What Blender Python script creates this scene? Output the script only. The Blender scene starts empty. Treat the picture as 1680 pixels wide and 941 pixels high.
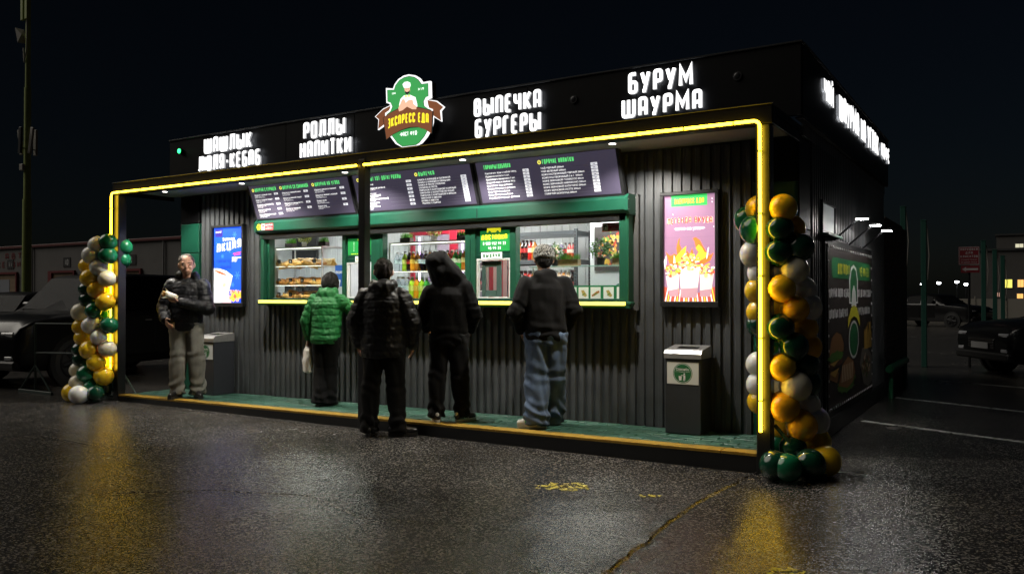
import bpy, bmesh, math, random
import numpy as np
from mathutils import Vector, Matrix, noise as mnoise

scene = bpy.context.scene
COL = scene.collection
R = math.radians

# ------------------------------------------------------------------ camera
cam_d = bpy.data.cameras.new('camera')
cam = bpy.data.objects.new('camera', cam_d)
COL.objects.link(cam)
cam.location = (10.66, -6.76, 1.45)
cam.rotation_euler = (R(90.577), 0, R(31.9))
cam_d.sensor_width = 36.0
cam_d.lens = 1341.0 / 1680.0 * 36.0
cam_d.clip_start = 0.05
cam_d.clip_end = 2000
scene.camera = cam

# ------------------------------------------------------------------ night sky, sun lamp for unseen street lights, exposure
world = bpy.data.worlds.new('World')
scene.world = world
world.use_nodes = True
wn = world.node_tree
sky_n = wn.nodes.new('ShaderNodeTexSky')
sky_n.sky_type = 'NISHITA'
sky_n.sun_disc = False
sky_n.sun_elevation = R(28)
sky_n.sun_rotation = R(200)
sky_n.ozone_density = 3.0
bgn = wn.nodes['Background']
wn.links.new(sky_n.outputs['Color'], bgn.inputs['Color'])
bgn.inputs['Strength'].default_value = 0.00065

sun_d = bpy.data.lights.new('street_light_sun', 'SUN')  # wide warm sun standing in for street and lot lights out of view
sun_d.energy = 0.85
sun_d.angle = R(45)
sun_d.color = (1.0, 0.93, 0.82)
sun_o = bpy.data.objects.new('street_light_sun', sun_d)
COL.objects.link(sun_o)
sun_o.rotation_euler = Vector((0.66, 0.30, -0.69)).to_track_quat('-Z', 'Y').to_euler()

scene.view_settings.view_transform = 'Standard'
scene.view_settings.look = 'None'
scene.view_settings.exposure = 0.3
scene.view_settings.gamma = 1.0
scene.view_settings.use_curve_mapping = False
scene.render.engine = 'CYCLES'
scene.cycles.use_denoising = True
scene.cycles.use_light_tree = True
scene.cycles.max_bounces = 7
scene.cycles.diffuse_bounces = 3
scene.cycles.glossy_bounces = 3
scene.cycles.transparent_max_bounces = 24
scene.cycles.sample_clamp_indirect = 4.0
scene.cycles.caustics_reflective = False
scene.cycles.caustics_refractive = False

# ------------------------------------------------------------------ materials
MATS = {}


def mat(name, col=(.5, .5, .5), rough=.5, metal=0., var=0., vscale=6., bump=0., bscale=40., coat=0.,
        emit=None, estr=0., spec=.5, sss=0., trans=0., sheen=0.):
    if name in MATS:
        return MATS[name]
    m = bpy.data.materials.new(name)
    m.use_nodes = True
    nt = m.node_tree
    p = nt.nodes['Principled BSDF']
    c4 = (*col, 1)
    p.inputs['Base Color'].default_value = c4
    p.inputs['Roughness'].default_value = rough
    p.inputs['Metallic'].default_value = metal
    p.inputs['Specular IOR Level'].default_value = spec
    if coat:
        p.inputs['Coat Weight'].default_value = coat
        p.inputs['Coat Roughness'].default_value = .06
    if sheen:
        p.inputs['Sheen Weight'].default_value = sheen
    if sss:
        p.inputs['Subsurface Weight'].default_value = sss
        p.inputs['Subsurface Radius'].default_value = (.05, .04, .02)
        p.inputs['Subsurface Scale'].default_value = .6
    if trans:
        p.inputs['Transmission Weight'].default_value = trans
    if emit:
        p.inputs['Emission Color'].default_value = (*emit, 1)
        p.inputs['Emission Strength'].default_value = estr
    if var or bump:
        tc = nt.nodes.new('ShaderNodeNewGeometry')
    if var:
        n = nt.nodes.new('ShaderNodeTexNoise')
        n.inputs['Scale'].default_value = vscale
        n.inputs['Detail'].default_value = 6
        n.inputs['Roughness'].default_value = .65
        nt.links.new(tc.outputs['Position'], n.inputs['Vector'])
        mx = nt.nodes.new('ShaderNodeMix')
        mx.data_type = 'RGBA'
        mx.inputs['A'].default_value = (*[c * (1 - var) for c in col], 1)
        mx.inputs['B'].default_value = (*[min(1, c * (1 + var)) for c in col], 1)
        rp = nt.nodes.new('ShaderNodeMapRange')
        rp.inputs['From Min'].default_value = .3
        rp.inputs['From Max'].default_value = .7
        nt.links.new(n.outputs['Fac'], rp.inputs['Value'])
        nt.links.new(rp.outputs['Result'], mx.inputs['Factor'])
        nt.links.new(mx.outputs['Result'], p.inputs['Base Color'])
        rr = nt.nodes.new('ShaderNodeMapRange')
        rr.inputs['To Min'].default_value = max(.02, rough - .12 * min(1, var * 3))
        rr.inputs['To Max'].default_value = min(1, rough + .12 * min(1, var * 3))
        nt.links.new(n.outputs['Fac'], rr.inputs['Value'])
        nt.links.new(rr.outputs['Result'], p.inputs['Roughness'])
    if bump:
        n2 = nt.nodes.new('ShaderNodeTexNoise')
        n2.inputs['Scale'].default_value = bscale
        n2.inputs['Detail'].default_value = 4
        nt.links.new(tc.outputs['Position'], n2.inputs['Vector'])
        b = nt.nodes.new('ShaderNodeBump')
        b.inputs['Strength'].default_value = bump
        b.inputs['Distance'].default_value = .01
        nt.links.new(n2.outputs['Fac'], b.inputs['Height'])
        nt.links.new(b.outputs['Normal'], p.inputs['Normal'])
    MATS[name] = m
    return m


def glow(name, col, strength):
    """a surface that gives off light of its own"""
    if name in MATS:
        return MATS[name]
    m = bpy.data.materials.new(name)
    m.use_nodes = True
    nt = m.node_tree
    p = nt.nodes['Principled BSDF']
    p.inputs['Base Color'].default_value = (*[min(.8, c) for c in col], 1)
    p.inputs['Roughness'].default_value = .35
    p.inputs['Emission Color'].default_value = (*col, 1)
    p.inputs['Emission Strength'].default_value = strength
    MATS[name] = m
    return m


def thin_glass(name='thin glass', tint=(.97, .99, .98), refl=.05, dirt=.0):
    if name in MATS:
        return MATS[name]
    m = bpy.data.materials.new(name)
    m.use_nodes = True
    nt = m.node_tree
    nt.nodes.clear()
    out = nt.nodes.new('ShaderNodeOutputMaterial')
    tr = nt.nodes.new('ShaderNodeBsdfTransparent')
    tr.inputs['Color'].default_value = (*tint, 1)
    gl = nt.nodes.new('ShaderNodeBsdfGlossy')
    gl.inputs['Roughness'].default_value = .02
    lw = nt.nodes.new('ShaderNodeLayerWeight')
    lw.inputs['Blend'].default_value = .5
    pw = nt.nodes.new('ShaderNodeMath')
    pw.operation = 'POWER'
    pw.inputs[1].default_value = 5
    nt.links.new(lw.outputs['Facing'], pw.inputs[0])
    fr = nt.nodes.new('ShaderNodeMath')
    fr.operation = 'MULTIPLY_ADD'
    fr.inputs[1].default_value = .7
    fr.inputs[2].default_value = .03
    nt.links.new(pw.outputs['Value'], fr.inputs[0])
    mx = nt.nodes.new('ShaderNodeMixShader')
    nt.links.new(fr.outputs['Value'], mx.inputs['Fac'])
    nt.links.new(tr.outputs['BSDF'], mx.inputs[1])
    nt.links.new(gl.outputs['BSDF'], mx.inputs[2])
    nt.links.new(mx.outputs['Shader'], out.inputs['Surface'])
    MATS[name] = m
    return m


def asphalt(name):
    m = bpy.data.materials.new(name)
    m.use_nodes = True
    nt = m.node_tree
    L = nt.links.new
    p = nt.nodes['Principled BSDF']
    g = nt.nodes.new('ShaderNodeNewGeometry')
    big = nt.nodes.new('ShaderNodeTexNoise')
    big.inputs['Scale'].default_value = .75
    big.inputs['Detail'].default_value = 7
    big.inputs['Roughness'].default_value = .62
    L(g.outputs['Position'], big.inputs['Vector'])
    vor = nt.nodes.new('ShaderNodeTexVoronoi')
    vor.inputs['Scale'].default_value = 88
    L(g.outputs['Position'], vor.inputs['Vector'])
    vor2 = nt.nodes.new('ShaderNodeTexVoronoi')
    vor2.inputs['Scale'].default_value = 150
    L(g.outputs['Position'], vor2.inputs['Vector'])
    # stone chips: each cell its own grey
    bw = nt.nodes.new('ShaderNodeRGBToBW')
    L(vor.outputs['Color'], bw.inputs['Color'])
    ramp = nt.nodes.new('ShaderNodeValToRGB')
    e = ramp.color_ramp.elements
    e[0].position, e[0].color = .25, (.012, .012, .0125, 1)
    e[1].position, e[1].color = .80, (.19, .175, .155, 1)
    mid = ramp.color_ramp.elements.new(.62)
    mid.color = (.036, .034, .032, 1)
    L(bw.outputs['Val'], ramp.inputs['Fac'])
    wet = nt.nodes.new('ShaderNodeMapRange')
    wet.inputs['From Min'].default_value = .25
    wet.inputs['From Max'].default_value = .75
    L(big.outputs['Fac'], wet.inputs['Value'])
    mul = nt.nodes.new('ShaderNodeMix')
    mul.data_type = 'RGBA'
    mul.blend_type = 'MULTIPLY'
    mul.inputs['Factor'].default_value = 1
    L(ramp.outputs['Color'], mul.inputs['A'])
    wc = nt.nodes.new('ShaderNodeMapRange')
    wc.inputs['To Min'].default_value = .62
    wc.inputs['To Max'].default_value = 1.3
    L(wet.outputs['Result'], wc.inputs['Value'])
    L(wc.outputs['Result'], mul.inputs['B'])
    L(mul.outputs['Result'], p.inputs['Base Color'])
    rg = nt.nodes.new('ShaderNodeMapRange')
    rg.inputs['To Min'].default_value = .2
    rg.inputs['To Max'].default_value = .29
    L(wet.outputs['Result'], rg.inputs['Value'])
    L(rg.outputs['Result'], p.inputs['Roughness'])
    add = nt.nodes.new('ShaderNodeMath')
    add.operation = 'MULTIPLY_ADD'
    add.inputs[1].default_value = .35
    L(vor2.outputs['Distance'], add.inputs[0])
    L(vor.outputs['Distance'], add.inputs[2])
    b = nt.nodes.new('ShaderNodeBump')
    b.invert = True
    b.inputs['Distance'].default_value = .010
    bs = nt.nodes.new('ShaderNodeMapRange')
    bs.inputs['To Min'].default_value = .15
    bs.inputs['To Max'].default_value = .27
    L(wet.outputs['Result'], bs.inputs['Value'])
    L(bs.outputs['Result'], b.inputs['Strength'])
    L(add.outputs['Value'], b.inputs['Height'])
    und = nt.nodes.new('ShaderNodeTexNoise')
    und.inputs['Scale'].default_value = 3.2
    und.inputs['Detail'].default_value = 4
    L(g.outputs['Position'], und.inputs['Vector'])
    b2 = nt.nodes.new('ShaderNodeBump')
    b2.inputs['Distance'].default_value = .05
    b2.inputs['Strength'].default_value = .18
    L(und.outputs['Fac'], b2.inputs['Height'])
    L(b.outputs['Normal'], b2.inputs['Normal'])
    L(b2.outputs['Normal'], p.inputs['Normal'])
    p.inputs['Specular IOR Level'].default_value = .65
    MATS[name] = m
    return m


# ------------------------------------------------------------------ mesh helpers
class MB:
    """collects faces for ONE mesh object"""

    def __init__(s):
        s.v = []
        s.f = []

    def add(s, verts, faces):
        o = len(s.v)
        s.v.extend([tuple(v) for v in verts])
        s.f.extend([tuple(i + o for i in f) for f in faces])
        return s

    def box(s, x0, y0, z0, x1, y1, z1, bev=0.):
        if bev <= 0:
            v = [(x, y, z) for z in (z0, z1) for y in (y0, y1) for x in (x0, x1)]
            return s.add(v, [(0, 2, 3, 1), (4, 5, 7, 6), (0, 1, 5, 4), (2, 6, 7, 3), (0, 4, 6, 2), (1, 3, 7, 5)])
        b = min(bev, (x1 - x0) / 2.01, (y1 - y0) / 2.01, (z1 - z0) / 2.01)
        # chamfered box: 24 verts
        v = []
        idx = {}
        for sx in (0, 1):
            for sy in (0, 1):
                for sz in (0, 1):
                    X, Yv, Zv = (x0, x1)[sx], (y0, y1)[sy], (z0, z1)[sz]
                    ix, iy, iz = (b, -b)[sx], (b, -b)[sy], (b, -b)[sz]
                    for a, q in enumerate(((X, Yv + iy, Zv + iz), (X + ix, Yv, Zv + iz), (X + ix, Yv + iy, Zv))):
                        idx[sx, sy, sz, a] = len(v)
                        v.append(q)
        F = []
        I = lambda *k: idx[k]
        for q in (0, 1):
            a = [I(q, 0, 0, 0), I(q, 1, 0, 0), I(q, 1, 1, 0), I(q, 0, 1, 0)]
            F.append(a if q else a[::-1])
            a = [I(0, q, 0, 1), I(0, q, 1, 1), I(1, q, 1, 1), I(1, q, 0, 1)]
            F.append(a if q else a[::-1])
            a = [I(0, 0, q, 2), I(1, 0, q, 2), I(1, 1, q, 2), I(0, 1, q, 2)]
            F.append(a if q else a[::-1])
        for p in (0, 1):
            for q in (0, 1):
                F.append([I(p, q, 0, 0), I(p, q, 1, 0), I(p, q, 1, 1), I(p, q, 0, 1)])
                F.append([I(p, 0, q, 0), I(p, 1, q, 0), I(p, 1, q, 2), I(p, 0, q, 2)])
                F.append([I(0, p, q, 1), I(1, p, q, 1), I(1, p, q, 2), I(0, p, q, 2)])
                for r in (0, 1):
                    F.append([I(p, q, r, 0), I(p, q, r, 1), I(p, q, r, 2)])
        return s.add(v, F)

    def tube(s, pts, r, n=10, caps=True, closed=False):
        pts = [Vector(p) for p in pts]
        rs = r if isinstance(r, (list, tuple)) else [r] * len(pts)
        N = len(pts)
        prev = None
        rings = []
        for i, p in enumerate(pts):
            if closed:
                t = (pts[(i + 1) % N] - pts[i - 1])
            else:
                t = pts[min(i + 1, N - 1)] - pts[max(i - 1, 0)]
            t.normalize()
            if prev is None:
                u = t.orthogonal().normalized()
            else:
                u = (prev - t * prev.dot(t)).normalized()
            prev = u
            w = t.cross(u)
            rings.append([p + (u * math.cos(a) + w * math.sin(a)) * rs[i] for a in [2 * math.pi * k / n for k in range(n)]])
        v = [q for g in rings for q in g]
        f = []
        for i in range(N if closed else N - 1):
            j = (i + 1) % N
            for k in range(n):
                f.append((i * n + k, i * n + (k + 1) % n, j * n + (k + 1) % n, j * n + k))
        if caps and not closed:
            f.append(tuple(range(n))[::-1])
            f.append(tuple((N - 1) * n + k for k in range(n)))
        return s.add(v, f)

    def lathe(s, prof, c=(0, 0, 0), n=16, ax=None):
        """prof: (radius, height) list; turned round z at c"""
        v = []
        f = []
        for (r, h) in prof:
            for k in range(n):
                a = 2 * math.pi * k / n
                v.append((c[0] + r * math.cos(a), c[1] + r * math.sin(a), c[2] + h))
        for i in range(len(prof) - 1):
            for k in range(n):
                f.append((i * n + k, i * n + (k + 1) % n, (i + 1) * n + (k + 1) % n, (i + 1) * n + k))
        f.append(tuple(range(n))[::-1])
        f.append(tuple((len(prof) - 1) * n + k for k in range(n)))
        return s.add(v, f)

    def ell(s, c, r, n=14, m=9, M=None):
        v = []
        f = []
        for i in range(1, m):
            th = math.pi * i / m
            for k in range(n):
                a = 2 * math.pi * k / n
                q = Vector((r[0] * math.sin(th) * math.cos(a), r[1] * math.sin(th) * math.sin(a), r[2] * math.cos(th)))
                v.append(q)
        v.append(Vector((0, 0, r[2])))
        v.append(Vector((0, 0, -r[2])))
        for i in range(m - 2):
            for k in range(n):
                f.append((i * n + k, (i + 1) * n + k, (i + 1) * n + (k + 1) % n, i * n + (k + 1) % n))
        T, Bt = len(v) - 2, len(v) - 1
        for k in range(n):
            f.append((T, k, (k + 1) % n))
            f.append((Bt, (m - 2) * n + (k + 1) % n, (m - 2) * n + k))
        if M is not None:
            v = [M @ q for q in v]
        c = Vector(c)
        return s.add([q + c for q in v], f)

    def cap(s, a, b, ra, rb, n=12, flat=None):
        """tapered limb with round ends"""
        a, b = Vector(a), Vector(b)
        t = (b - a).normalized()
        pts, rs = [], []
        for k in range(4):
            q = math.pi / 2 * (k + .25) / 4
            pts.append(a - t * ra * math.cos(q))
            rs.append(ra * math.sin(q))
        for k in range(5):
            pts.append(a.lerp(b, k / 4))
            rs.append(ra + (rb - ra) * k / 4)
        for k in range(4):
            q = math.pi / 2 * (3.75 - k) / 4
            pts.append(b + t * rb * math.cos(q))
            rs.append(rb * math.sin(q))
        return s.tube(pts, rs, n)

    def loft(s, secs, n=20):
        """secs: (cx, cy, cz, rx, ry[, power]) horizontal rings from bottom to top"""
        v = []
        f = []
        for q in secs:
            cx, cy, cz, rx, ry = q[:5]
            for k in range(n):
                a = 2 * math.pi * k / n
                v.append((cx + rx * math.cos(a), cy + ry * math.sin(a), cz))
        for i in range(len(secs) - 1):
            for k in range(n):
                f.append((i * n + k, i * n + (k + 1) % n, (i + 1) * n + (k + 1) % n, (i + 1) * n + k))
        f.append(tuple(range(n))[::-1])
        f.append(tuple((len(secs) - 1) * n + k for k in range(n)))
        return s.add(v, f)

    def prism(s, poly, O, U, V, d):
        """polygon in plane (O,U,V) pushed back by d along -(U x V)"""
        O, U, V = Vector(O), Vector(U), Vector(V)
        N = U.cross(V).normalized()
        n = len(poly)
        a = [O + U * x + V * y for x, y in poly]
        b = [q - N * d for q in a]
        area = sum(poly[i][0] * poly[(i + 1) % n][1] - poly[(i + 1) % n][0] * poly[i][1] for i in range(n))
        if area < 0:
            a, b = a[::-1], b[::-1]
        f = [tuple(range(n)), tuple(range(2 * n - 1, n - 1, -1))]
        for i in range(n):
            j = (i + 1) % n
            f.append((i, i + n, j + n, j))
        return s.add(a + b, f)


def finish(me, smooth, ang=40):
    if smooth:
        me.polygons.foreach_set('use_smooth', [True] * len(me.polygons))
        try:
            me.set_sharp_from_angle(angle=R(ang))
        except Exception:
            pass
    me.update()


def link(name, me, m, parent=None, kind=None):
    o = bpy.data.objects.new(name, me)
    COL.objects.link(o)
    if m is not None:
        me.materials.clear()
        for q in (m if isinstance(m, (list, tuple)) else [m]):
            me.materials.append(q)
    if parent is not None:
        o.parent = parent
    if kind:
        o['kind'] = kind
    return o


def wloc(o):
    v = Vector((0, 0, 0))
    while o is not None:
        v += Vector(o.location)
        o = o.parent
    return v


def build(name, mb, m, parent=None, smooth=False, kind=None, world=True, ang=40, fixn=True):
    """link what mb holds as one mesh object; coordinates are world ones unless world=False"""
    me = bpy.data.meshes.new(name)
    off = wloc(parent) if (parent is not None and world) else Vector((0, 0, 0))
    me.from_pydata([(v[0] - off.x, v[1] - off.y, v[2] - off.z) for v in mb.v], [], mb.f)
    if fixn and len(mb.f) < 60000:
        bm = bmesh.new()
        bm.from_mesh(me)
        bmesh.ops.recalc_face_normals(bm, faces=bm.faces)
        bm.to_mesh(me)
        bm.free()
    finish(me, smooth, ang)
    if kind is None and (name.startswith('print') or 'lettering' in name or name == 'mark_print'):
        kind = 'stuff'      # flat print on one sheet
    return link(name, me, m, parent, kind)


def tag(o, label, cat, group=None):
    o['label'] = label
    o['category'] = cat
    if group:
        o['group'] = group
    return o


def thing(name, label, cat, loc=(0, 0, 0), rz=0., group=None):
    o = bpy.data.objects.new(name, None)
    o.empty_display_size = .1
    COL.objects.link(o)
    o.location = loc
    o.rotation_euler = (0, 0, rz)
    return tag(o, label, cat, group)


def struct(name, mb, m, **k):
    return build(name, mb, m, kind='structure', **k)


def tidy(base, n=1):
    return base


# ------------------------------------------------------------------ lettering
GL = {
    'А': (1, [[(0, 0), (0, 1), (1, 1), (1, 0)], [(0, .36), (1, .36)]]),
    'Б': (1, [[(.95, 1), (0, 1), (0, 0), (1, 0), (1, .55), (0, .55)]]),
    'В': (1, [[(0, .53), (.9, .53), (.9, 1), (0, 1), (0, 0), (1, 0), (1, .53)]]),
    'Г': (.85, [[(0, 0), (0, 1), (1, 1)]]),
    'Д': (1.15, [[(.12, 0), (.25, 1), (.88, 1), (.88, 0)], [(-.05, -.1), (-.05, 0), (1.05, 0), (1.05, -.1)]]),
    'Е': (.9, [[(1, 1), (0, 1), (0, 0), (1, 0)], [(0, .52), (.85, .52)]]),
    'Ж': (1.6, [[(.5, 0), (.5, 1)], [(0, 1), (.36, .5), (0, 0)], [(1, 1), (.64, .5), (1, 0)]]),
    'З': (1, [[(0, 1), (1, 1), (1, .53), (.3, .53)], [(1, .53), (1, 0), (0, 0)]]),
    'И': (1.08, [[(0, 1), (0, 0)], [(0, .1), (1, .9)], [(1, 1), (1, 0)]]),
    'К': (1.02, [[(0, 0), (0, 1)], [(1, 1), (.3, .5), (1, 0)], [(0, .5), (.35, .5)]]),
    'Л': (1.1, [[(-.05, 0), (.2, .12), (.25, 1), (1, 1), (1, 0)]]),
    'М': (1.4, [[(0, 0), (0, 1), (.5, .3), (1, 1), (1, 0)]]),
    'Н': (1, [[(0, 0), (0, 1)], [(1, 0), (1, 1)], [(0, .52), (1, .52)]]),
    'О': (1, [[(.5, 1), (0, 1), (0, 0), (1, 0), (1, 1), (.5, 1)]]),
    'П': (1, [[(0, 0), (0, 1), (1, 1), (1, 0)]]),
    'Р': (1, [[(0, 0), (0, 1), (1, 1), (1, .44), (0, .44)]]),
    'С': (.95, [[(1, .72), (1, 1), (0, 1), (0, 0), (1, 0), (1, .28)]]),
    'Т': (.95, [[(0, 1), (1, 1)], [(.5, 1), (.5, 0)]]),
    'У': (1.05, [[(0, 1), (.42, .42)], [(1, 1), (.38, 0), (.1, 0)]]),
    'Ф': (1.4, [[(.5, 0), (.5, 1)], [(.5, .85), (0, .85), (0, .3), (1, .3), (1, .85), (.5, .85)]]),
    'Х': (1.05, [[(0, 0), (1, 1)], [(0, 1), (1, 0)]]),
    'Ц': (1.1, [[(0, 1), (0, 0), (.9, 0)], [(.9, 1), (.9, 0), (1.1, 0), (1.1, -.12)]]),
    'Ч': (1, [[(0, 1), (0, .48), (1, .48)], [(1, 1), (1, 0)]]),
    'Ш': (1.5, [[(0, 1), (0, 0), (1, 0), (1, 1)], [(.5, 1), (.5, 0)]]),
    'Щ': (1.6, [[(0, 1), (0, 0), (.95, 0), (.95, 1)], [(.47, 1), (.47, 0)], [(.95, 0), (1.1, 0), (1.1, -.12)]]),
    'Ы': (1.45, [[(0, 1), (0, 0), (.58, 0), (.58, .53), (0, .53)], [(1, 0), (1, 1)]]),
    'Ь': (.95, [[(0, 1), (0, 0), (1, 0), (1, .53), (0, .53)]]),
    'Э': (.95, [[(0, 1), (1, 1), (1, 0), (0, 0)], [(.3, .52), (1, .52)]]),
    'Ю': (1.45, [[(0, 0), (0, 1)], [(.7, 1), (.4, 1), (.4, 0), (1, 0), (1, 1), (.7, 1)], [(0, .52), (.4, .52)]]),
    'Я': (1, [[(1, 0), (1, 1), (0, 1), (0, .44), (1, .44)], [(.5, .44), (0, 0)]]),
    '0': (1, [[(.5, 1), (0, 1), (0, 0), (1, 0), (1, 1), (.5, 1)]]),
    '1': (.5, [[(0, .8), (.8, 1), (.8, 0)]]),
    '2': (1, [[(0, 1), (1, 1), (1, .55), (0, .4), (0, 0), (1, 0)]]),
    '3': (1, [[(0, 1), (1, 1), (1, .53), (.3, .53)], [(1, .53), (1, 0), (0, 0)]]),
    '4': (1, [[(0, 1), (0, .45), (1, .45)], [(.9, 1), (.9, 0)]]),
    '5': (1, [[(1, 1), (0, 1), (0, .55), (1, .55), (1, 0), (0, 0)]]),
    '6': (1, [[(1, 1), (0, 1), (0, 0), (1, 0), (1, .55), (0, .55)]]),
    '7': (.95, [[(0, 1), (1, 1), (.3, 0)]]),
    '8': (1, [[(.5, .53), (0, .53), (0, 1), (1, 1), (1, 0), (0, 0), (0, .53)], [(.4, .53), (1, .53)]]),
    '9': (1, [[(1, .45), (0, .45), (0, 1), (1, 1), (1, 0), (0, 0)]]),
    '-': (.6, [[(0, .48), (1, .48)]]),
    '+': (.7, [[(0, .48), (1, .48)], [(.5, .2), (.5, .76)]]),
    '.': (.15, [[(.5, 0), (.5, .06)]]),
    '·': (.15, [[(.5, .45), (.5, .55)]]),
    ',': (.15, [[(.5, .06), (.3, -.15)]]),
    ':': (.15, [[(.5, .1), (.5, .2)], [(.5, .7), (.5, .8)]]),
    '/': (.8, [[(0, -.05), (1, 1.05)]]),
    '!': (.2, [[(.5, 1), (.5, .35)], [(.5, .0), (.5, .1)]]),
    '$': (1, [[(1, 1), (0, 1), (0, .53), (1, .53), (1, 0), (0, 0)]]),
}
GL['Й'] = (GL['И'][0], GL['И'][1] + [[(.25, 1.2), (.5, 1.14), (.75, 1.2)]])
SHARP = set('ИЙКМХУЖ/7Л')


def fillet(pts, r, n=3):
    if len(pts) < 3 or r <= 0:
        return pts
    out = [Vector(pts[0])]
    for i in range(1, len(pts) - 1):
        a, b, c = Vector(pts[i - 1]), Vector(pts[i]), Vector(pts[i + 1])
        ra = min(r, (a - b).length * .48, (c - b).length * .48)
        p, q = b + (a - b).normalized() * ra, b + (c - b).normalized() * ra
        for k in range(n + 1):
            t = k / n
            out.append(p * (1 - t) ** 2 + b * 2 * t * (1 - t) + q * t * t)
    out.append(Vector(pts[-1]))
    return out


def ribbon(pts, t):
    """left and right outlines of a stroke of width t"""
    pts = [Vector(p) for p in pts]
    q = [pts[0]]
    for p in pts[1:]:
        if (p - q[-1]).length > 1e-5:
            q.append(p)
    pts = q
    closed = (pts[0] - pts[-1]).length < 1e-4 and len(pts) > 3
    if closed:
        pts = pts[:-1]
    Lf, Rt = [], []
    N = len(pts)
    for i, p in enumerate(pts):
        a = pts[i - 1] if (i > 0 or closed) else None
        b = pts[(i + 1) % N] if (i < N - 1 or closed) else None
        d1 = (p - a).normalized() if a is not None else None
        d2 = (b - p).normalized() if b is not None else None
        d1 = d1 or d2
        d2 = d2 or d1
        n1, n2 = Vector((-d1.y, d1.x)), Vector((-d2.y, d2.x))
        m = (n1 + n2)
        m = m.normalized() if m.length > .1 else n1
        k = min(2.2, 1 / max(.25, m.dot(n1)))
        Lf.append(p + m * t / 2 * k)
        Rt.append(p - m * t / 2 * k)
    return Lf, Rt, closed


def glyph_strokes(ch, h, wr, t, slant=0.):
    if ch not in GL:
        return .3 * h, []
    wf, st = GL[ch]
    w = wf * wr * h
    iw, ih = max(w - t, t * .2), h - t
    out = []
    for pl in st:
        rr = 0 if ch in SHARP else min(.11 * h, iw * .45)
        p = [Vector((t / 2 + x * iw, t / 2 + y * ih)) for x, y in pl]
        closed = (p[0] - p[-1]).length < 1e-6
        p = fillet(p, rr)
        if slant:
            p = [Vector((v.x + v.y * slant, v.y)) for v in p]
        out.append(p)
    return max(w, t), out


def layout(text, h, wr, t, gap):
    x = 0
    out = []
    for ch in text:
        if ch == ' ':
            x += wr * h * .75
            continue
        w, st = glyph_strokes(ch, h, wr, t)
        out.append((ch, x, st))
        x += w + gap
    return x - gap, out


def stroke_faces(mb, strokes, ox, oy, O, U, V, t, d, lift=.0004, warp=None):
    """flat (d=0) or raised strokes on the plane O,U,V"""
    O, U, V = Vector(O), Vector(U), Vector(V)
    N = U.cross(V).normalized()

    def P(q, k):
        x, y = q.x + ox, q.y + oy
        if warp:
            x, y = warp(x, y)
        return O + U * x + V * y + N * k
    for si, s in enumerate(strokes):
        Lf, Rt, closed = ribbon(s, t)
        n = len(Lf)
        z = d + si * lift
        v = [P(q, z) for q in Lf] + [P(q, z) for q in Rt]
        f = []
        rng = range(n if closed else n - 1)
        for i in rng:
            j = (i + 1) % n
            f.append((n + i, n + j, j, i))
        if d:
            v += [P(q, 0) for q in Lf] + [P(q, 0) for q in Rt]
            for i in rng:
                j = (i + 1) % n
                f.append((i, j, 2 * n + j, 2 * n + i))
                f.append((n + j, n + i, 3 * n + i, 3 * n + j))
                f.append((2 * n + i, 2 * n + j, 3 * n + j, 3 * n + i))
            if not closed:
                f.append((0, 2 * n, 3 * n, n))
                f.append((n - 1, 2 * n - 1, 4 * n - 1, 3 * n - 1))
        mb.add(v, f)


def write(mb, text, x0, x1, y, h, O, U, V, wr=.5, t=None, d=0., warp=None, lift=.0002):
    """one line of print stretched to run from x0 to x1 at height y"""
    t = t or h * .17
    w, gl = layout(text, h, wr, t, t * .75)
    k = (x1 - x0) / w
    for ch, x, st in gl:
        st = [[Vector((p.x * k, p.y)) for p in s] for s in st]
        stroke_faces(mb, st, x0 + x * k, y, O, U, V, t * min(1, (k + 1) / 2), d, lift=lift, warp=warp)


_fc = {}


def font_print(mb, text, x, y, h, O, U, V, wmax=None, bold=0.0, align='l'):
    """a line in the plain built-in face, flat on the plane"""
    key = (text, bold)
    if key not in _fc:
        c = bpy.data.curves.new('lettering', 'FONT')
        c.body = text
        c.offset = bold
        c.resolution_u = 2
        o = bpy.data.objects.new('lettering', c)
        COL.objects.link(o)
        dg = bpy.context.evaluated_depsgraph_get()
        me = bpy.data.meshes.new_from_object(o.evaluated_get(dg))
        _fc[key] = ([tuple(v.co) for v in me.vertices], [tuple(p.vertices) for p in me.polygons])
        bpy.data.meshes.remove(me)
        bpy.data.objects.remove(o)
        bpy.data.curves.remove(c)
    vs, fs = _fc[key]
    if not vs:
        return
    w = max(v[0] for v in vs)
    k = h / .72
    kx = k if wmax is None else min(k * 1.15, wmax / w)
    off = {'l': 0, 'c': -w * kx / 2, 'r': -w * kx}[align]
    O, U, V = Vector(O), Vector(U), Vector(V)
    mb.add([O + U * (x + off + v[0] * kx) + V * (y + v[1] * k) for v in vs], fs)


def flat(mb, poly, O, U, V, k=0.):
    O, U, V = Vector(O), Vector(U), Vector(V)
    N = U.cross(V).normalized()
    mb.add([O + U * x + V * y + N * k for x, y in poly], [tuple(range(len(poly)))])


def rect(x0, y0, x1, y1):
    return [(x0, y0), (x1, y0), (x1, y1), (x0, y1)]


def disc(x, y, rx, ry=None, n=20):
    ry = ry or rx
    return [(x + rx * math.cos(2 * math.pi * k / n), y + ry * math.sin(2 * math.pi * k / n)) for k in range(n)]


UX, UZ, UY = (1, 0, 0), (0, 0, 1), (0, 1, 0)
random.seed(7)

# ================================================================== SETTING: ground and markings
ASPH = asphalt('wet asphalt')
g = MB()
g.add([(-160, -60, 0), (160, -60, 0), (160, 260, 0), (-160, 260, 0)], [(0, 1, 2, 3)])
struct('ground', g, ASPH, fixn=False)


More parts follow.
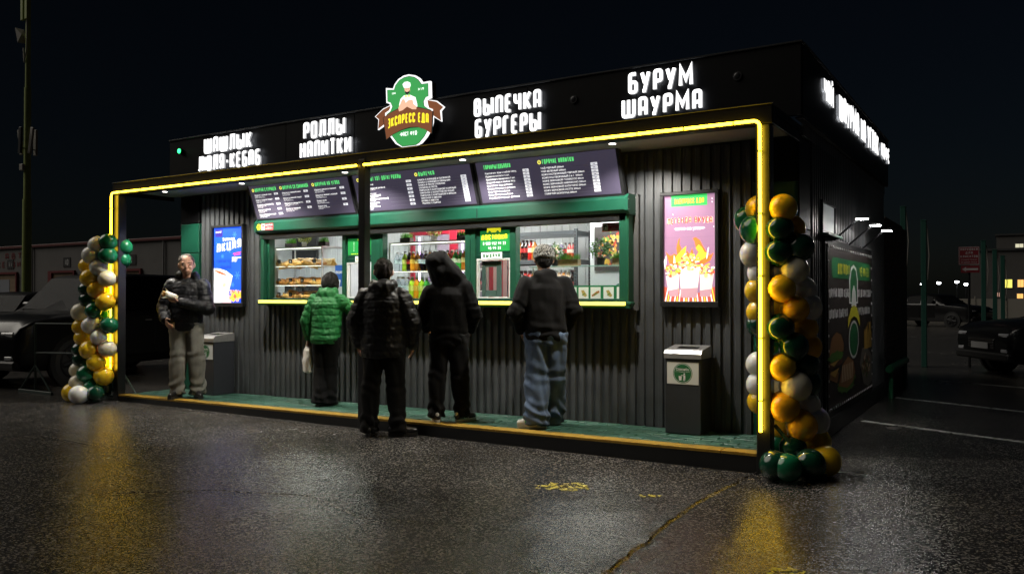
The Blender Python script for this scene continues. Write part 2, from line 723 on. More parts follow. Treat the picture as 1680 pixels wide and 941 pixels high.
def paint(name, col, thr, scale):
    m = bpy.data.materials.new(name)
    m.use_nodes = True
    nt = m.node_tree
    p = nt.nodes['Principled BSDF']
    p.inputs['Base Color'].default_value = (*col, 1)
    p.inputs['Roughness'].default_value = .45
    ge = nt.nodes.new('ShaderNodeNewGeometry')
    n = nt.nodes.new('ShaderNodeTexNoise')
    n.inputs['Scale'].default_value = scale
    n.inputs['Detail'].default_value = 5
    n.inputs['Roughness'].default_value = .75
    nt.links.new(ge.outputs['Position'], n.inputs['Vector'])
    mr = nt.nodes.new('ShaderNodeMapRange')
    mr.inputs['From Min'].default_value = thr
    mr.inputs['From Max'].default_value = thr + .04
    nt.links.new(n.outputs['Fac'], mr.inputs['Value'])
    nt.links.new(mr.outputs['Result'], p.inputs['Alpha'])
    return m


WPAINT = paint('worn white road paint', (.5, .5, .46), .42, 14)
YPAINT = paint('worn yellow road paint', (.62, .52, .03), .5, 19)


def strip(name, a, b, w, m, n=24, jit=.012, z=.004):
    a, b = Vector((*a, 0)), Vector((*b, 0))
    t = (b - a).normalized()
    s = Vector((-t.y, t.x, 0))
    rnd = random.Random(hash(name) % 99 + int(a.x * 10))
    v, f = [], []
    for i in range(n + 1):
        p = a.lerp(b, i / n)
        v += [p + s * (w / 2 + rnd.uniform(-jit, jit)) + Vector((0, 0, z)), p - s * (w / 2 + rnd.uniform(-jit, jit)) + Vector((0, 0, z))]
    for i in range(n):
        f.append((2 * i, 2 * i + 1, 2 * i + 3, 2 * i + 2))
    mb = MB().add(v, f)
    return struct(name, mb, m)


strip('parking_line', (9.10, 3.40), (13.6, 1.60), .10, WPAINT)
strip('parking_line', (9.15, 5.95), (14.5, 3.5), .10, WPAINT)
strip('parking_line', (9.35, 8.9), (15.5, 6.4), .10, WPAINT)
strip('parking_line', (9.16, .42), (9.60, .32), .08, WPAINT, n=6)
# the splash of yellow paint: ragged patch
rnd = random.Random(3)


def ragged(cx, cy, rx, ry, rot, n=22):
    out = []
    for k in range(n):
        a = 2 * math.pi * k / n
        q = rnd.uniform(.6, 1.1)
        x, y = rx * q * math.cos(a), ry * q * math.sin(a)
        out.append((cx + x * math.cos(rot) - y * math.sin(rot), cy + x * math.sin(rot) + y * math.cos(rot)))
    return out


mb = MB()
flat(mb, ragged(7.72, -1.27, .24, .15, .6), (0, 0, .004), UX, UY)
struct('paint_splash', mb, YPAINT)
mb = MB()
flat(mb, ragged(8.38, -1.2, .09, .05, .6), (0, 0, .004), UX, UY)
struct('paint_splash', mb, YPAINT)
mb = MB()
flat(mb, ragged(9.62, -2.35, .12, .07, .5), (0, 0, .004), UX, UY)
struct('paint_splash', mb, YPAINT)

# seams of old patches: raised lips; the largest runs towards the right-hand post
def seam(path, wid=1., hgt=1.):
    pts = []
    for i in range(len(path) - 1):
        for k in range(10):
            t = k / 10
            x = path[i][0] * (1 - t) + path[i + 1][0] * t
            y = path[i][1] * (1 - t) + path[i + 1][1] * t
            q = x + y
            pts.append((x + .035 * mnoise.noise((q * 4, 3.3, 0)) + .012 * mnoise.noise((q * 19, 1.3, 0)), y + .02 * mnoise.noise((q * 5, 9.3, 0))))
    v, f = [], []
    for i, (x, y) in enumerate(pts):
        a, b = pts[max(0, i - 1)], pts[min(len(pts) - 1, i + 1)]
        d = Vector((b[0] - a[0], b[1] - a[1])).normalized()
        nx, ny = d.y, -d.x
        q = x * 3 + y * 3
        w = wid * (.05 + .02 * mnoise.noise((q, 8, 0)))
        h = hgt * (.016 + .007 * mnoise.noise((q * 2, 5, 0)))
        for dx, z in ((-w * 2.4, .0006), (-w, h * .55), (-.012 * wid, h), (0, .0015), (.012 * wid, .0015), (.02 * wid, h * .7), (w * 1.3, h * .3), (w * 2.6, .0006)):
            e = dx + .006 * wid * mnoise.noise((q * 8, dx * 40, 0))
            v.append((x + nx * e, y + ny * e, z))
    for i in range(len(pts) - 1):
        for k in range(7):
            f.append((i * 8 + k, i * 8 + k + 1, (i + 1) * 8 + k + 1, (i + 1) * 8 + k))
    return struct('asphalt_seam', MB().add(v, f), ASPH, smooth=True, ang=60)


seam([(8.86, -3.4), (8.83, -2.87), (8.8, -2.46), (8.77, -1.95), (8.74, -1.41), (8.78, -.88), (8.82, -.3), (8.86, -.06)])
seam([(5.0, -3.2), (5.6, -2.75), (6.3, -2.5), (7.0, -2.75), (7.5, -2.6), (7.9, -2.9)], .45, .28)
seam([(1.2, -2.6), (2.2, -2.15), (3.1, -2.2), (4.0, -1.8)], .4, .22)

# ================================================================== KIOSK
GRAPH = mat('graphite sheet steel', (.062, .066, .07), .42, .0, var=.22, vscale=3.5, bump=.06, bscale=30)
BLACK = mat('black powder coat', (.012, .0125, .0135), .38, 0, var=.15, vscale=20)
PANEL = mat('black fascia panel', (.0025, .0025, .003), .5, 0, spec=.15, var=.12, vscale=3, bump=.04, bscale=6)
GREEN = mat('green sheet steel', (.006, .062, .036), .36, 0, var=.12, vscale=7, bump=.05, bscale=14)
GREENL = mat('green frame paint', (.007, .066, .036), .4, 0, var=.1, vscale=11)
DECK = [mat('green deck paint %s' % s, c, .42, var=.28, vscale=23, bump=.25, bscale=60) for s, c in
        (('a', (.036, .108, .075)), ('b', (.032, .096, .067)), ('c', (.044, .122, .088)), ('d', (.028, .084, .062)))]
YELLOW = mat('worn yellow paint', (.36, .215, .025), .5, var=.3, vscale=16, bump=.3, bscale=50)
SOFF = mat('grey soffit board', (.33, .32, .3), .6, var=.06)
INW = mat('pale grey sandwich panel', (.52, .55, .57), .45, var=.04, vscale=3)
GLASS = thin_glass()
STEEL = mat('brushed steel', (.5, .5, .5), .32, .9, var=.08, vscale=40)
WHITEP = mat('white plastic', (.7, .7, .7), .4, var=.04)

KX0, KX1 = .14, 8.95          # body of the kiosk
WY = .93                       # plane of its front wall


def deckz(x):
    return .075 + .0092 * x


kiosk = thing('food_kiosk', 'black takeaway food kiosk with lit serving windows, canopy and yellow neon outline', 'kiosk', (4.5, 2.0, 0))


def K(name, mb, m, **k):
    return build(name, mb, m, kiosk, **k)


def corr(x0, x1, z0, z1, y, pitch=.1, d=.022, axis='x', out=-1):
    """trapezoid-profiled sheet standing in plane y (or x), ribs towards out"""
    mb = MB()
    n = int(round((x1 - x0) / pitch))
    prof = []
    for i in range(n):
        a = x0 + (x1 - x0) * i / n
        p = (x1 - x0) / n
        prof += [(a, 0), (a + p * .34, 0), (a + p * .44, d), (a + p * .9, d)]
    prof.append((x1, 0))
    v, f = [], []
    for z in (z0, z1):
        for (a, q) in prof:
            v.append((a, y + out * q, z) if axis == 'x' else (y + out * q, a, z))
    k = len(prof)
    for i in range(k - 1):
        f.append((i, i + 1, k + i + 1, k + i))
    return mb.add(v, f)


# front wall sheets
for (a, b, z0, z1) in [(.56, 2.02, .06, 2.895), (7.36, 8.53, .06, 2.895)]:
    n = 2 if b - a > 1.3 else 1
    for i in range(n):
        s = (b - a) / n
        K('wall_sheet', corr(a + s * i, a + s * (i + 1) - .004, z0, z1, WY), GRAPH, fixn=False)
for i in range(5):
    a = 2.02 + i * 1.068
    K('wall_sheet', corr(a, a + 1.064, .06, 1.33, WY), GRAPH, fixn=False)
    K('wall_sheet', corr(a, a + 1.064, 2.40, 2.895, WY), GRAPH, fixn=False)
# carcass behind the sheets (sides, back, roof, floor)
CARC = mat('kiosk carcass board', (.05, .05, .05), .7)
K('side_wall', MB().box(KX0, WY + .09, .05, KX0 + .08, 6.2, 2.9), CARC)
K('side_wall', MB().box(KX1 - .1, WY + .09, .05, KX1 - .03, 6.2, 2.9), CARC)
K('back_wall', MB().box(KX0, 6.2, .05, KX1, 6.28, 2.9), CARC)
K('roof', MB().box(KX0 - .02, WY + .1, 2.92, KX1 + .02, 6.3, 3.02), CARC)
K('floor_slab', MB().box(KX0, WY + .04, .04, KX1, 6.2, .16), CARC)
K('lintel', MB().box(2.02, WY + .03, 2.28, 7.36, WY + .1, 2.9), CARC)
K('knee_wall', MB().box(KX0 + .1, WY + .03, .16, KX1 - .1, WY + .09, 1.36), INW)
K('inner_front_wall', MB().box(KX0 + .1, WY + .03, 1.36, 2.06, WY + .09, 2.9), INW)
K('inner_front_wall', MB().box(7.36, WY + .03, 1.36, KX1 - .11, WY + .09, 2.9), INW)
K('ceiling', MB().box(KX0 + .1, WY + .11, 2.72, KX1 - .11, 3.6, 2.76), mat('white ceiling board', (.7, .7, .68), .6))
# corner pilasters: green cladding panels with a joint
for (a, b) in ((KX0, .545), (8.545, KX1)):
    for (z0, z1) in ((.07, .86), (.868, 2.06), (2.068, 2.49), (2.498, 2.893)):
        K('corner_panel', MB().box(a, WY - .035, z0, b, WY + .04, z1, .006), GREEN if z1 < 2.5 else PANEL)
    for (z0, z1) in ((.07, .86), (.868, 2.06), (2.068, 2.893)):
        q = KX0 - .012 if a < 1 else KX1 + .0
        K('corner_panel', MB().box(q, WY - .03, z0, q + .012, WY + .42, z1, .003), PANEL)
# right-hand side wall sheets
for i in range(5):
    a = 1.36 + i * .97
    K('wall_sheet', corr(a, a + .966, .06, 3.04, KX1, axis='y', out=1), GRAPH, fixn=False)
K('base_rail', MB().box(KX1 - .02, WY + .42, .0, KX1 + .05, 6.25, .2, .01), BLACK)

# portal frame: posts, beam, canopy
for (a, b, nm) in ((-.02, .09, 'post'), (4.525, 4.615, 'post'), (8.83, 8.945, 'post')):
    y0 = -.06 if a != 4.525 else -.085
    K(nm, MB().box(a, y0, 0, b, .06 if a != 4.525 else .02, 2.836 if a != 4.525 else 2.93, .006), BLACK)
K('canopy_beam', MB().box(-.04, -.07, 2.838, 8.97, .05, 2.995, .008), PANEL)
K('canopy_roof', MB().box(-.04, .052, 2.93, 8.97, WY + .1, 2.992), PANEL)
K('soffit', MB().box(.0, .055, 2.897, 8.94, WY - .06, 2.912), SOFF)
K('canopy_end', MB().box(8.945, .055, 2.84, 8.968, WY - .04, 2.925, .003), PANEL)
K('canopy_end', MB().box(-.035, .055, 2.84, -.012, WY - .04, 2.925, .003), PANEL)
K('canopy_flashing', MB().box(-.045, -.078, 2.996, 8.975, -.05, 3.005, .002), BLACK)

# parapet that carries the signs: panels with joints
px = [.10, 1.3, 2.52, 3.72, 4.95, 6.2, 7.45, 9.02]
for i in range(len(px) - 1):
    K('parapet_panel', MB().box(px[i], .73, 3.05, px[i + 1] - .004, .78, 3.69, .003), PANEL)
py = [.785, 2.1, 3.4, 4.7, 6.3]
for i in range(4):
    K('parapet_panel', MB().box(8.975, py[i], 3.05, 9.02, py[i + 1] - .004, 3.69, .003), PANEL)
    K('parapet_panel', MB().box(.10, py[i], 3.05, .15, py[i + 1] - .004, 3.69, .003), PANEL)
K('parapet_cap', MB().box(.09, .715, 3.692, 9.03, .80, 3.71, .003), BLACK)
K('parapet_cap', MB().box(8.96, .802, 3.692, 9.035, 6.3, 3.71, .003), BLACK)
K('parapet_soffit', MB().box(8.95, .80, 3.035, 9.018, 6.3, 3.048), PANEL)

# neon outline
NEON = glow('yellow neon', (1, .62, .02), 15)
zt = 2.862


def neon_path(pts, r=.06, n=6):
    P = [Vector(p) for p in pts]
    out = [P[0]]
    for i in range(1, len(P) - 1):
        a, b, c = P[i - 1], P[i], P[i + 1]
        p, q = b + (a - b).normalized() * r, b + (c - b).normalized() * r
        for k in range(n + 1):
            t = k / n
            out.append(p * (1 - t) ** 2 + b * 2 * t * (1 - t) + q * t * t)
    out.append(P[-1])
    return out


ny = -.104
segs = [[(-.012, ny, .30), (-.012, ny, zt), (4.517, ny, zt)], [(4.623, ny, zt), (8.876, ny, zt), (8.876, ny, .35)]]
CLIP = mat('clear neon clip', (.55, .5, .3), .2)
for s in segs:
    t_ = K('neon_tube', MB().tube(neon_path(s), .0125, 12), NEON, smooth=True)
    pl = [Vector(p) for p in s]
    for i in range(len(pl) - 1):
        d = (pl[i + 1] - pl[i]).length
        n = int(d / .42)
        for k in range(n):
            p = pl[i].lerp(pl[i + 1], (k + .5) / n)
            u = (pl[i + 1] - pl[i]).normalized()
            c = MB()
            c.tube([p - u * .006, p + u * .006], .0165, 10)
            c.box(p.x - .006, p.y + .014, p.z - .006, p.x + .006, p.y + .036, p.z + .006)
            build('clip', c, CLIP, t_)

# deck: painted pavers in running bond, yellow edge, black skirt
n_row, pl_len = 8, .242
rw = (.90 - .115) / n_row
prot = {}
for r_ in range(n_row):
    y0 = .115 + r_ * rw
    x = .10
    first = True
    while x < 8.80:
        L_ = pl_len * (.5 if (first and r_ % 2) else 1)
        first = False
        x1 = min(x + L_, 8.825)
        if x1 - x > .03:
            L_ = round(x1 - x, 3)
            key = (L_, random.randrange(4))
            if key not in prot:
                me_mb = MB().box(0, 0, -.05, L_ - .007, rw - .007, 0, .004)
                me = bpy.data.meshes.new('deck_paver')
                me.from_pydata(me_mb.v, [], me_mb.f)
                bm = bmesh.new()
                bm.from_mesh(me)
                bmesh.ops.recalc_face_normals(bm, faces=bm.faces)
                bm.to_mesh(me)
                bm.free()
                me.materials.append(DECK[key[1]])
                prot[key] = me
            o = bpy.data.objects.new('deck_paver', prot[key])
            COL.objects.link(o)
            o.parent = kiosk
            o.location = Vector((x, y0, deckz(x) + random.uniform(-.003, .003))) - wloc(kiosk)
            o.rotation_euler = (random.uniform(-.012, .012), -.0092 + random.uniform(-.004, .004), random.uniform(-.006, .006))
        x = x1
    # end loop
ex = [.092, 2.05, 4.52, 6.3, 8.53, 8.828]
for i in range(5):
    a, b = ex[i] + .003, ex[i + 1] - .004
    mb = MB()
    v = []
    for x in (a, b):
        z = deckz(x) + .006
        v += [(x, -.055, z - .022), (x, -.055, z), (x, .108, z), (x, .108, z - .022)]
    mb.add(v, [(0, 1, 5, 4), (1, 2, 6, 5), (2, 3, 7, 6), (3, 0, 4, 7), (0, 3, 2, 1), (4, 5, 6, 7)])
    K('deck_edge_board', mb, YELLOW)
mb = MB()
v = []
for x in (.09, 8.83):
    z = deckz(x) - .018
    v += [(x, -.05, 0), (x, -.05, z), (x, .92, z), (x, .92, 0)]
mb.add(v, [(0, 1, 5, 4), (1, 2, 6, 5), (2, 3, 7, 6), (3, 0, 4, 7), (0, 3, 2, 1), (4, 5, 6, 7)])
K('deck_base', mb, BLACK)
# post feet
FOOT = mat('dark green steel foot', (.01, .05, .035), .45, var=.2)
for (x, s) in ((-.02, -1), (8.94, 1)):
    K('post_foot', MB().box(min(x, x + s * .42), -.03, .0, max(x, x + s * .42), .03, .045, .004), FOOT)
    K('post_brace', MB().tube([(x + s * .02, 0, .40), (x + s * .34, 0, .045)], .016, 8), FOOT)

# ------------------------------------------------------------------ serving front: shutter box, frames, panes, sill
mb = MB()
prof = [(.90, 2.27), (.72, 2.27), (.68, 2.30), (.68, 2.405), (.72, 2.44), (.90, 2.44)]
n = len(prof)
v = [(x, y, z) for x in (2.02, 7.345) for (y, z) in prof]
mb.add(v, [tuple((i, (i + 1) % n, n + (i + 1) % n, n + i)) for i in range(n)])
sb = K('shutter_box', mb, GREEN)
for (a, b) in ((1.985, 2.018), (7.347, 7.38)):
    mb = MB()
    mb.prism([(y, z) for (y, z) in [(.91, 2.255), (.71, 2.255), (.665, 2.29), (.665, 2.415), (.71, 2.455), (.91, 2.455)]], (b, 0, 0), UY, UZ, b - a)
    e_ = build('end_plate', mb, GREEN, sb)
    for (y, z) in ((.69, 2.30), (.69, 2.40), (.86, 2.28), (.86, 2.43)):
        build('rivet', MB().ell(((a if a < 3 else b), y, z), (.004, .006, .006), 8, 5), STEEL, sb)
build('joint_strip', MB().box(5.57, .674, 2.30, 5.58, .679, 2.405), BLACK, sb)
K('shutter_slat', MB().box(2.05, .74, 2.19, 7.33, .80, 2.268, .006), BLACK)

FR0, FR1, FZ0, FZ1 = 2.03, 7.355, 1.385, 2.235
fy0, fy1 = .80, .90


def frame(name, x0, x1, z0, z1, m=GREENL, y0=fy0, y1=fy1):
    return K(name, MB().box(x0, y0, z0, x1, y1, z1, .005), m)


for (a, b) in ((2.03, 2.085), (7.25, 7.355)):
    frame('jamb', a, b, 1.33, 2.268, y0=.74)
K('reveal', MB().box(7.357, .86, 1.30, 7.41, .959, 2.46), CARC)
K('reveal', MB().box(1.985, .86, 1.30, 2.028, .959, 2.46), CARC)
DARKF = mat('dark green window frame', (.006, .045, .028), .35, var=.1)
for (a, b, mm) in ((2.0855, 2.13, DARKF), (3.445, 3.505, DARKF), (3.925, 4.07, GREENL), (4.072, 4.11, DARKF),
                   (5.325, 5.40, GREENL), (5.403, 5.47, DARKF), (5.925, 6.0, DARKF)):
    frame('mullion', a, b, FZ0 + .03, FZ1)
for (a, b) in ((2.0855, 3.92), (4.11, 5.32), (5.40, 7.248)):
    frame('bottom_rail', a, b, 1.352, FZ0 + .027, DARKF)
frame('top_rail', 2.0855, 7.248, 2.237, 2.268, DARKF)
for (a, b) in ((2.133, 3.443), (4.113, 5.322), (6.003, 7.247)):
    K('window_pane', MB().box(a, .848, FZ0 + .028, b, .854, FZ1), GLASS)
# hatches: upper panel, little frame, pane
for (a, b, lbl) in ((3.507, 3.923, 'cash'), (5.472, 5.923, 'pickup')):
    K('hatch_panel', MB().box(a, .82, 1.905, b, .87, 2.234, .003), DARKF)
    K('hatch_panel', MB().box(a, .822, 1.86, b, .87, 1.903, .003), DARKF)
    wf = mat('white hatch frame', (.62, .63, .63), .4, var=.05)
    for q in ((a + .003, a + .022, 1.415, 1.857), (b - .022, b - .003, 1.415, 1.857), (a + .024, b - .024, 1.835, 1.857), (a + .024, b - .024, 1.415, 1.43)):
        K('hatch_frame', MB().box(q[0], .815, q[2], q[1], .865, q[3], .003), wf)
# right-hand hatch has a sliding sash with a mirrored strip
for q in ((5.52, 5.565, 1.435, 1.83), (5.715, 5.775, 1.435, 1.83), (5.567, 5.713, 1.435, 1.505), (5.567, 5.713, 1.765, 1.83)):
    K('hatch_sash', MB().box(q[0], .855, q[2], q[1], .88, q[3], .004), mat('grey green sash', (.045, .085, .075), .4))
K('window_pane', MB().box(5.567, .866, 1.505, 5.713, .87, 1.765), GLASS)
# sill with a lit strip under its lip
SILLGLOW = glow('yellow sill light', (1, .74, .1), 2.4)
sill = K('sill', MB().box(2.0, .70, 1.352, 7.40, .80, 1.384, .006), GREENL)
K('sill_apron', MB().box(2.02, .705, 1.318, 7.385, .74, 1.349, .004), GREENL)
for (a, b) in ((2.05, 3.60), (3.62, 5.36), (5.40, 7.34)):
    build('light_strip', MB().box(a, .684, 1.348, b, .698, 1.383, .003), SILLGLOW, sill)
K('counter', MB().box(2.1, .905, 1.33, 7.25, 1.5, 1.378, .004), mat('white counter top', (.6, .61, .6), .35))

# ------------------------------------------------------------------ things screwed to the front: downlights
LAMPG = glow('downlight lens', (1, .93, .82), 9.0)
lampx = [.80, 2.35, 4.1, 5.75, 7.45]
lbl = ['small black downlight under the canopy near its left end', 'small black downlight under the canopy above the blue poster side of the menu',
       'small black downlight under the canopy left of the middle post', 'small black downlight under the canopy above the delivery hatch',
       'small black downlight under the canopy above the right end of the shutter box']
for x, lb in zip(lampx, lbl):
    t_ = thing('downlight', lb, 'lamp', (x, .16, 2.888), group='downlights under the canopy')
    build('housing', MB().lathe([(.03, .009), (.034, .0), (.036, -.03), (.038, -.035), (.034, -.0345)], (x, .16, 2.888), 14), BLACK, t_, smooth=True)
    build('lens', MB().lathe([(.032, -.036), (.032, -.038)], (x, .16, 2.888), 14), LAMPG, t_)
    ld = bpy.data.lights.new('downlight_beam', 'SPOT')
    ld.energy = 165
    ld.color = (1, .95, .86)
    ld.spot_size = R(128)
    ld.spot_blend = .55
    ld.shadow_soft_size = .03
    lo = bpy.data.objects.new('downlight_beam', ld)
    COL.objects.link(lo)
    lo.parent = t_
    lo.location = (0, .0, -.045)
    lo.rotation_euler = Vector((0, .30, -1)).to_track_quat('-Z', 'Y').to_euler()

# ================================================================== ILLUMINATED LETTERS
LETW = glow('white channel letter light', (1, .99, .97), 1.9)
LETB = glow('letter back light', (.9, .94, 1), 3.0)
LETS = glow('letter side light', (.85, .87, .9), .3)


def sign(name, label, lines, O, U, V, group=None, d=.028, wr=.46):
    O = Vector(O)
    x0 = lines[0][1]
    U, V = Vector(U), Vector(V)
    base = O + U * min(l[1] for l in lines) + V * min(l[3] for l in lines)
    t_ = thing(name, label, 'sign', base, group=group)
    for (txt, xa, xb, z0, z1) in lines:
        h = z1 - z0
        t = h * .158
        w, gl = layout(txt, h, wr, t, t * .85)
        k = (xb - xa) / w
        for ch, x, st in gl:
            st = [[Vector((p.x * k, p.y)) for p in s] for s in st]
            mb = MB()
            stroke_faces(mb, st, xa + x * k, z0, O, U, V, t * (.5 + .5 * k), d, lift=.0006)
            lo = build('letter', mb, [LETW, LETS, LETB], t_)
            nn = U.cross(V).normalized()
            for p_ in lo.data.polygons:
                q_ = p_.normal.dot(nn)
                p_.material_index = 0 if q_ > .9 else (2 if q_ < -.9 else 1)
    return t_


FO = (0, .695, 0)
grp = 'white illuminated letter signs on the roof edge'
sign('letter_sign', 'white illuminated letters reading ШАШЛЫК ЛЮЛЯ-КЕБАБ beside the small green lamp', [('ШАШЛЫК', .95, 1.93, 3.425, 3.645), ('ЛЮЛЯ-КЕБАБ', .83, 2.10, 3.18, 3.395)], FO, UX, UZ, grp)
sign('letter_sign', 'white illuminated letters reading РОЛЛЫ НАПИТКИ left of the emblem', [('РОЛЛЫ', 2.90, 3.62, 3.43, 3.645), ('НАПИТКИ', 2.84, 3.72, 3.19, 3.40)], FO, UX, UZ, grp)
sign('letter_sign', 'white illuminated letters reading ВЫПЕЧКА БУРГЕРЫ right of the emblem', [('ВЫПЕЧКА', 5.54, 6.395, 3.415, 3.615), ('БУРГЕРЫ', 5.555, 6.39, 3.178, 3.385)], FO, UX, UZ, grp)
sign('letter_sign', 'white illuminated letters reading БУРУМ ШАУРМА near the right roof corner', [('БУРУМ', 7.385, 8.045, 3.425, 3.635), ('ШАУРМА', 7.315, 8.135, 3.193, 3.385)], FO, UX, UZ, grp)
SO = (9.03, 0, 0)
sign('letter_sign', 'white illuminated word ЧАЙ on the right-hand side of the roof', [('ЧАЙ', 1.6, 2.07, 3.345, 3.585)], SO, UY, UZ, grp, d=.014)
sign('letter_sign', 'white illuminated words ШАУРМА НА УГЛЯХ along the side of the roof', [('ШАУРМА НА УГЛЯХ', 2.38, 5.17, 3.305, 3.59)], SO, UY, UZ, grp, d=.014)
sign('letter_sign', 'white illuminated word КОФЕ at the far end of the side roof edge', [('КОФЕ', 5.46, 6.24, 3.36, 3.565)], SO, UY, UZ, grp, d=.014)

# ------------------------------------------------------------------ emblem
EM = dict(
    outer=[(4.426, 3.868), (4.452, 3.918), (4.505, 3.967), (4.584, 3.997), (4.662, 4.001), (4.752, 3.978), (4.816, 3.939), (4.861, 3.882), (4.974, 3.882), (4.981, 3.691), (4.93, 3.687), (4.905, 3.655), (4.912, 3.614), (4.956, 3.579), (5.006, 3.558), (5.006, 3.413), (4.981, 3.336), (4.918, 3.253), (4.843, 3.19), (4.779, 3.171), (4.559, 3.169), (4.467, 3.216), (4.387, 3.307), (4.34, 3.384), (4.313, 3.491), (4.306, 3.595), (4.366, 3.619), (4.393, 3.657), (4.373, 3.696), (4.326, 3.712), (4.319, 3.889)],
    inner=[(4.446, 3.847), (4.466, 3.896), (4.525, 3.949), (4.597, 3.972), (4.668, 3.975), (4.746, 3.954), (4.803, 3.916), (4.848, 3.859), (4.943, 3.856), (4.945, 3.71), (4.905, 3.701), (4.877, 3.659), (4.886, 3.607), (4.937, 3.571), (4.981, 3.554), (4.981, 3.426), (4.95, 3.349), (4.893, 3.265), (4.817, 3.197), (4.766, 3.177), (4.572, 3.178), (4.493, 3.229), (4.416, 3.319), (4.373, 3.391), (4.344, 3.487), (4.337, 3.576), (4.393, 3.606), (4.423, 3.654), (4.399, 3.703), (4.349, 3.723), (4.343, 3.862)],
    ribbon=[(4.292, 3.535), (4.4, 3.584), (4.519, 3.616), (4.649, 3.621), (4.804, 3.597), (4.931, 3.562), (5.016, 3.527), (5.0, 3.279), (4.906, 3.339), (4.804, 3.375), (4.689, 3.386), (4.572, 3.37), (4.44, 3.332), (4.34, 3.281)],
    tailL=[(4.379, 3.674), (4.265, 3.642), (4.15, 3.572), (4.204, 3.534), (4.191, 3.421), (4.293, 3.472), (4.366, 3.526)],
    tailR=[(4.924, 3.673), (5.055, 3.637), (5.152, 3.565), (5.105, 3.531), (5.12, 3.415), (5.018, 3.482), (4.956, 3.549)],
    hat=[(4.591, 3.863), (4.575, 3.896), (4.603, 3.918), (4.649, 3.919), (4.688, 3.901), (4.697, 3.869), (4.682, 3.844), (4.597, 3.85)],
    face=[(4.604, 3.851), (4.682, 3.846), (4.685, 3.805), (4.662, 3.772), (4.63, 3.773), (4.606, 3.81)],
    beard=[(4.606, 3.822), (4.63, 3.8), (4.66, 3.798), (4.684, 3.815), (4.675, 3.781), (4.649, 3.769), (4.623, 3.777)],
    torso=[(4.597, 3.765), (4.688, 3.759), (4.765, 3.723), (4.791, 3.639), (4.791, 3.589), (4.519, 3.591), (4.525, 3.672), (4.545, 3.731)],
    arms=[(4.519, 3.622), (4.578, 3.717), (4.61, 3.718), (4.63, 3.674), (4.675, 3.699), (4.733, 3.697), (4.746, 3.645), (4.789, 3.614), (4.785, 3.579), (4.727, 3.586), (4.649, 3.626), (4.584, 3.593), (4.532, 3.584)],
    tie=[(4.617, 3.763), (4.649, 3.75), (4.682, 3.76), (4.682, 3.734), (4.649, 3.746), (4.617, 3.738)])
G_W = glow('print white lit', (.9, .9, .9), 1.1)
G_G = glow('print green lit', (.05, .36, .09), .8)
G_D = glow('print dark lit', (.01, .02, .02), .5)
G_B = glow('print brown lit', (.2, .07, .03), .8)
G_Y = glow('print yellow lit', (.95, .78, .03), 1.0)
G_S = glow('print skin lit', (.75, .45, .3), 1.0)


def grow(poly, k):
    cx = sum(p[0] for p in poly) / len(poly)
    cy = sum(p[1] for p in poly) / len(poly)
    out = []
    for x, y in poly:
        d = math.hypot(x - cx, y - cy)
        out.append((x + (x - cx) / d * k, y + (y - cy) / d * k))
    return out


em = thing('emblem_sign', 'green illuminated shield emblem with a chef above a brown ribbon', 'sign', (4.65, .70, 3.17))
yf = .615


def eprism(name, poly, m, y, d):
    return build(name, MB().prism(poly, (0, y, 0), UX, UZ, d), m, em)


eprism('ribbon_tail', grow(EM['tailL'], .012), G_W, yf + .012, .02)
eprism('ribbon_tail', grow(EM['tailR'], .012), G_W, yf + .012, .02)
for k in ('tailL', 'tailR'):
    eprism('ribbon_tail', EM[k], G_B, yf + .010, .002)
eprism('shield_rim', EM['outer'], G_W, yf, .03)
eprism('shield_casing', grow(EM['outer'], -.004), BLACK, yf + .0305, .08)
eprism('shield_line', grow(EM['inner'], .006), G_D, yf - .0015, .0015)
eprism('shield_face', EM['inner'], G_G, yf - .003, .0015)
eprism('chef_torso', EM['torso'], G_W, yf - .005, .0015)
eprism('chef_face', EM['face'], G_S, yf - .006, .0015)
eprism('chef_beard', EM['beard'], G_D, yf - .0075, .0015)
eprism('chef_hat', EM['hat'], G_W, yf - .0075, .0015)
eprism('ribbon', grow(EM['ribbon'], .010), G_D, yf - .012, .010)
eprism('ribbon', EM['ribbon'], G_B, yf - .014, .002)
eprism('chef_arms', EM['arms'], G_S, yf - .0155, .0015)
eprism('bow_tie', EM['tie'], G_Y, yf - .0085, .0015)
mb = MB()
for ex_ in (4.63, 4.66):
    flat(mb, disc(ex_, 3.832, .006, .004, 8), (0, yf - .0072, 0), UX, UZ)
build('chef_eyes', mb, G_D, em)


def arc_warp(x, y):
    u = (x - 4.655) / .33
    return x, y - .045 * u * u + (0.012 * u if False else 0)


mb = MB()
write(mb, 'ЭКСПРЕСС ЕДА', 4.36, 4.965, 3.435, .115, (0, yf - .0165, 0), UX, UZ, wr=.42, t=.02, warp=arc_warp)
build('emblem_lettering', mb, G_Y, em)
mb = MB()
write(mb, '·ФАСТ ФУД·', 4.53, 4.80, 3.29, .05, (0, yf - .0045, 0), UX, UZ, wr=.5, t=.009)
write(mb, 'ТЕРМ', 4.413, 4.47, 3.795, .024, (0, yf - .0045, 0), UX, UZ, t=.005)
write(mb, 'ЗМ 5.10', 4.80, 4.885, 3.795, .026, (0, yf - .0045, 0), UX, UZ, t=.005)
build('emblem_lettering', mb, G_W, em)

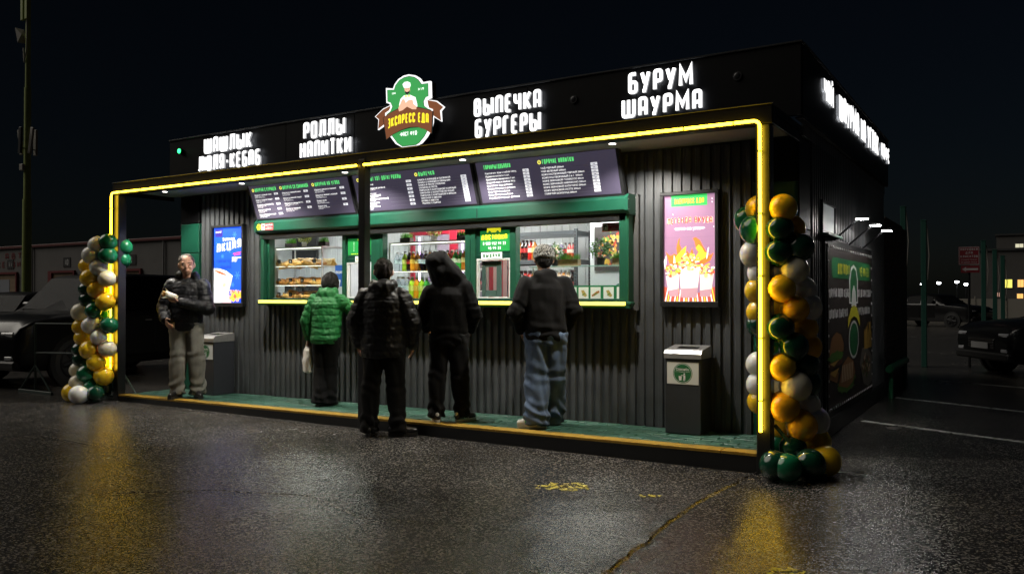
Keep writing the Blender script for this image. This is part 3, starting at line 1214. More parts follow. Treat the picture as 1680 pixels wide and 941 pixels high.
# small round lamps on the parapet
gl = thing('signal_lamp', 'small round green lamp glowing on the left end of the roof parapet', 'lamp', (.373, .70, 3.525))
build('housing', MB().tube([(.373, .728, 3.525), (.373, .69, 3.525)], .042, 16), BLACK, gl, smooth=True)
build('lens', MB().ell((.373, .69, 3.525), (.034, .02, .034), 14, 8), glow('green signal', (.03, .9, .2), 3.5), gl, smooth=True)
for x, w in ((6.75, 'between the БУРГЕРЫ and БУРУМ signs'), (8.45, 'right of the БУРУМ sign')):
    gl = thing('round_lamp', 'unlit round black lamp on the parapet ' + w, 'lamp', (x, .70, 3.47), group='unlit parapet lamps')
    build('ring', MB().tube([(x, .727, 3.47), (x, .715, 3.47)], .042, 18), BLACK, gl, smooth=True)
    build('lens', MB().ell((x, .715, 3.47), (.03, .006, .03), 14, 8), mat('dark lamp glass', (.012, .012, .014), .3), gl, smooth=True)

# ================================================================== MENU BOARDS
MB_BG = glow('menu screen violet', (.05, .043, .07), .72)
MB_W = glow('menu print white', (.75, .75, .75), 1.0)
MB_P = glow('menu price box', (.6, .6, .64), 1.0)
MB_G = glow('menu print green', (.1, .62, .17), 1.0)
MB_Y = glow('menu bullet yellow', (.85, .78, .12), 1.0)
MB_D = glow('menu ink dark', (.05, .05, .06), .5)
tilt = math.atan2(.15, .43)
BV = Vector((0, -math.sin(tilt), math.cos(tilt)))
BH = .45


def board(x0, x1, label, cols):
    O = Vector((x0, .752, 2.468))
    W = x1 - x0
    t_ = thing('menu_board', label, 'menu board', O, group='tilted menu boards above the shutter box')
    U = Vector(UX)
    N = U.cross(BV)
    build('casing', MB().prism(rect(-.03, -.025, W + .03, BH + .025), O, U, BV, .06), BLACK, t_)
    build('screen', MB().prism(rect(0, 0, W, BH), O + N * .004, U, BV, .003), MB_BG, t_)
    ow, ob = O + N * .0055, O + N * .0062
    mw, mg, mp, md, my, ml = MB(), MB(), MB(), MB(), MB(), MB()
    for (head, hx0, hx1, bullet, items, px_, step, sub) in cols:
        hh = .052
        write(mg, head, hx0, hx1, BH - .085, hh, ow, U, BV, wr=.42, t=.0095)
        if bullet:
            flat(my, disc(hx0 - .035, BH - .06, .022), ow, U, BV)
            flat(md, disc(hx0 - .035, BH - .06, .009), ob, U, BV)
        z = BH - .135
        for it in items:
            if it:
                bx = hx0 - .03 if bullet else hx0
                font_print(mw, it, bx, z, .0175, ow, U, BV, wmax=(px_ - bx) * .86, bold=.03)
                if sub:
                    rr = random.Random(it)
                    words = 'лаваш, курица, капуста свежая, морковь, томат, огурец, соус, лук, сыр, булка'.split()
                    for q in range(2):
                        rr.shuffle(words)
                        font_print(mw, ' '.join(words[:rr.choice((3, 4) if q == 0 else (2, 3))]), bx, z - .016 - q * .0135, .0105, ow, U, BV, wmax=(px_ - bx) * .92, bold=.01)
                flat(ml, rect(px_ - (px_ - bx) * .4, z + .001, px_ - .005, z + .003), ow, U, BV)
                flat(mp, rect(px_, z - .006, px_ + .075, z + .022), ow, U, BV)
                font_print(md, '%d' % (random.Random(it + 'p').randrange(9, 33) * 10), px_ + .02, z + .0, .015, ob, U, BV, bold=.02)
            z -= step
    for nm, q, m_ in (('print_white', mw, MB_W), ('print_heading', mg, MB_G), ('print_price_boxes', mp, MB_P), ('print_prices', md, MB_D), ('print_bullets', my, MB_Y), ('print_rules', ml, mat('menu rule', (.2, .2, .22), .5))):
        if q.v:
            build(nm, q, m_, t_, fixn=False)
    return t_


board(1.955, 3.715, 'violet menu board headed ШАУРМА, leftmost above the shutter box', [
    ('ШАУРМА С КУРИЦЕЙ', .10, .50, True, ['Шаурма с курицей мини', 'Шаурма с курицей стандарт', 'Шаурма с курицей XXL', 'Донер с курицей', 'Шаурма вегетарианская стандарт'], .44, .066, True),
    ('ШАУРМА СО СВИНИНОЙ', .62, 1.08, True, ['Шаурма со свининой мини', 'Шаурма со свининой стандарт', 'Шаурма со свининой XXL', 'Донер со свининой'], .98, .07, True),
    ('ШАУРМА НА УГЛЯХ', 1.20, 1.62, True, ['Шаурма в лаваше со свининой', 'Шаурма в лаваше с курицей', 'Бурум люля', 'Бурум сыр'], 1.60, .07, True)])
board(3.80, 5.525, 'violet menu board headed БУРГЕРЫ ХОТ-ДОГИ РОЛЛЫ and ВЫПЕЧКА, in the middle', [
    ('БУРГЕРЫ/ ХОТ-ДОГИ/ РОЛЛЫ', .11, .74, True, ['Бургер куриный', 'Бургер с говядиной двойной', 'Чизбургер', 'Хот-дог классический', 'Хот-дог французский (острый)', 'Ролл с картофелем', 'Ролл с креветками'], .80, .0445, True),
    ('ВЫПЕЧКА', 1.0, 1.23, True, ['САМСА С КУРИЦЕЙ И ПАПРИКОЙ', 'САМСА С КУРИЦЕЙ И ОВОЩАМИ', 'САМСА В ТЕСТЕ СЛОЕНОМ', 'СОСИСКА В ТЕСТЕ', 'ПИРОЖОК С КАРТОШКОЙ ЖАРЕНЫЙ', 'ПИРОЖОК С КАПУСТОЙ ПЕЧЕНЫЙ', 'ПИРОЖОК С КАРТОШКОЙ И ЯЙЦОМ', 'ПИРОЖОК С МЯСОМ', 'БЕЛЯШ С МЯСОМ', 'ЧЕБУРЕК С СЫРОМ'], 1.58, .0305, False)])
board(5.605, 7.275, 'violet menu board headed ГАРНИРЫ ДОБАВКИ and ГОРЯЧИЕ НАПИТКИ, rightmost of the row', [
    ('ГАРНИРЫ/ДОБАВКИ', .10, .44, False, ['Картофель фри с собой 100гр.', 'Куриные котлеты 6 шт.', 'Креветки в панировке 5 шт.', 'Сырный соус к любой 30гр.', 'Картофель фри добавка', 'Перец халапеньо добавка', 'Сыр тертый добавка', 'Острый перец добавка', 'Корейская морковь добавка'], .58, .034, False),
    ('ГОРЯЧИЕ НАПИТКИ', .83, 1.20, True, ['ЧАЙ ЧЕРНЫЙ 200мл', 'ЧАЙ ЗЕЛЕНЫЙ 200мл', 'КОФЕ РАСТВОРИМЫЙ ЧЕРНЫЙ 200мл', 'КОФЕ РАСТВОРИМЫЙ 3 в 1  200мл', 'КОФЕ ЗЕРНОВОЙ ЭСПРЕССО 80мл', 'КОФЕ ЗЕРНОВОЙ АМЕРИКАНО 200мл', 'КОФЕ ЗЕРНОВОЙ КАПУЧИНО 200мл', 'КОФЕ ЗЕРНОВОЙ ЛАТТЕ 200мл', 'ГОРЯЧИЙ ШОКОЛАД 200мл'], 1.38, .034, False)])


# ================================================================== LIGHT-BOX POSTERS
def lightbox(label, x0, x1, z0, z1):
    t_ = thing('poster_lightbox', label, 'poster', ((x0 + x1) / 2, .9, z0), group='light-box posters on the front wall')
    fw = .035
    for q in ((x0, z0, x1, z0 + fw + .02), (x0, z1 - fw, x1, z1), (x0, z0 + fw + .0202, x0 + fw, z1 - fw - .0002), (x1 - fw, z0 + fw + .0202, x1, z1 - fw - .0002)):
        build('frame', MB().box(q[0], .835, q[1], q[2], .906, q[3], .004), BLACK, t_)
    return t_, x0 + fw, x1 - fw, z0 + fw + .02, z1 - fw


def layer(t_, name, polys, m, k):
    mb = MB()
    for p in polys:
        flat(mb, p, (0, .868 - k * .0008, 0), UX, UZ)
    return build(name, mb, m, t_, fixn=False)


def blobs(rr, cx, cz, rx, rz, n, r0, r1):
    out = []
    for i in range(n):
        a = rr.uniform(0, 2 * math.pi)
        d = math.sqrt(rr.random())
        x, z = cx + rx * d * math.cos(a), cz + rz * d * math.sin(a)
        q = rr.uniform(r0, r1)
        ph = rr.uniform(0, 3)
        w = rr.uniform(.35, .9)
        pts = []
        for k in range(9):
            b = 2 * math.pi * k / 9
            u, v_ = q * math.cos(b) * rr.uniform(.75, 1.1), q * w * math.sin(b) * rr.uniform(.75, 1.1)
            pts.append((x + u * math.cos(ph) - v_ * math.sin(ph), z + u * math.sin(ph) + v_ * math.cos(ph)))
        out.append(pts)
    return out


# blue winter poster
P, a, b, c, d = lightbox('blue lit poster with a white tea cup left of the serving windows', .885, 1.56, 1.29, 2.435)
BLUE = glow('poster blue', (.010, .062, .55), 1.5)
w, h = b - a, d - c
N_ = lambda x, y: (a + x * w, c + y * h)
layer(P, 'print_sheet', [rect(a, c, b, d)], BLUE, 0)
layer(P, 'print_tag', [[N_(.04, .88), N_(.30, .88), N_(.30, .98), N_(.04, .98)]], glow('poster navy', (.03, .02, .2), 1), 1)
rr = random.Random(5)
snow = []
for (x, y, r_) in ((.72, .9, .07), (.82, .36, .1), (.66, .24, .06), (.3, .62, .05), (.85, .15, .05), (.1, .8, .02), (.55, .68, .03)):
    X0, Z0 = N_(x, y)
    for k in range(3):
        q = math.pi * k / 3
        dx, dz = math.cos(q) * r_ * w, math.sin(q) * r_ * w
        nx, nz = -math.sin(q) * .006, math.cos(q) * .006
        snow.append([(X0 - dx + nx, Z0 - dz + nz), (X0 - dx - nx, Z0 - dz - nz), (X0 + dx - nx, Z0 + dz - nz), (X0 + dx + nx, Z0 + dz + nz)])
layer(P, 'print_snowflakes', snow, glow('poster light blue', (.05, .2, .75), 1.1), 1)
G_PW = glow('poster white', (.85, .87, .92), .95)
cup = [N_(0, 0), N_(.42, 0), N_(.50, .10), N_(.60, .25), N_(.66, .355), N_(.45, .42), N_(.2, .455), N_(0, .46)]
layer(P, 'print_cup', [cup], G_PW, 2)
layer(P, 'print_cup_shade', [[N_(.25, 0), N_(.42, 0), N_(.60, .25), N_(.66, .355), N_(.5, .34), N_(.4, .2)]], glow('poster pale grey', (.45, .47, .62), 1.2), 3)
layer(P, 'print_tea', [[N_(.03, .435), N_(.2, .425), N_(.4, .385), N_(.5, .36), N_(.36, .365), N_(.18, .39), N_(.04, .42)]], glow('poster tea', (.36, .11, .05), 1.1), 4)
layer(P, 'print_tag_paper', [[N_(.30, .2), N_(.44, .22), N_(.43, .27), N_(.31, .255)], [N_(.36, .15), N_(.37, .3), N_(.385, .3), N_(.375, .15)]], glow('poster peach', (.75, .4, .3), 1.1), 4)
food = blobs(rr, a + .76 * w, c + .10 * h, .2 * w, .075 * h, 46, .02, .045)
for i, cc in enumerate(((.85, .55, .05), (.75, .12, .04), (.8, .35, .3), (.5, .42, .05))):
    layer(P, 'print_wrap_filling', food[i::4], glow('poster food %d' % i, cc, 1.1), 5 + i)
layer(P, 'print_napkin', [[N_(.3, 0), N_(.62, 0), N_(.6, .08), N_(.5, .12), N_(.36, .09)]], glow('poster pink paper', (.8, .5, .55), 1.15), 5)
mb = MB()
O_ = (0, .866, 0)
write(mb, 'ЗИМНЯЯ', *[N_(x, 0)[0] for x in (.30, .72)], N_(0, .82)[1], .045, O_, UX, UZ, t=.012)
sl = lambda x, y: (x, y + (x - a) * .13)
write(mb, 'АКЦИЯ', *[N_(x, 0)[0] for x in (.10, .95)], N_(0, .655)[1], .13, O_, UX, UZ, wr=.5, t=.025, warp=sl)
for q in range(3):
    font_print(mb, ('при покупке', 'любого', 'набора')[q], N_(.63, 0)[0], N_(0, .588 - q * .022)[1], .02, O_, UX, UZ, wmax=.34 * w, bold=.04)
font_print(mb, 'ГОРЯЧЕЕ', N_(.06, 0)[0], N_(0, .935)[1], .018, O_, UX, UZ, wmax=.2 * w, bold=.04)
build('print_white_lettering', mb, G_PW, P, fixn=False)
layer(P, 'print_red_swash', [[N_(.66, .64), N_(.95, .66), N_(.97, .675), N_(.68, .655)], [N_(.70, .62), N_(.92, .635), N_(.93, .645), N_(.71, .632)]], glow('poster red', (.75, .06, .06), 1.1), 4)
mb = MB()
font_print(mb, 'ГОРЯЧИЙ ЧАЙ', N_(.10, 0)[0], N_(0, .535)[1], .036, O_, UX, UZ, wmax=.5 * w, bold=.02)
font_print(mb, 'В', N_(.56, 0)[0], N_(0, .50)[1], .03, O_, UX, UZ, bold=.02)
font_print(mb, 'ПОДАРОК', N_(.24, 0)[0], N_(0, .455)[1], .036, O_, UX, UZ, wmax=.38 * w, bold=.02)
build('print_dark_lettering', mb, glow('poster dark blue', (.008, .02, .2), 1), P, fixn=False)

# violet poster with three cups in flames
P, a, b, c, d = lightbox('violet lit poster with flames over three filled cups right of the windows', 7.645, 8.232, 1.335, 2.458)
w, h = b - a, d - c
layer(P, 'print_sheet', [rect(a, c, b, d)], glow('poster violet', (.29, .155, .25), 1.0), 0)
layer(P, 'print_planks', [[N_(0, y), N_(1, y), N_(1, y + .004), N_(0, y + .004)] for y in (.93, .8, .72, .6, .52)], glow('poster violet dark', (.24, .13, .21), 1.2), 1)
layer(P, 'print_header', [[N_(.14, .895), N_(.84, .895), N_(.84, 1), N_(.14, 1)]], glow('poster green', (.03, .40, .08), 1.2), 1)
mb = MB()
write(mb, 'ЭКСПРЕСС ЕДА', *[N_(x, 0)[0] for x in (.20, .78)], N_(0, .918)[1], .05, O_, UX, UZ, wr=.42, t=.0095)
build('print_yellow_lettering', mb, G_Y, P, fixn=False)
aw = lambda x, y: (x, y - .22 * ((x - (a + b) / 2)) ** 2)
mb = MB()
write(mb, 'ЛЕГЕНДА ВКУСА', *[N_(x, 0)[0] for x in (.055, .945)], N_(0, .732)[1], .066, (0, .8668, 0), UX, UZ, wr=.5, t=.021, warp=aw)
build('print_cream_lettering', mb, glow('poster pale orange', (.95, .68, .5), 1.2), P, fixn=False)
mb = MB()
write(mb, 'ЛЕГЕНДА ВКУСА', *[N_(x, 0)[0] for x in (.06, .94)], N_(0, .736)[1], .058, (0, .866, 0), UX, UZ, wr=.5, t=.0105, warp=aw)
build('print_red_lettering', mb, glow('poster red b', (.7, .05, .03), 1.1), P, fixn=False)
mb = MB()
font_print(mb, '·мясо на углях·', N_(.5, 0)[0], N_(0, .672)[1], .028, O_, UX, UZ, wmax=.6 * w, bold=.05, align='c')
build('print_white_lettering', mb, G_PW, P, fixn=False)
fl_r = [[(.03, .47), (.12, .43), (.2, .45), (.26, .44), (.24, .50), (.27, .57), (.31, .60), (.30, .54), (.34, .50), (.30, .44), (.38, .40), (.28, .34), (.1, .36)],
        [(.62, .50), (.60, .56), (.56, .59), (.62, .60), (.7, .57), (.75, .52), (.8, .48), (.86, .42), (.96, .45), (.9, .38), (.75, .34), (.6, .38), (.66, .46)],
        [(.4, .36), (.45, .48), (.5, .44), (.55, .5), (.6, .4), (.62, .34), (.5, .32)]]
layer(P, 'print_flames', [[N_(*q) for q in f_] for f_ in fl_r], glow('poster flame orange', (.85, .16, .03), 1.2), 2)
fl_y = [[(.2, .40), (.3, .46), (.38, .50), (.44, .52), (.42, .46), (.36, .42), (.3, .37), (.22, .37)], [(.62, .5), (.68, .53), (.74, .50), (.78, .46), (.88, .44), (.78, .40), (.66, .37), (.62, .42), (.68, .46)]]
layer(P, 'print_flames', [[N_(*q) for q in f_] for f_ in fl_y], glow('poster flame yellow', (.95, .5, .04), 1.2), 3)
rays = []
for k in range(22):
    x = (k + .5) / 22
    rays.append([N_(x - .012, 0), N_(x + .012, 0), N_(.5 + (x - .5) * .86 + .009, .07 + .18 * abs(x - .5) * 1.1), N_(.5 + (x - .5) * .86 - .009, .07 + .18 * abs(x - .5) * 1.1)])
layer(P, 'print_table', [[N_(0, 0), N_(1, 0), N_(1, .14), N_(.5, .05), N_(0, .14)]], glow('poster coals', (.45, .08, .05), 1.1), 2)
layer(P, 'print_rays', rays[::2], G_PW, 3)
layer(P, 'print_rays', rays[1::4], glow('poster food 0', (.85, .55, .05), 1.1), 3)
cups = [[(.03, .24), (.30, .27), (.28, .05), (.1, .045)], [(.70, .25), (.97, .27), (.90, .045), (.70, .045)], [(.29, .335), (.71, .325), (.64, .035), (.34, .035)]]
cc2 = [glow('poster cup', (.72, .64, .62), .8), glow('poster cup b', (.5, .28, .33), .8)]
for i, q in enumerate(cups):
    layer(P, 'print_cup', [[N_(*p) for p in q]], cc2[0], 4 + (2 if i == 2 else 0))
    lo = [q[3], q[2], tuple((q[2][j] * .68 + q[1][j] * .32) for j in (0, 1)), tuple((q[3][j] * .72 + q[0][j] * .28) for j in (0, 1))]
    layer(P, 'print_cup_shade', [[N_(*p) for p in lo]], cc2[1], 5 + (2 if i == 2 else 0))
rr = random.Random(9)
heaps = [blobs(rr, a + .17 * w, c + .29 * h, .15 * w, .055 * h, 50, .010, .024), blobs(rr, a + .83 * w, c + .29 * h, .15 * w, .06 * h, 50, .010, .024), blobs(rr, a + .5 * w, c + .37 * h, .2 * w, .075 * h, 90, .010, .024)]
cols5 = [((.8, .42, .06)), ((.62, .1, .05)), ((.9, .8, .62)), ((.35, .45, .05)), ((.75, .5, .2))]
for hi, hp in enumerate(heaps):
    for i, cc in enumerate(cols5):
        layer(P, 'print_filling', hp[i::5], glow('poster fill %d' % i, cc, 1.15), 8 + i + hi * .5)
layer(P, 'print_garlic', [[N_(.02, .3), N_(.05, .36), N_(.05, .44), N_(.0, .38)], [N_(.84, .39), N_(.88, .50), N_(.86, .50), N_(.825, .4)], [N_(.19, .36), N_(.23, .36), N_(.22, .41), N_(.2, .44)]], G_PW, 14)
spk = [[N_(x, y), N_(x + .02, y - .01), N_(x + .012, y + .012)] for x, y in ((.17, .82), (.93, .95), (.93, .92), (.96, .69), (.36, .17), (.6, .2))]
layer(P, 'print_sparkles', spk, G_PW, 15)

# ================================================================== SIGNS AND STICKERS ROUND THE HATCHES
PR_G = mat('sign print green', (.012, .17, .05), .4)
PR_Y = mat('sign print yellow', (.75, .65, .02), .4)
PR_W = mat('sign print white', (.75, .75, .75), .4)
PR_R = mat('sticker red', (.55, .025, .04), .4)
PR_K = mat('sign print black', (.01, .01, .01), .5)
LIT_G = glow('delivery sign green', (.012, .21, .045), .55)
LIT_Y = glow('delivery sign yellow', (.8, .75, .02), .75)
LIT_W = glow('delivery sign white', (.75, .8, .75), .6)


def plate(name, label, cat, x0, x1, z0, z1, y, m, d=.004, group=None):
    t_ = thing(name, label, cat, ((x0 + x1) / 2, y, z0), group=group)
    build('plate', MB().box(x0, y - d, z0, x1, y, z1, .001), m, t_)
    return t_


t_ = plate('delivery_sign', 'green ДОСТАВКА sign with a yellow van above the pickup hatch', 'sign', 5.525, 5.915, 1.935, 2.165, .817, LIT_G)
yo = (0, .8118, 0)
mb = MB()
write(mb, 'ДОСТАВКА', 5.545, 5.885, 2.065, .058, yo, UX, UZ, wr=.6, t=.014)
van = [(5.615, 2.145), (5.80, 2.145), (5.80, 2.185), (5.775, 2.215), (5.735, 2.222), (5.625, 2.222)]
flat(mb, van, yo, UX, UZ)
build('print_yellow', mb, LIT_Y, t_, fixn=False)
mb = MB()
for x in (5.655, 5.76):
    flat(mb, disc(x, 2.145, .02), (0, .811, 0), UX, UZ)
flat(mb, [(5.735, 2.19), (5.78, 2.19), (5.765, 2.21), (5.738, 2.213)], (0, .811, 0), UX, UZ)
build('print_van_wheels', mb, LIT_G, t_, fixn=False)
mb = MB()
write(mb, '8 900 452 44 33', 5.565, 5.865, 2.005, .036, yo, UX, UZ, wr=.5, t=.0085)
write(mb, '45-44-33', 5.635, 5.80, 1.955, .033, yo, UX, UZ, wr=.5, t=.0085)
build('print_white', mb, LIT_W, t_, fixn=False)
t_ = plate('pickup_plate', 'white plate reading ВЫДАЧА in green letters over the right hatch', 'sign', 5.545, 5.82, 1.855, 1.925, .812, LIT_W)
mb = MB()
write(mb, 'ВЫДАЧА', 5.57, 5.795, 1.868, .042, (0, .8068, 0), UX, UZ, wr=.55, t=.011)
build('print_green', mb, PR_G, t_, fixn=False)
t_ = plate('opening_hours_sign', 'green opening hours sign above the left hatch behind the middle post', 'sign', 3.535, 3.92, 1.945, 2.15, .817, LIT_G)
mb = MB()
write(mb, '9', 3.72, 3.755, 2.06, .06, yo, UX, UZ, t=.012)
write(mb, '00', 3.765, 3.80, 2.085, .035, yo, UX, UZ, t=.006)
for q in range(7):
    font_print(mb, 'ПВСЧПСВ'[q], 3.63, 2.095 - q * .017, .012, yo, UX, UZ, bold=.03)
font_print(mb, 'до', 3.75, 2.03, .018, yo, UX, UZ, bold=.03)
write(mb, '23 00', 3.73, 3.80, 1.99, .03, yo, UX, UZ, t=.006)
build('print_white', mb, LIT_W, t_, fixn=False)
mb = MB()
font_print(mb, 'РЕЖИМ РАБОТЫ', 3.70, 2.125, .018, yo, UX, UZ, bold=.03, wmax=.2)
font_print(mb, 'ждем вас каждый день', 3.59, 1.957, .012, yo, UX, UZ, bold=.03, wmax=.32)
build('print_yellow', mb, LIT_Y, t_, fixn=False)
t_ = plate('cash_desk_plate', 'white plate reading КАССА in amber letters over the left hatch', 'sign', 3.66, 3.86, 1.862, 1.93, .812, LIT_W)
mb = MB()
write(mb, 'КАССА', 3.68, 3.845, 1.874, .042, (0, .8068, 0), UX, UZ, wr=.55, t=.011)
build('print_amber', mb, mat('print amber', (.6, .32, .03), .4), t_, fixn=False)


def cctv(x0, z0, y, label):
    t_ = plate('camera_warning_sticker', label, 'sticker', x0, x0 + .225, z0, z0 + .088, y, PR_R, .002, group='red camera warning stickers')
    o1 = (0, y - .0026, 0)
    mb = MB()
    flat(mb, rect(x0 + .005, z0 + .006, x0 + .07, z0 + .082), o1, UX, UZ)
    write(mb, 'ВНИМАНИЕ!', x0 + .085, x0 + .215, z0 + .056, .02, o1, UX, UZ, t=.004)
    write(mb, 'ВЕДЕТСЯ', x0 + .11, x0 + .19, z0 + .034, .010, o1, UX, UZ, t=.0025)
    write(mb, 'ВИДЕОНАБЛЮДЕНИЕ', x0 + .085, x0 + .215, z0 + .014, .012, o1, UX, UZ, t=.003)
    build('print_white', mb, PR_W, t_, fixn=False)
    mb = MB()
    o2 = (0, y - .003, 0)
    flat(mb, [(x0 + .012, z0 + .04), (x0 + .045, z0 + .05), (x0 + .06, z0 + .043), (x0 + .052, z0 + .065), (x0 + .02, z0 + .07)], o2, UX, UZ)
    flat(mb, [(x0 + .022, z0 + .02), (x0 + .03, z0 + .02), (x0 + .034, z0 + .045), (x0 + .026, z0 + .045)], o2, UX, UZ)
    flat(mb, [(x0 + .01, z0 + .018), (x0 + .022, z0 + .018), (x0 + .022, z0 + .032), (x0 + .01, z0 + .032)], o2, UX, UZ)
    build('print_camera', mb, PR_K, t_, fixn=False)


cctv(2.115, 2.308, .679, 'red camera warning sticker on the left end of the shutter box')
cctv(7.015, 2.10, .846, 'red camera warning sticker in the top right corner of the window')
t_ = thing('round_sticker', 'round yellow sticker on the left end of the shutter box', 'sticker', (2.07, .678, 2.31))
build('disc', MB().prism(disc(2.067, 2.352, .04), (0, .676, 0), UX, UZ, .003), mat('sticker yellow', (.75, .65, .02), .4), t_)
mb = MB()
flat(mb, disc(2.067, 2.352, .018, .008), (0, .6755, 0), UX, UZ)
flat(mb, disc(2.067, 2.36, .009, .009), (0, .6755, 0), UX, UZ)
build('print', mb, PR_K, t_, fixn=False)

# ================================================================== RIGHT-HAND SIDE: banner, lamps, small window
bn = thing('food_banner', 'dark banner with burger and wrap pictures on the right-hand side of the kiosk', 'banner', (9.0, 3.3, .2))
BX = 9.012
by0, by1, bz0, bz1 = 1.90, 4.75, .25, 1.975
build('backing_frame', MB().box(8.975, by0 - .06, bz0 - .06, 9.0, by1 + .06, bz1 + .06, .004), BLACK, bn)
build('cloth', MB().box(9.001, by0, bz0, BX, by1, bz1, .002), mat('banner dark brown', (.028, .02, .018), .5, var=.15, vscale=2), bn)


def lay2(name, polys, m, k=1):
    mb = MB()
    for p in polys:
        flat(mb, p, (BX + .001 + k * .001, 0, 0), UY, UZ)
    return build(name, mb, m, bn, fixn=False)


B_ = lambda x, y: (by0 + x * (by1 - by0), bz0 + y * (bz1 - bz0))
lay2('print_band', [[B_(.09, .80), B_(.93, .80), B_(.95, .83), B_(.95, .90), B_(.93, .925), B_(.09, .925), B_(.07, .90), B_(.07, .83)]], mat('banner green', (.015, .15, .05), .45))
bo = (BX + .003, 0, 0)
mb = MB()
write(mb, 'ДОСТАВКА', B_(.18, 0)[0], B_(.43, 0)[0], B_(0, .825)[1], .12, bo, UY, UZ, wr=.42, t=.025)
write(mb, '45-44-33', B_(.67, 0)[0], B_(.90, 0)[0], B_(0, .825)[1], .12, bo, UY, UZ, wr=.42, t=.025)
build('print_yellow', mb, mat('banner yellow', (.65, .6, .03), .45), bn, fixn=False)
mb = MB()
for (tx, xa, xb, zz) in (('ШАУРМА ЛЮЛЯ-КЕБАБ', .02, .41, .68), ('ШАШЛЫК ВЫПЕЧКА', .02, .38, .555), ('ХОТ-ДОГ КОФЕ С СОБОЙ', .62, .96, .68), ('БУРГЕРЫ НАПИТКИ', .62, .93, .555)):
    write(mb, tx, B_(xa, 0)[0], B_(xb, 0)[0], B_(0, zz)[1], .10, bo, UY, UZ, wr=.42, t=.021)
lay2('print_logo_rim', [[B_(.42, .64), B_(.62, .64), B_(.62, .80), B_(.58, .88), B_(.52, .90), B_(.46, .88), B_(.42, .80)], disc(*B_(.52, .40), .33, .22)], mat('banner white', (.7, .7, .7), .45), 2)
lay2('print_logo_face', [[B_(.44, .65), B_(.60, .65), B_(.60, .79), B_(.57, .86), B_(.52, .88), B_(.47, .86), B_(.44, .79)], disc(*B_(.52, .40), .29, .19)], mat('banner green', (.015, .15, .05), .45), 3)
lay2('print_logo_chef', [[B_(.46, .62), B_(.58, .62), B_(.56, .72), B_(.53, .76), B_(.51, .76), B_(.48, .72)]], mat('banner white', (.7, .7, .7), .45), 4)
lay2('print_logo_ribbon', [[B_(.38, .48), B_(.45, .54), B_(.52, .555), B_(.59, .54), B_(.66, .48), B_(.65, .54), B_(.59, .61), B_(.52, .63), B_(.45, .61), B_(.39, .54)]], mat('banner yellow', (.65, .6, .03), .45), 5)
build('print_white', mb, mat('banner white', (.7, .7, .7), .45), bn, fixn=False)


def spikes(cx, cy, rx, ry, n, j, rr):
    return [(cx + rx * (1 + rr.uniform(-j, j)) * math.cos(2 * math.pi * k / n), cy + ry * (1 + rr.uniform(-j, j)) * math.sin(2 * math.pi * k / n)) for k in range(n)]


rr = random.Random(21)
BUN, LET, MEAT, CHZ, SAU = (mat('banner bun', (.24, .11, .035), .5), mat('banner lettuce', (.06, .17, .02), .5), mat('banner meat', (.09, .03, .015), .5), mat('banner cheese', (.5, .3, .05), .5), mat('banner sauce', (.55, .42, .28), .5))
lay2('print_burger', [[B_(.02, .36), B_(.06, .44), B_(.15, .47), B_(.24, .45), B_(.30, .39), B_(.29, .345), B_(.03, .33)], [B_(.02, .20), B_(.16, .16), B_(.2, .22), B_(.04, .25)]], BUN, 2)
lay2('print_burger_lettuce', [spikes(*B_(.15, .325), .4, .055, 40, .25, rr)], LET, 3)
lay2('print_burger_meat', [[B_(.01, .255), B_(.26, .27), B_(.27, .30), B_(.01, .30)]], MEAT, 3)
lay2('print_burger_cheese', [[B_(.02, .235), B_(.2, .25), B_(.12, .20)], [B_(.02, .29), B_(.2, .30), B_(.1, .27)]], CHZ, 4)
lay2('print_hotdog_lettuce', [spikes(*B_(.36, .13), .52, .10, 46, .22, rr)], LET, 5)
lay2('print_hotdog', [[B_(.18, .14), B_(.26, .26), B_(.38, .30), B_(.50, .26), B_(.54, .18), B_(.48, .12), B_(.36, .10)]], BUN, 6)
lay2('print_hotdog_sauce', [[B_(.24 + k * .035, .15), B_(.255 + k * .035, .15), B_(.275 + k * .035, .255), B_(.262 + k * .035, .255)] for k in range(7)], SAU, 7)
lay2('print_wrap', [[B_(.66, .22), B_(.72, .32), B_(.84, .33), B_(.99, .24), B_(.99, .06), B_(.88, .03), B_(.76, .07)]], mat('banner wrap grey', (.16, .15, .13), .5), 2)
for i, cc in enumerate((MEAT, LET, BUN, SAU)):
    lay2('print_wrap_filling', blobs(rr, *B_(.83, .19), .33, .13, 16, .02, .05), cc, 3 + i)
lay2('print_fries', [[B_(.78 + k * .022, .31), B_(.80 + k * .022, .31), B_(.79 + k * .026 + rr.uniform(-.02, .02), .42 + rr.uniform(0, .09)), B_(.775 + k * .026, .42 + rr.uniform(0, .09))] for k in range(9)], CHZ, 3)
GROM = mat('steel grommet', (.75, .75, .75), .3, .6)
ng = 0
for k in range(24):
    for z in (bz0 + .03, bz1 - .03):
        y = by0 + .05 + k * (by1 - by0 - .1) / 23
        build('grommet', MB().tube([(BX - .001, y, z), (BX + .006, y, z)], .014, 8), GROM, bn)
for k in range(1, 11):
    for y in (by0 + .03, by1 - .03):
        z = bz0 + .03 + k * (bz1 - bz0 - .06) / 11
        build('grommet', MB().tube([(BX - .001, y, z), (BX + .006, y, z)], .014, 8), GROM, bn)
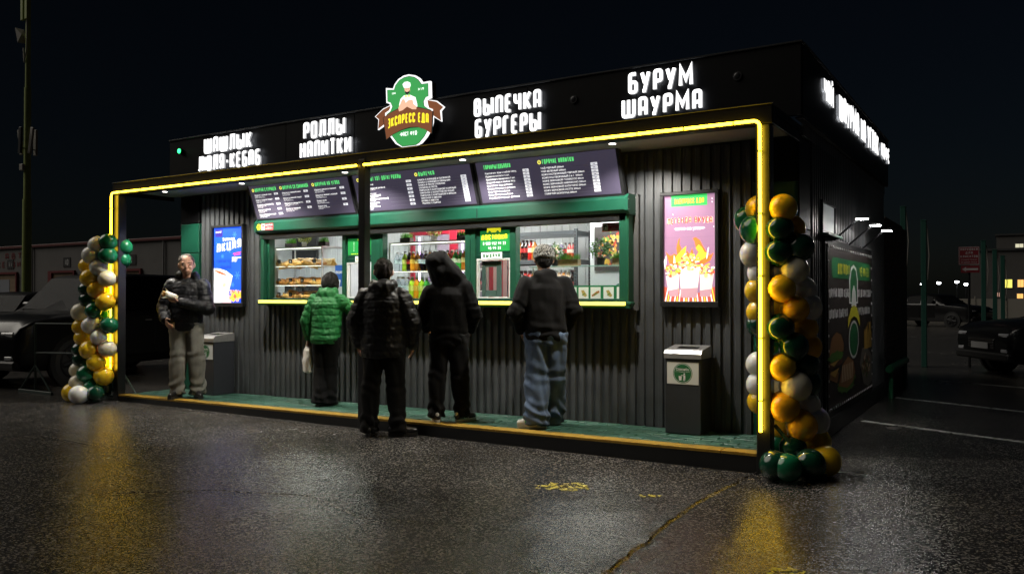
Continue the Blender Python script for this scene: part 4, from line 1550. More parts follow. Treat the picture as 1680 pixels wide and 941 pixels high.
for i, (y, wd) in enumerate(((2.29, 'nearest the front'), (3.2, 'in the middle'), (4.12, 'farthest from the front'))):
    t_ = thing('banner_lamp', 'lit arm lamp over the side banner, ' + wd, 'lamp', (8.99, y, 2.02), group='arm lamps over the banner')
    build('wall_plate', MB().box(8.975, y - .03, 1.99, 8.99, y + .03, 2.05, .003), BLACK, t_)
    build('arm', MB().tube([(8.99, y, 2.02), (9.24, y, 2.235)], .011, 8), BLACK, t_, smooth=True)
    build('head', MB().box(9.215, y - .05, 2.236, 9.335, y + .05, 2.262, .006), mat('lamp head grey', (.2, .2, .2), .4), t_)
    build('lens', MB().box(9.222, y - .042, 2.2295, 9.328, y + .042, 2.2345), glow('banner lamp lens', (1, .97, .92), 120), t_)
# the small side window with a blind
for q in ((1.74, 2.07, 2.43, 2.10), (1.74, 2.37, 2.43, 2.40), (1.74, 2.1005, 1.77, 2.3695), (2.40, 2.1005, 2.43, 2.3695)):
    K('side_window_frame', MB().box(8.975, q[0], q[1], 9.0, q[2], q[3], .003), BLACK)
K('side_window_blind', MB().box(8.976, 1.77, 2.10, 8.982, 2.40, 2.37), mat('pale blind', (.4, .42, .42), .5, emit=(.6, .65, .65), estr=.12))
K('side_window_sill', MB().box(8.976, 1.70, 2.045, 9.06, 2.45, 2.068, .003), GREENL)

# ================================================================== PEOPLE
def remesh(mb, vox, it=4, fac=.5):
    me = bpy.data.meshes.new('raw')
    me.from_pydata(mb.v, [], mb.f)
    bm = bmesh.new()
    bm.from_mesh(me)
    bmesh.ops.recalc_face_normals(bm, faces=bm.faces)
    bm.to_mesh(me)
    bm.free()
    o = bpy.data.objects.new('raw', me)
    COL.objects.link(o)
    r_ = o.modifiers.new('r', 'REMESH')
    r_.mode = 'VOXEL'
    r_.voxel_size = vox
    if it:
        s_ = o.modifiers.new('s', 'SMOOTH')
        s_.factor = fac
        s_.iterations = it
    dg = bpy.context.evaluated_depsgraph_get()
    out = bpy.data.meshes.new_from_object(o.evaluated_get(dg))
    bpy.data.objects.remove(o)
    bpy.data.meshes.remove(me)
    return out


def displace(me, fn):
    n = len(me.vertices)
    co = np.empty(n * 3)
    me.vertices.foreach_get('co', co)
    no = np.empty(n * 3)
    me.vertices.foreach_get('normal', no)
    co = co.reshape(-1, 3)
    no = no.reshape(-1, 3)
    d = np.array([fn(Vector(p)) for p in co])
    co = co + no * d[:, None]
    me.vertices.foreach_set('co', co.ravel())
    me.update()


def nz(p, s, o=0.):
    return mnoise.noise((p.x * s[0] + o, p.y * s[1] + 7.7 + o, p.z * s[2] + 3.1))


def seg_t(p, a, b):
    d = b - a
    t = max(0., min(1., (p - a).dot(d) / d.length_squared))
    return (p - (a + d * t)).length, t * d.length


SKIN = mat('skin', (.42, .23, .16), .5, sss=.15, var=.08, vscale=30)
CLOTH = {}


def cloth(name, col, rough=.8, var=.15, bump=.35, bscale=220, sheen=.03):
    return mat(name, col, rough, var=var, vscale=12, bump=bump, bscale=bscale, sheen=sheen, spec=.12)


def make_hand(mb, wrist, d, pn, side, curl=.5, s=1.):
    """palm, four fingers, thumb; d = pointing direction, pn = palm normal, side=+1 thumb towards d x pn"""
    w, d, pn = Vector(wrist), Vector(d).normalized(), Vector(pn).normalized()
    pn = (pn - d * pn.dot(d)).normalized()
    lat = d.cross(pn) * side
    for k in (-.028, -.01, .01, .028):
        mb.cap(w + lat * k * .6, w + d * .085 * s + lat * k, .017, .0125, 8)
    for k, L_ in ((-.033, .062), (-.011, .078), (.011, .086), (.033, .076)):
        p0 = w + d * .088 * s + lat * k
        a1 = .5 * curl
        a2 = 1.3 * curl
        a3 = 2.1 * curl
        p1 = p0 + (d * math.cos(a1) + pn * math.sin(a1)) * L_ * .45
        p2 = p1 + (d * math.cos(a2) + pn * math.sin(a2)) * L_ * .32
        p3 = p2 + (d * math.cos(a3) + pn * math.sin(a3)) * L_ * .24
        mb.cap(p0, p1, .0105, .0098, 8)
        mb.cap(p1, p2, .0098, .009, 8)
        mb.cap(p2, p3, .009, .0078, 8)
    t0 = w + d * .025 + lat * .03
    t1 = t0 + (lat * .75 + d * .7 + pn * .25).normalized() * .042
    t2 = t1 + (lat * .25 + d * .8 + pn * .55).normalized() * .034
    mb.cap(t0, t1, .014, .012, 8)
    mb.cap(t1, t2, .0115, .0095, 8)


class Fig:
    def __init__(s, label, loc, rz, H, joints, head=(0, 0, 0), group='people at the kiosk'):
        s.s = H / 1.78
        s.root = thing('person', label, 'person', loc, rz, group)
        J = dict(hipL=(-.095, 0, .93), kneeL=(-.105, .02, .50), ankL=(-.105, -.01, .09),
                 hipR=(.095, 0, .93), kneeR=(.105, .02, .50), ankR=(.105, -.01, .09),
                 shL=(-.18, -.01, 1.405), elL=(-.245, -.04, 1.15), wrL=(-.25, .04, .90),
                 shR=(.18, -.01, 1.405), elR=(.245, -.04, 1.15), wrR=(.25, .04, .90),
                 toeL=(-.02, 1), toeR=(.02, 1), chest=(0, 0, 1.3), neck=(0, -.01, 1.49))
        J.update(joints)
        s.J = {k: Vector(v) for k, v in J.items()}
        yaw, pitch, roll = [R(a) for a in head]
        s.HM = Matrix.Translation(s.J['neck']) @ Matrix.Rotation(yaw, 4, 'Z') @ Matrix.Rotation(pitch, 4, 'X') @ Matrix.Rotation(roll, 4, 'Y') @ Matrix.Diagonal((1.17, 1.12, 1.09, 1)) @ Matrix.Translation(-Vector((0, -.01, 1.49)))

    def put(s, name, me, m):
        me.transform(Matrix.Scale(s.s, 4))
        me.name = name
        finish(me, True, 180)
        return link(name, me, m, s.root)

    def headpart(s, mb):
        mb.v = [tuple(s.HM @ Vector(v)) for v in mb.v]
        return mb

    def body(s, hands=('L', 'R'), hand_spec=None):
        J = s.J
        mb = MB()
        h = MB()
        h.ell((0, .005, 1.665), (.076, .097, .112), 18, 12)
        h.ell((0, .035, 1.605), (.057, .064, .062), 14, 9)
        h.ell((0, .062, 1.575), (.03, .03, .026), 10, 7)
        h.cap((0, .098, 1.672), (0, .114, 1.638), .008, .013, 8)
        h.ell((0, .100, 1.634), (.018, .012, .009), 8, 6)
        h.ell((0, .088, 1.601), (.024, .013, .007), 8, 6)
        h.ell((0, .088, 1.589), (.021, .013, .007), 8, 6)
        for q in (-1, 1):
            h.ell((q * .034, .088, 1.688), (.024, .010, .008), 8, 6)
            h.ell((q * .036, .078, 1.632), (.022, .016, .02), 8, 6)
            h.ell((q * .079, .0, 1.65), (.011, .024, .033), 8, 6)
        s.headpart(h)
        mb.add(h.v, h.f)
        mb.cap(J['neck'] + Vector((0, -.005, -.06)), s.HM @ Vector((0, .005, 1.60)), .06, .052)
        hipc = (J['hipL'] + J['hipR']) / 2
        mb.cap(hipc + Vector((0, 0, .02)), J['chest'], .12, .12)
        mb.cap(J['chest'], J['neck'] - Vector((0, 0, .07)), .12, .07)
        for q in 'LR':
            mb.cap(J['chest'] + Vector((0, 0, .06)), J['sh' + q], .09, .06)
            mb.cap(J['sh' + q], J['el' + q], .05, .04)
            mb.cap(J['el' + q], J['wr' + q], .04, .028)
            mb.cap(J['hip' + q], J['knee' + q], .078, .052)
            mb.cap(J['knee' + q], J['ank' + q], .05, .036)
            t = Vector((J['toe' + q].x, J['toe' + q].y, 0)).normalized()
            mb.cap(J['ank' + q] - Vector((0, 0, .03)), J['ank' + q] + t * .13 - Vector((0, 0, .055)), .036, .025)
            sp = (hand_spec or {}).get(q)
            d = sp[0] if sp else (J['wr' + q] - J['el' + q])
            pn = sp[1] if sp else Vector((-1 if q == 'R' else 1, .2, 0))
            curl = sp[2] if sp else .45
            make_hand(mb, J['wr' + q], d, pn, 1 if q == 'R' else -1, curl)
        me = remesh(mb, .0062, 2, .4)
        return s.put('body', me, SKIN)

    def eyes(s, brow=(.05, .03, .02)):
        for q in (-1, 1):
            e = MB().ell((q * .034, .090, 1.664), (.013, .006, .0058), 10, 6)
            s.put2('eye', s.headpart(e), mat('eye', (.05, .04, .035), .2))
            b = MB().cap((q * .018, .100, 1.686), (q * .052, .088, 1.690), .0045, .0035, 6)
            s.put2('eyebrow', s.headpart(b), mat('eyebrow hair', brow, .8))
        mth = MB().cap((-.021, .0995, 1.595), (.021, .0995, 1.595), .0028, .0028, 6)
        s.put2('mouth_line', s.headpart(mth), mat('lip', (.2, .07, .06), .5))

    def put2(s, name, mb, m):
        k = s.s
        mb.v = [(v[0] * k, v[1] * k, v[2] * k) for v in mb.v]
        return build(name, mb, m, s.root, smooth=True, world=False)

    def hair(s, m, style='short'):
        h = MB()
        h.ell((0, -.012, 1.685), (.083, .097, .102), 18, 12)
        h.ell((0, -.045, 1.645), (.075, .062, .085), 14, 9)
        if style == 'bob':
            h.ell((0, -.03, 1.655), (.095, .092, .115), 16, 10)
            for q in (-1, 1):
                h.ell((q * .07, .01, 1.63), (.03, .05, .085), 10, 8)
        s.headpart(h)
        me = remesh(h, .007, 2)
        inv = s.HM.inverted()

        def fn(p):
            q = inv @ p
            r_ = .009 * nz(q, (36, 36, 13)) + .007 * nz(q, (85, 85, 30))
            if style == 'short' and q.y > .045 and q.z < 1.715:
                r_ -= .03
            return r_
        displace(me, fn)
        return s.put('hair', me, m)

    def trousers(s, m, rad=(.105, .085, .078), hem=.05, fold=1., pel=(.155, .125)):
        J = s.J
        mb = MB()
        hipc = (J['hipL'] + J['hipR']) / 2
        mb.loft([(hipc.x, hipc.y - .005, hipc.z - .12, pel[0] * .9, pel[1] * .92), (hipc.x, hipc.y - .01, hipc.z - .03, pel[0], pel[1]), (hipc.x, hipc.y, hipc.z + .08, pel[0] * .93, pel[1] * .9), (hipc.x, hipc.y, hipc.z + .13, pel[0] * .9, pel[1] * .86)])
        for q in 'LR':
            h_, k_, a_ = J['hip' + q], J['knee' + q], J['ank' + q]
            mb.tube([h_ + Vector((0, 0, .0)), h_.lerp(k_, .3), h_.lerp(k_, .65), k_, k_.lerp(a_, .35), k_.lerp(a_, .7), Vector((a_.x, a_.y, hem))],
                    [rad[0], rad[0] * .98, (rad[0] + rad[1]) / 2 * .98, rad[1], (rad[1] + rad[2]) / 2, rad[2] * 1.0, rad[2] * 1.04], 18)
        me = remesh(mb, .011, 3)

        def fn(p):
            lo = max(0., 1 - abs(p.z - .14) / .16)
            kn = max(0., 1 - abs(p.z - .52) / .16)
            cr = max(0., 1 - abs(p.z - .84) / .1)
            d = .012 * nz(p, (7, 7, 4)) + .007 * nz(p, (17, 17, 7), 5)
            ph = p.z * 58 + 5 * nz(p, (6, 6, 3), 2) + (p.x * 9 + p.y * 13)
            d += (.011 * lo + .006 * kn + .004 * cr) * math.sin(ph)
            # long soft folds
            d += .006 * math.sin(p.x * 40 + p.y * 34 + 4 * nz(p, (4, 4, 3), 9) + p.z * 11)
            return d * fold
        displace(me, fn)
        return s.put('trousers', me, m)

    def jacket(s, m, name='jacket', quilt=.0, arm=(.085, .075, .055), tw=(.2, .15), bottom=.82, top=1.5, hood='down', fold=1., cuff=True, hem_in=.93, shoulder=.075):
        J = s.J
        mb = MB()
        hipc = (J['hipL'] + J['hipR']) / 2
        c = J['chest']
        n = J['neck']
        mb.loft([(hipc.x, hipc.y, bottom, tw[0] * hem_in, tw[1] * hem_in), (hipc.x, hipc.y, bottom + .05, tw[0], tw[1]),
                 (hipc.x * .6 + c.x * .4, hipc.y * .6 + c.y * .4, bottom + .2, tw[0] * 1.0, tw[1] * 1.0),
                 (c.x, c.y - .005, c.z - .05, tw[0] * 1.03, tw[1] * 1.02),
                 (c.x, c.y - .01, c.z + .07, tw[0] * 1.02, tw[1] * .96),
                 (n.x * .5 + c.x * .5, n.y * .5 + c.y * .5 - .01, c.z + .14, tw[0] * .86, tw[1] * .8),
                 (n.x, n.y, n.z - .02, .095, .09), (n.x, n.y, top, .078, .08)], 24)
        for q in 'LR':
            a, e, w = J['sh' + q], J['el' + q], J['wr' + q]
            mb.cap(n + Vector((0, -.015, -.05)), a + Vector((0, 0, arm[0] - .105)), .088, arm[0] * .95)
            mb.cap(c + Vector((0, 0, .02)), a + Vector((0, 0, -.03)), tw[1] * .9, arm[0])
            mb.cap(a, e, arm[0], arm[1])
            mb.cap(e, e.lerp(w, .94), arm[1], arm[2])
            if cuff:
                mb.cap(e.lerp(w, .9), e.lerp(w, .97), arm[2] * 1.05, arm[2] * .95)
        HB = MB()
        if hood == 'down':
            HB.ell((0, -.085, 1.51), (.14, .085, .085), 16, 10)
            HB.ell((0, -.11, 1.45), (.115, .06, .10), 14, 9)
            HB.ell((-.095, -.02, 1.53), (.05, .085, .065), 12, 8)
            HB.ell((.095, -.02, 1.53), (.05, .085, .065), 12, 8)
            HB.ell((0, -.05, 1.555), (.115, .085, .04), 14, 8)
        elif hood == 'up':
            HB.ell((0, -.02, 1.665), (.112, .125, .142), 18, 12)
            HB.ell((0, -.07, 1.60), (.10, .085, .12), 16, 10)
            HB.ell((0, -.02, 1.53), (.115, .105, .09), 16, 10)
            HB.cap((.01, -.04, 1.70), (.09, -.05, 1.46), .115, .10)
            HB.cap((0, -.03, 1.66), (-.03, -.03, 1.48), .11, .09)
        elif hood == 'low':
            HB.ell((0, -.075, 1.50), (.125, .08, .07), 16, 10)
            HB.ell((0, -.11, 1.43), (.11, .055, .10), 14, 9)
            HB.ell((0, -.02, 1.52), (.1, .09, .045), 14, 8)
        elif hood == 'collar':
            HB.ell((0, -.03, 1.515), (.098, .088, .05), 16, 9)
            HB.ell((0, -.09, 1.47), (.11, .05, .05), 14, 8)
        if hood:
            if hood == 'up':
                s.headpart(HB)
            else:
                dn = n - Vector((0, -.01, 1.49))
                HB.v = [tuple(Vector(v) + dn) for v in HB.v]
            mb.add(HB.v, HB.f)
        me = remesh(mb, .011, 3 if not quilt else 4)
        bones = [(J['sh' + q], J['el' + q], 0) for q in 'LR'] + [(J['el' + q], J['wr' + q], .29) for q in 'LR']
        hz = n.z + .0

        def fn(p):
            best, bt = 9, 0
            for (a, b, o) in bones:
                dd, t = seg_t(p, a, b)
                if dd < best:
                    best, bt = dd, t + o
            arm_ = best < .105 and (abs(p.x - c.x) > .15 or p.y > c.y + .13)
            d = .006 * nz(p, (8, 8, 6)) + .004 * nz(p, (19, 19, 13), 4)
            if quilt:
                if p.z > hz - .03:
                    d += .007 * nz(p, (17, 17, 17), 3) + .005 * math.sin(p.x * 60 + p.z * 40 + 3 * nz(p, (8, 8, 8)))
                else:
                    t = bt if arm_ else p.z
                    per = .086
                    u = abs(math.sin(math.pi * t / per + .6 * nz(p, (5, 5, 5), 8)))
                    d += quilt * (math.sqrt(u) - .62)
                    d += .007 * nz(p, (34, 34, 12), 6) * (1 - u) + .003 * nz(p, (50, 50, 20), 1)
                    d += .0045 * nz(p, (9, 9, 52), 2) + .004 * nz(Vector((p.x + p.z, p.y, p.z - p.x)), (30, 14, 12), 5)
            else:
                el = max(0, 1 - abs(bt - .29) / .16) if arm_ else 0
                ph = bt * 75 + 4 * nz(p, (7, 7, 7), 5)
                d += .007 * el * math.sin(ph)
                lo = max(0, 1 - abs(p.z - (bottom + .1)) / .13) if not arm_ else 0
                d += .009 * lo * math.sin(p.z * 52 + 5 * nz(p, (5, 5, 3), 4))
                d += .006 * math.sin((p.x + p.y * .4) * 26 + p.z * 15 + 5 * nz(p, (4, 4, 4), 7))
            return d * fold
        displace(me, fn)
        return s.put(name, me, m)

    def shoe(s, q, m, sole, L_=.27, wd=.047, lift=0.):
        a = s.J['ank' + q]
        t = Vector((s.J['toe' + q].x, s.J['toe' + q].y, 0)).normalized()
        r_ = Vector((t.y, -t.x, 0))
        hl = a - t * .06
        mb = MB()
        mb.cap(Vector((hl.x, hl.y, .062)), Vector((hl.x, hl.y, .062)) + t * .10, .042, .05)
        mb.cap(Vector((hl.x, hl.y, .062)) + t * .08, Vector((hl.x, hl.y, .045)) + t * (L_ - .055), .05, .034)
        mb.cap(Vector((a.x, a.y, .07)), Vector((a.x, a.y, .12)), .045, .046)
        me = remesh(mb, .009, 2)
        for v in me.vertices:
            v.co.z = max(v.co.z, .022)
        o = s.put('shoe', me, m)
        sl = MB()
        out = []
        c0 = Vector((hl.x, hl.y, 0))
        for k in range(20):
            b = 2 * math.pi * k / 20
            u = math.cos(b)
            x = (L_ / 2 - .03) + u * (L_ / 2 + .006)
            wv = wd * (1.02 + .12 * u) * (abs(math.sin(b)) ** .75) * (1 if math.sin(b) > 0 else -1)
            out.append(c0 + t * x + r_ * wv)
        for z in (0.0, .014, .03):
            sl.v.extend([(p.x, p.y, z + .002) for p in out])
        for i in range(2):
            for k in range(20):
                sl.f.append((i * 20 + k, i * 20 + (k + 1) % 20, (i + 1) * 20 + (k + 1) % 20, (i + 1) * 20 + k))
        sl.f.append(tuple(range(20))[::-1])
        sl.f.append(tuple(range(40, 60)))
        k = s.s
        sl.v = [(v[0] * k, v[1] * k, v[2] * k) for v in sl.v]
        build('sole', sl, sole, o, world=False)
        return o


def W2(f, p):
    """local point of a figure in world coordinates"""
    return f.root.matrix_basis @ (Vector(p) * f.s)


BLK = cloth('black trouser cloth', (.006, .006, .0065))
BLKN = mat('black puffer nylon', (.006, .0063, .007), .5, spec=.3, var=.15, vscale=14, bump=.2, bscale=120)
SOLEK = mat('black rubber sole', (.012, .012, .012), .6)
SHOEK = mat('black shoe leather', (.012, .011, .011), .35, var=.2)
HAIRK = mat('black hair', (.006, .0055, .005), .5, bump=.9, bscale=320, spec=.2)

# --- man with the wrap, at the left end of the deck
f = Fig('man in a dark puffer jacket and grey trousers eating a wrap at the left', (1.20, .22, deckz(1.2) + .004), R(-141), 1.88,
        dict(elL=(-.27, .07, 1.12), wrL=(.01, .27, 1.20), elR=(.285, -.02, 1.13), wrR=(.22, .16, .98), ankL=(-.13, .0, .09), ankR=(.10, .03, .09), toeL=(-.45, 1), toeR=(.25, 1), kneeL=(-.12, .03, .5)),
        head=(14, -6, 3))
f.body(hand_spec={'L': (Vector((.95, .25, .15)), Vector((0, -.3, 1)), .62), 'R': (Vector((-.5, .6, -.6)), Vector((-.6, -.2, 0)), .5)})
f.eyes((.10, .07, .05))
f.hair(mat('short fair hair', (.05, .038, .026), .6, bump=.6, bscale=260))
f.trousers(cloth('grey track trousers', (.165, .16, .14), .85), (.118, .105, .095), .045, 1.15)
jk = f.jacket(mat('dark navy puffer nylon', (.0045, .005, .007), .55, spec=.25, var=.15, vscale=14, bump=.2, bscale=120), quilt=.0085, arm=(.094, .088, .06), tw=(.195, .15), bottom=.84)
for q in 'LR':
    f.shoe(q, SHOEK, SOLEK, .29, .05)
# lighter yoke panels of the jacket
for q in (-1, 1):
    yk = MB()
    yk.ell((q * .185, -.015, 1.45), (.074, .085, .05), 14, 9)
    yk.ell((q * .225, -.015, 1.40), (.06, .085, .065), 14, 9)
    f.put('yoke', remesh(yk, .011, 3), mat('grey puffer nylon', (.035, .037, .042), .5, var=.1, bump=.2, bscale=120))
hp = f.root.rotation_euler
bpy.context.view_layer.update()
pw = W2(f, (.115, .335, 1.285))
wr = thing('wrapped_food', 'half unwrapped shawarma in white paper held by the man at the left', 'food', pw)
ax = (f.root.matrix_basis.to_3x3() @ Vector((.75, .35, .25))).normalized()
M3 = ax.to_track_quat('Z', 'Y').to_matrix()


def loc_mb(mb):
    mb.v = [tuple(pw + M3 @ Vector(v)) for v in mb.v]
    return mb


pp = MB().lathe([(.022, -.10), (.034, -.07), (.042, 0), (.047, .05), (.052, .062), (.045, .055)], n=16)
me_ = build('paper', loc_mb(pp), mat('white wrapping paper', (.7, .68, .63), .6, bump=.5, bscale=60), wr, smooth=True)
bd = MB()
for k in range(9):
    a = k * .7
    bd.ell((.022 * math.cos(a), .022 * math.sin(a), .062 + .012 * (k % 3)), (.02, .016, .016), 8, 6)
build('filling', loc_mb(bd), mat('wrap filling', (.42, .24, .06), .6, var=.5, vscale=60), wr, smooth=True)
for k in range(5):
    fd = MB()
    a = k * 1.25 + .3
    fd.cap((.045 * math.cos(a), .045 * math.sin(a), .04), (.068 * math.cos(a), .068 * math.sin(a), .075), .010, .006, 6)
    build('paper_flap', loc_mb(fd), mat('white wrapping paper', (.7, .68, .63), .6, bump=.5, bscale=60), wr, smooth=True)

# --- woman in green
f = Fig('woman in a green puffer jacket and black trousers leaning on the counter', (3.50, .46, deckz(3.5) + .004), R(17), 1.62,
        dict(chest=(.0, .05, 1.29), neck=(0, .09, 1.47), shL=(-.185, .05, 1.40), shR=(.185, .06, 1.40), elR=(.33, .22, 1.22), wrR=(.42, .44, 1.36), elL=(-.27, .0, 1.13), wrL=(-.265, .03, .90),
             hipL=(-.09, 0, .93), kneeL=(-.085, .04, .5), ankL=(-.06, -.02, .09), kneeR=(.05, .06, .50), ankR=(.0, .09, .09), toeL=(.1, 1), toeR=(.35, 1)), head=(-8, -12, 0))
f.body(hand_spec={'R': (Vector((.3, .9, .1)), Vector((-.2, 0, -1)), .3), 'L': (Vector((0, .05, -1)), Vector((1, 0, 0)), .75)})
f.hair(HAIRK, 'bob')
f.trousers(BLK, (.115, .088, .11), .035, .7, pel=(.165, .14))
f.jacket(mat('green puffer nylon', (.012, .125, .03), .55, spec=.3, var=.12, vscale=14, bump=.2, bscale=120), quilt=.0085, arm=(.094, .088, .06), tw=(.205, .17), bottom=.83)
for q in 'LR':
    f.shoe(q, SHOEK, SOLEK, .25, .045)
bpy.context.view_layer.update()
hw = W2(f, (-.29, .06, .80))
bg = thing('carrier_bag', 'white carrier bag hanging from the hand of the woman in green', 'bag', hw)
b = MB()
b.loft([(0, 0, -.34, .012, .10), (0, 0, -.33, .05, .115), (.0, 0, -.2, .06, .12), (0, 0, -.06, .045, .10), (0, 0, -.01, .02, .07), (0, 0, .0, .01, .03)], 20)
me = remesh(b, .012, 2)
displace(me, lambda p: .012 * nz(p, (13, 13, 5)) + .006 * nz(p, (34, 34, 16), 3))
me.transform(Matrix.Rotation(R(60), 4, 'Z'))
finish(me, True, 180)
link('sack', me, mat('white bag plastic', (.62, .60, .56), .45, var=.08), bg)
build('handle', MB().tube([(hw.x, hw.y - .03, hw.z - .01), (hw.x, hw.y - .015, hw.z + .05), (hw.x, hw.y + .015, hw.z + .05), (hw.x, hw.y + .03, hw.z - .01)], .007, 8), mat('white bag plastic', (.62, .6, .56), .45), bg, smooth=True)

# --- man in black puffer, standing on the asphalt
f = Fig('man in a black hooded puffer jacket standing on the asphalt by the middle post', (5.06, -.28, .004), R(31), 1.80,
        dict(hipL=(-.10, 0, .93), hipR=(.10, 0, .93), kneeL=(-.125, .02, .5), kneeR=(.135, .02, .5), ankL=(-.14, .0, .09), ankR=(.15, -.02, .09), toeL=(-.05, 1), toeR=(1, .22), elL=(-.285, -.02, 1.15), wrL=(-.28, .1, .93), elR=(.30, -.03, 1.15), wrR=(.285, .09, .92)), head=(6, -4, 0))
f.body()
f.hair(mat('dark brown hair', (.010, .007, .005), .5, bump=.9, bscale=320, spec=.2))
f.trousers(cloth('black cotton trousers', (.007, .007, .0065)), (.118, .098, .088), .04, 1.1, pel=(.17, .14))
f.jacket(BLKN, quilt=.007, arm=(.106, .098, .066), tw=(.232, .175), bottom=.80)
for q in 'LR':
    f.shoe(q, SHOEK, SOLEK, .29, .05)

# --- hooded man
f = Fig('man in a black hooded sweatshirt with the hood up tilting his head', (5.58, .15, deckz(5.6) + .004), R(29), 1.75,
        dict(hipL=(-.10, 0, .93), hipR=(.10, 0, .93), kneeL=(-.12, .03, .5), kneeR=(.125, .03, .5), ankL=(-.13, .0, .09), ankR=(.14, .02, .09), toeL=(-.25, 1), toeR=(.75, 1), chest=(-.01, .01, 1.28), neck=(-.045, .02, 1.475),
             shL=(-.205, .0, 1.36), shR=(.16, .0, 1.425), elL=(-.30, .05, 1.13), wrL=(-.26, .20, .98), elR=(.27, .02, 1.14), wrR=(.22, .2, .98)), head=(22, -8, -22))
f.body()
f.trousers(BLK, (.115, .1, .085), .055, 1.0, pel=(.168, .135))
f.jacket(cloth('black fleece', (.0035, .0035, .0038), .9), 'hooded_sweatshirt', quilt=0, arm=(.09, .084, .06), tw=(.2, .155), bottom=.83, hood='up', fold=1.1)
SNK = mat('dark suede sneaker', (.02, .02, .02), .7)
WSOLE = mat('off white rubber sole', (.5, .49, .45), .5)
for q in 'LR':
    sh = f.shoe(q, SNK, WSOLE, .285, .048)
    a = f.J['ank' + q]
    t = Vector((f.J['toe' + q].x, f.J['toe' + q].y, 0)).normalized()
    r_ = Vector((t.y, -t.x, 0))
    for sd in (-1, 1):
        for k in range(3):
            p0 = a + t * (.0 + .026 * k) + r_ * sd * .046
            st = MB().cap(Vector((p0.x, p0.y, .035)) * f.s, (Vector((p0.x, p0.y, .085)) - t * .016 - r_ * sd * .012) * f.s, .006, .005, 6)
            build('stripe', st, mat('white stripe', (.65, .65, .65), .5), sh, smooth=True, world=False)
    hp_ = a - t * .084
    build('heel_tab', MB().ell((Vector((hp_.x, hp_.y, .085))) * f.s, (.02, .02, .024), 10, 7), mat('white stripe', (.65, .65, .65), .5), sh, smooth=True, world=False)

# --- man in jeans and knitted hat
f = Fig('man in a black sweatshirt, wide blue jeans and checked knitted hat', (6.62, .36, deckz(6.62) + .004), R(33), 1.80,
        dict(hipL=(-.095, 0, .93), hipR=(.095, 0, .93), kneeL=(-.08, .0, .5), kneeR=(.095, .05, .5), ankL=(-.085, -.09, .09), ankR=(.07, .16, .09), toeL=(-1, .22), toeR=(.3, 1), chest=(.0, .02, 1.29), neck=(.0, .04, 1.48), shL=(-.185, .01, 1.40), shR=(.185, .03, 1.40),
             elL=(-.285, -.02, 1.14), wrL=(-.24, .10, .95), elR=(.28, .0, 1.14), wrR=(.23, .16, .98)), head=(8, -14, 0))
f.body()
f.hair(HAIRK)
f.trousers(mat('washed blue denim', (.075, .115, .19), .85, var=.35, vscale=7, bump=.4, bscale=300, sheen=.05), (.125, .118, .115), .03, 1.35, pel=(.168, .14))
f.jacket(cloth('charcoal fleece', (.009, .009, .0095), .9), 'hooded_sweatshirt', quilt=0, arm=(.09, .084, .058), tw=(.205, .155), bottom=.85, hood='low', fold=1.05)
SG = mat('white sneaker leather', (.6, .6, .58), .45)
for q in 'LR':
    sh = f.shoe(q, SG, WSOLE, .285, .048)
    a = f.J['ank' + q]
    t = Vector((f.J['toe' + q].x, f.J['toe' + q].y, 0)).normalized()
    r_ = Vector((t.y, -t.x, 0))
    for sd in (-1, 1):
        p0 = a + t * .055 + r_ * sd * .032
        gm = MB().ell(Vector((p0.x, p0.y, .062)) * f.s, (.065, .032, .034), 12, 8, Matrix.Rotation(math.atan2(t.y, t.x), 3, 'Z'))
        build('green_panel', gm, mat('green suede', (.015, .22, .07), .7), sh, smooth=True, world=False)
hm = bpy.data.materials.new('black and white knit')
hm.use_nodes = True
nt = hm.node_tree
tc = nt.nodes.new('ShaderNodeTexCoord')
ck = nt.nodes.new('ShaderNodeTexVoronoi')
ck.inputs['Scale'].default_value = 88
nt.links.new(tc.outputs['Object'], ck.inputs['Vector'])
cr = nt.nodes.new('ShaderNodeValToRGB')
cr.color_ramp.interpolation = 'CONSTANT'
cr.color_ramp.elements[0].color = (.27, .27, .25, 1)
cr.color_ramp.elements[1].position = .46
cr.color_ramp.elements[1].color = (.012, .012, .012, 1)
nt.links.new(ck.outputs['Distance'], cr.inputs['Fac'])
nt.links.new(cr.outputs['Color'], nt.nodes['Principled BSDF'].inputs['Base Color'])
nt.nodes['Principled BSDF'].inputs['Roughness'].default_value = .9
h = MB()
h.ell((0, -.01, 1.70), (.095, .112, .098), 18, 12)
h.ell((0, -.02, 1.665), (.094, .112, .045), 18, 9)
f.headpart(h)
me = remesh(h, .008, 2)
displace(me, lambda p: .002 * nz(p, (60, 60, 60)))
f.put('knitted_hat', me, hm)

# --- worker behind the right-hand window
f = Fig('worker in a dark green T-shirt bending behind the right-hand window', (7.18, 1.55, .16), R(178), 1.76,
        dict(chest=(0, .12, 1.22), neck=(0, .26, 1.42), shL=(-.19, .16, 1.36), shR=(.19, .16, 1.36), elL=(-.27, .24, 1.10), wrL=(-.14, .45, 1.05), elR=(.27, .24, 1.10), wrR=(.14, .45, 1.05)), head=(0, -30, 0))
f.body()
f.hair(HAIRK)
f.trousers(BLK)
f.jacket(cloth('dark green jersey', (.012, .05, .042), .8), 't_shirt', quilt=0, arm=(.09, .075, .05), tw=(.2, .15), bottom=.85, hood='collar', fold=.8, cuff=False)
for q in 'LR':
    f.shoe(q, SHOEK, SOLEK)
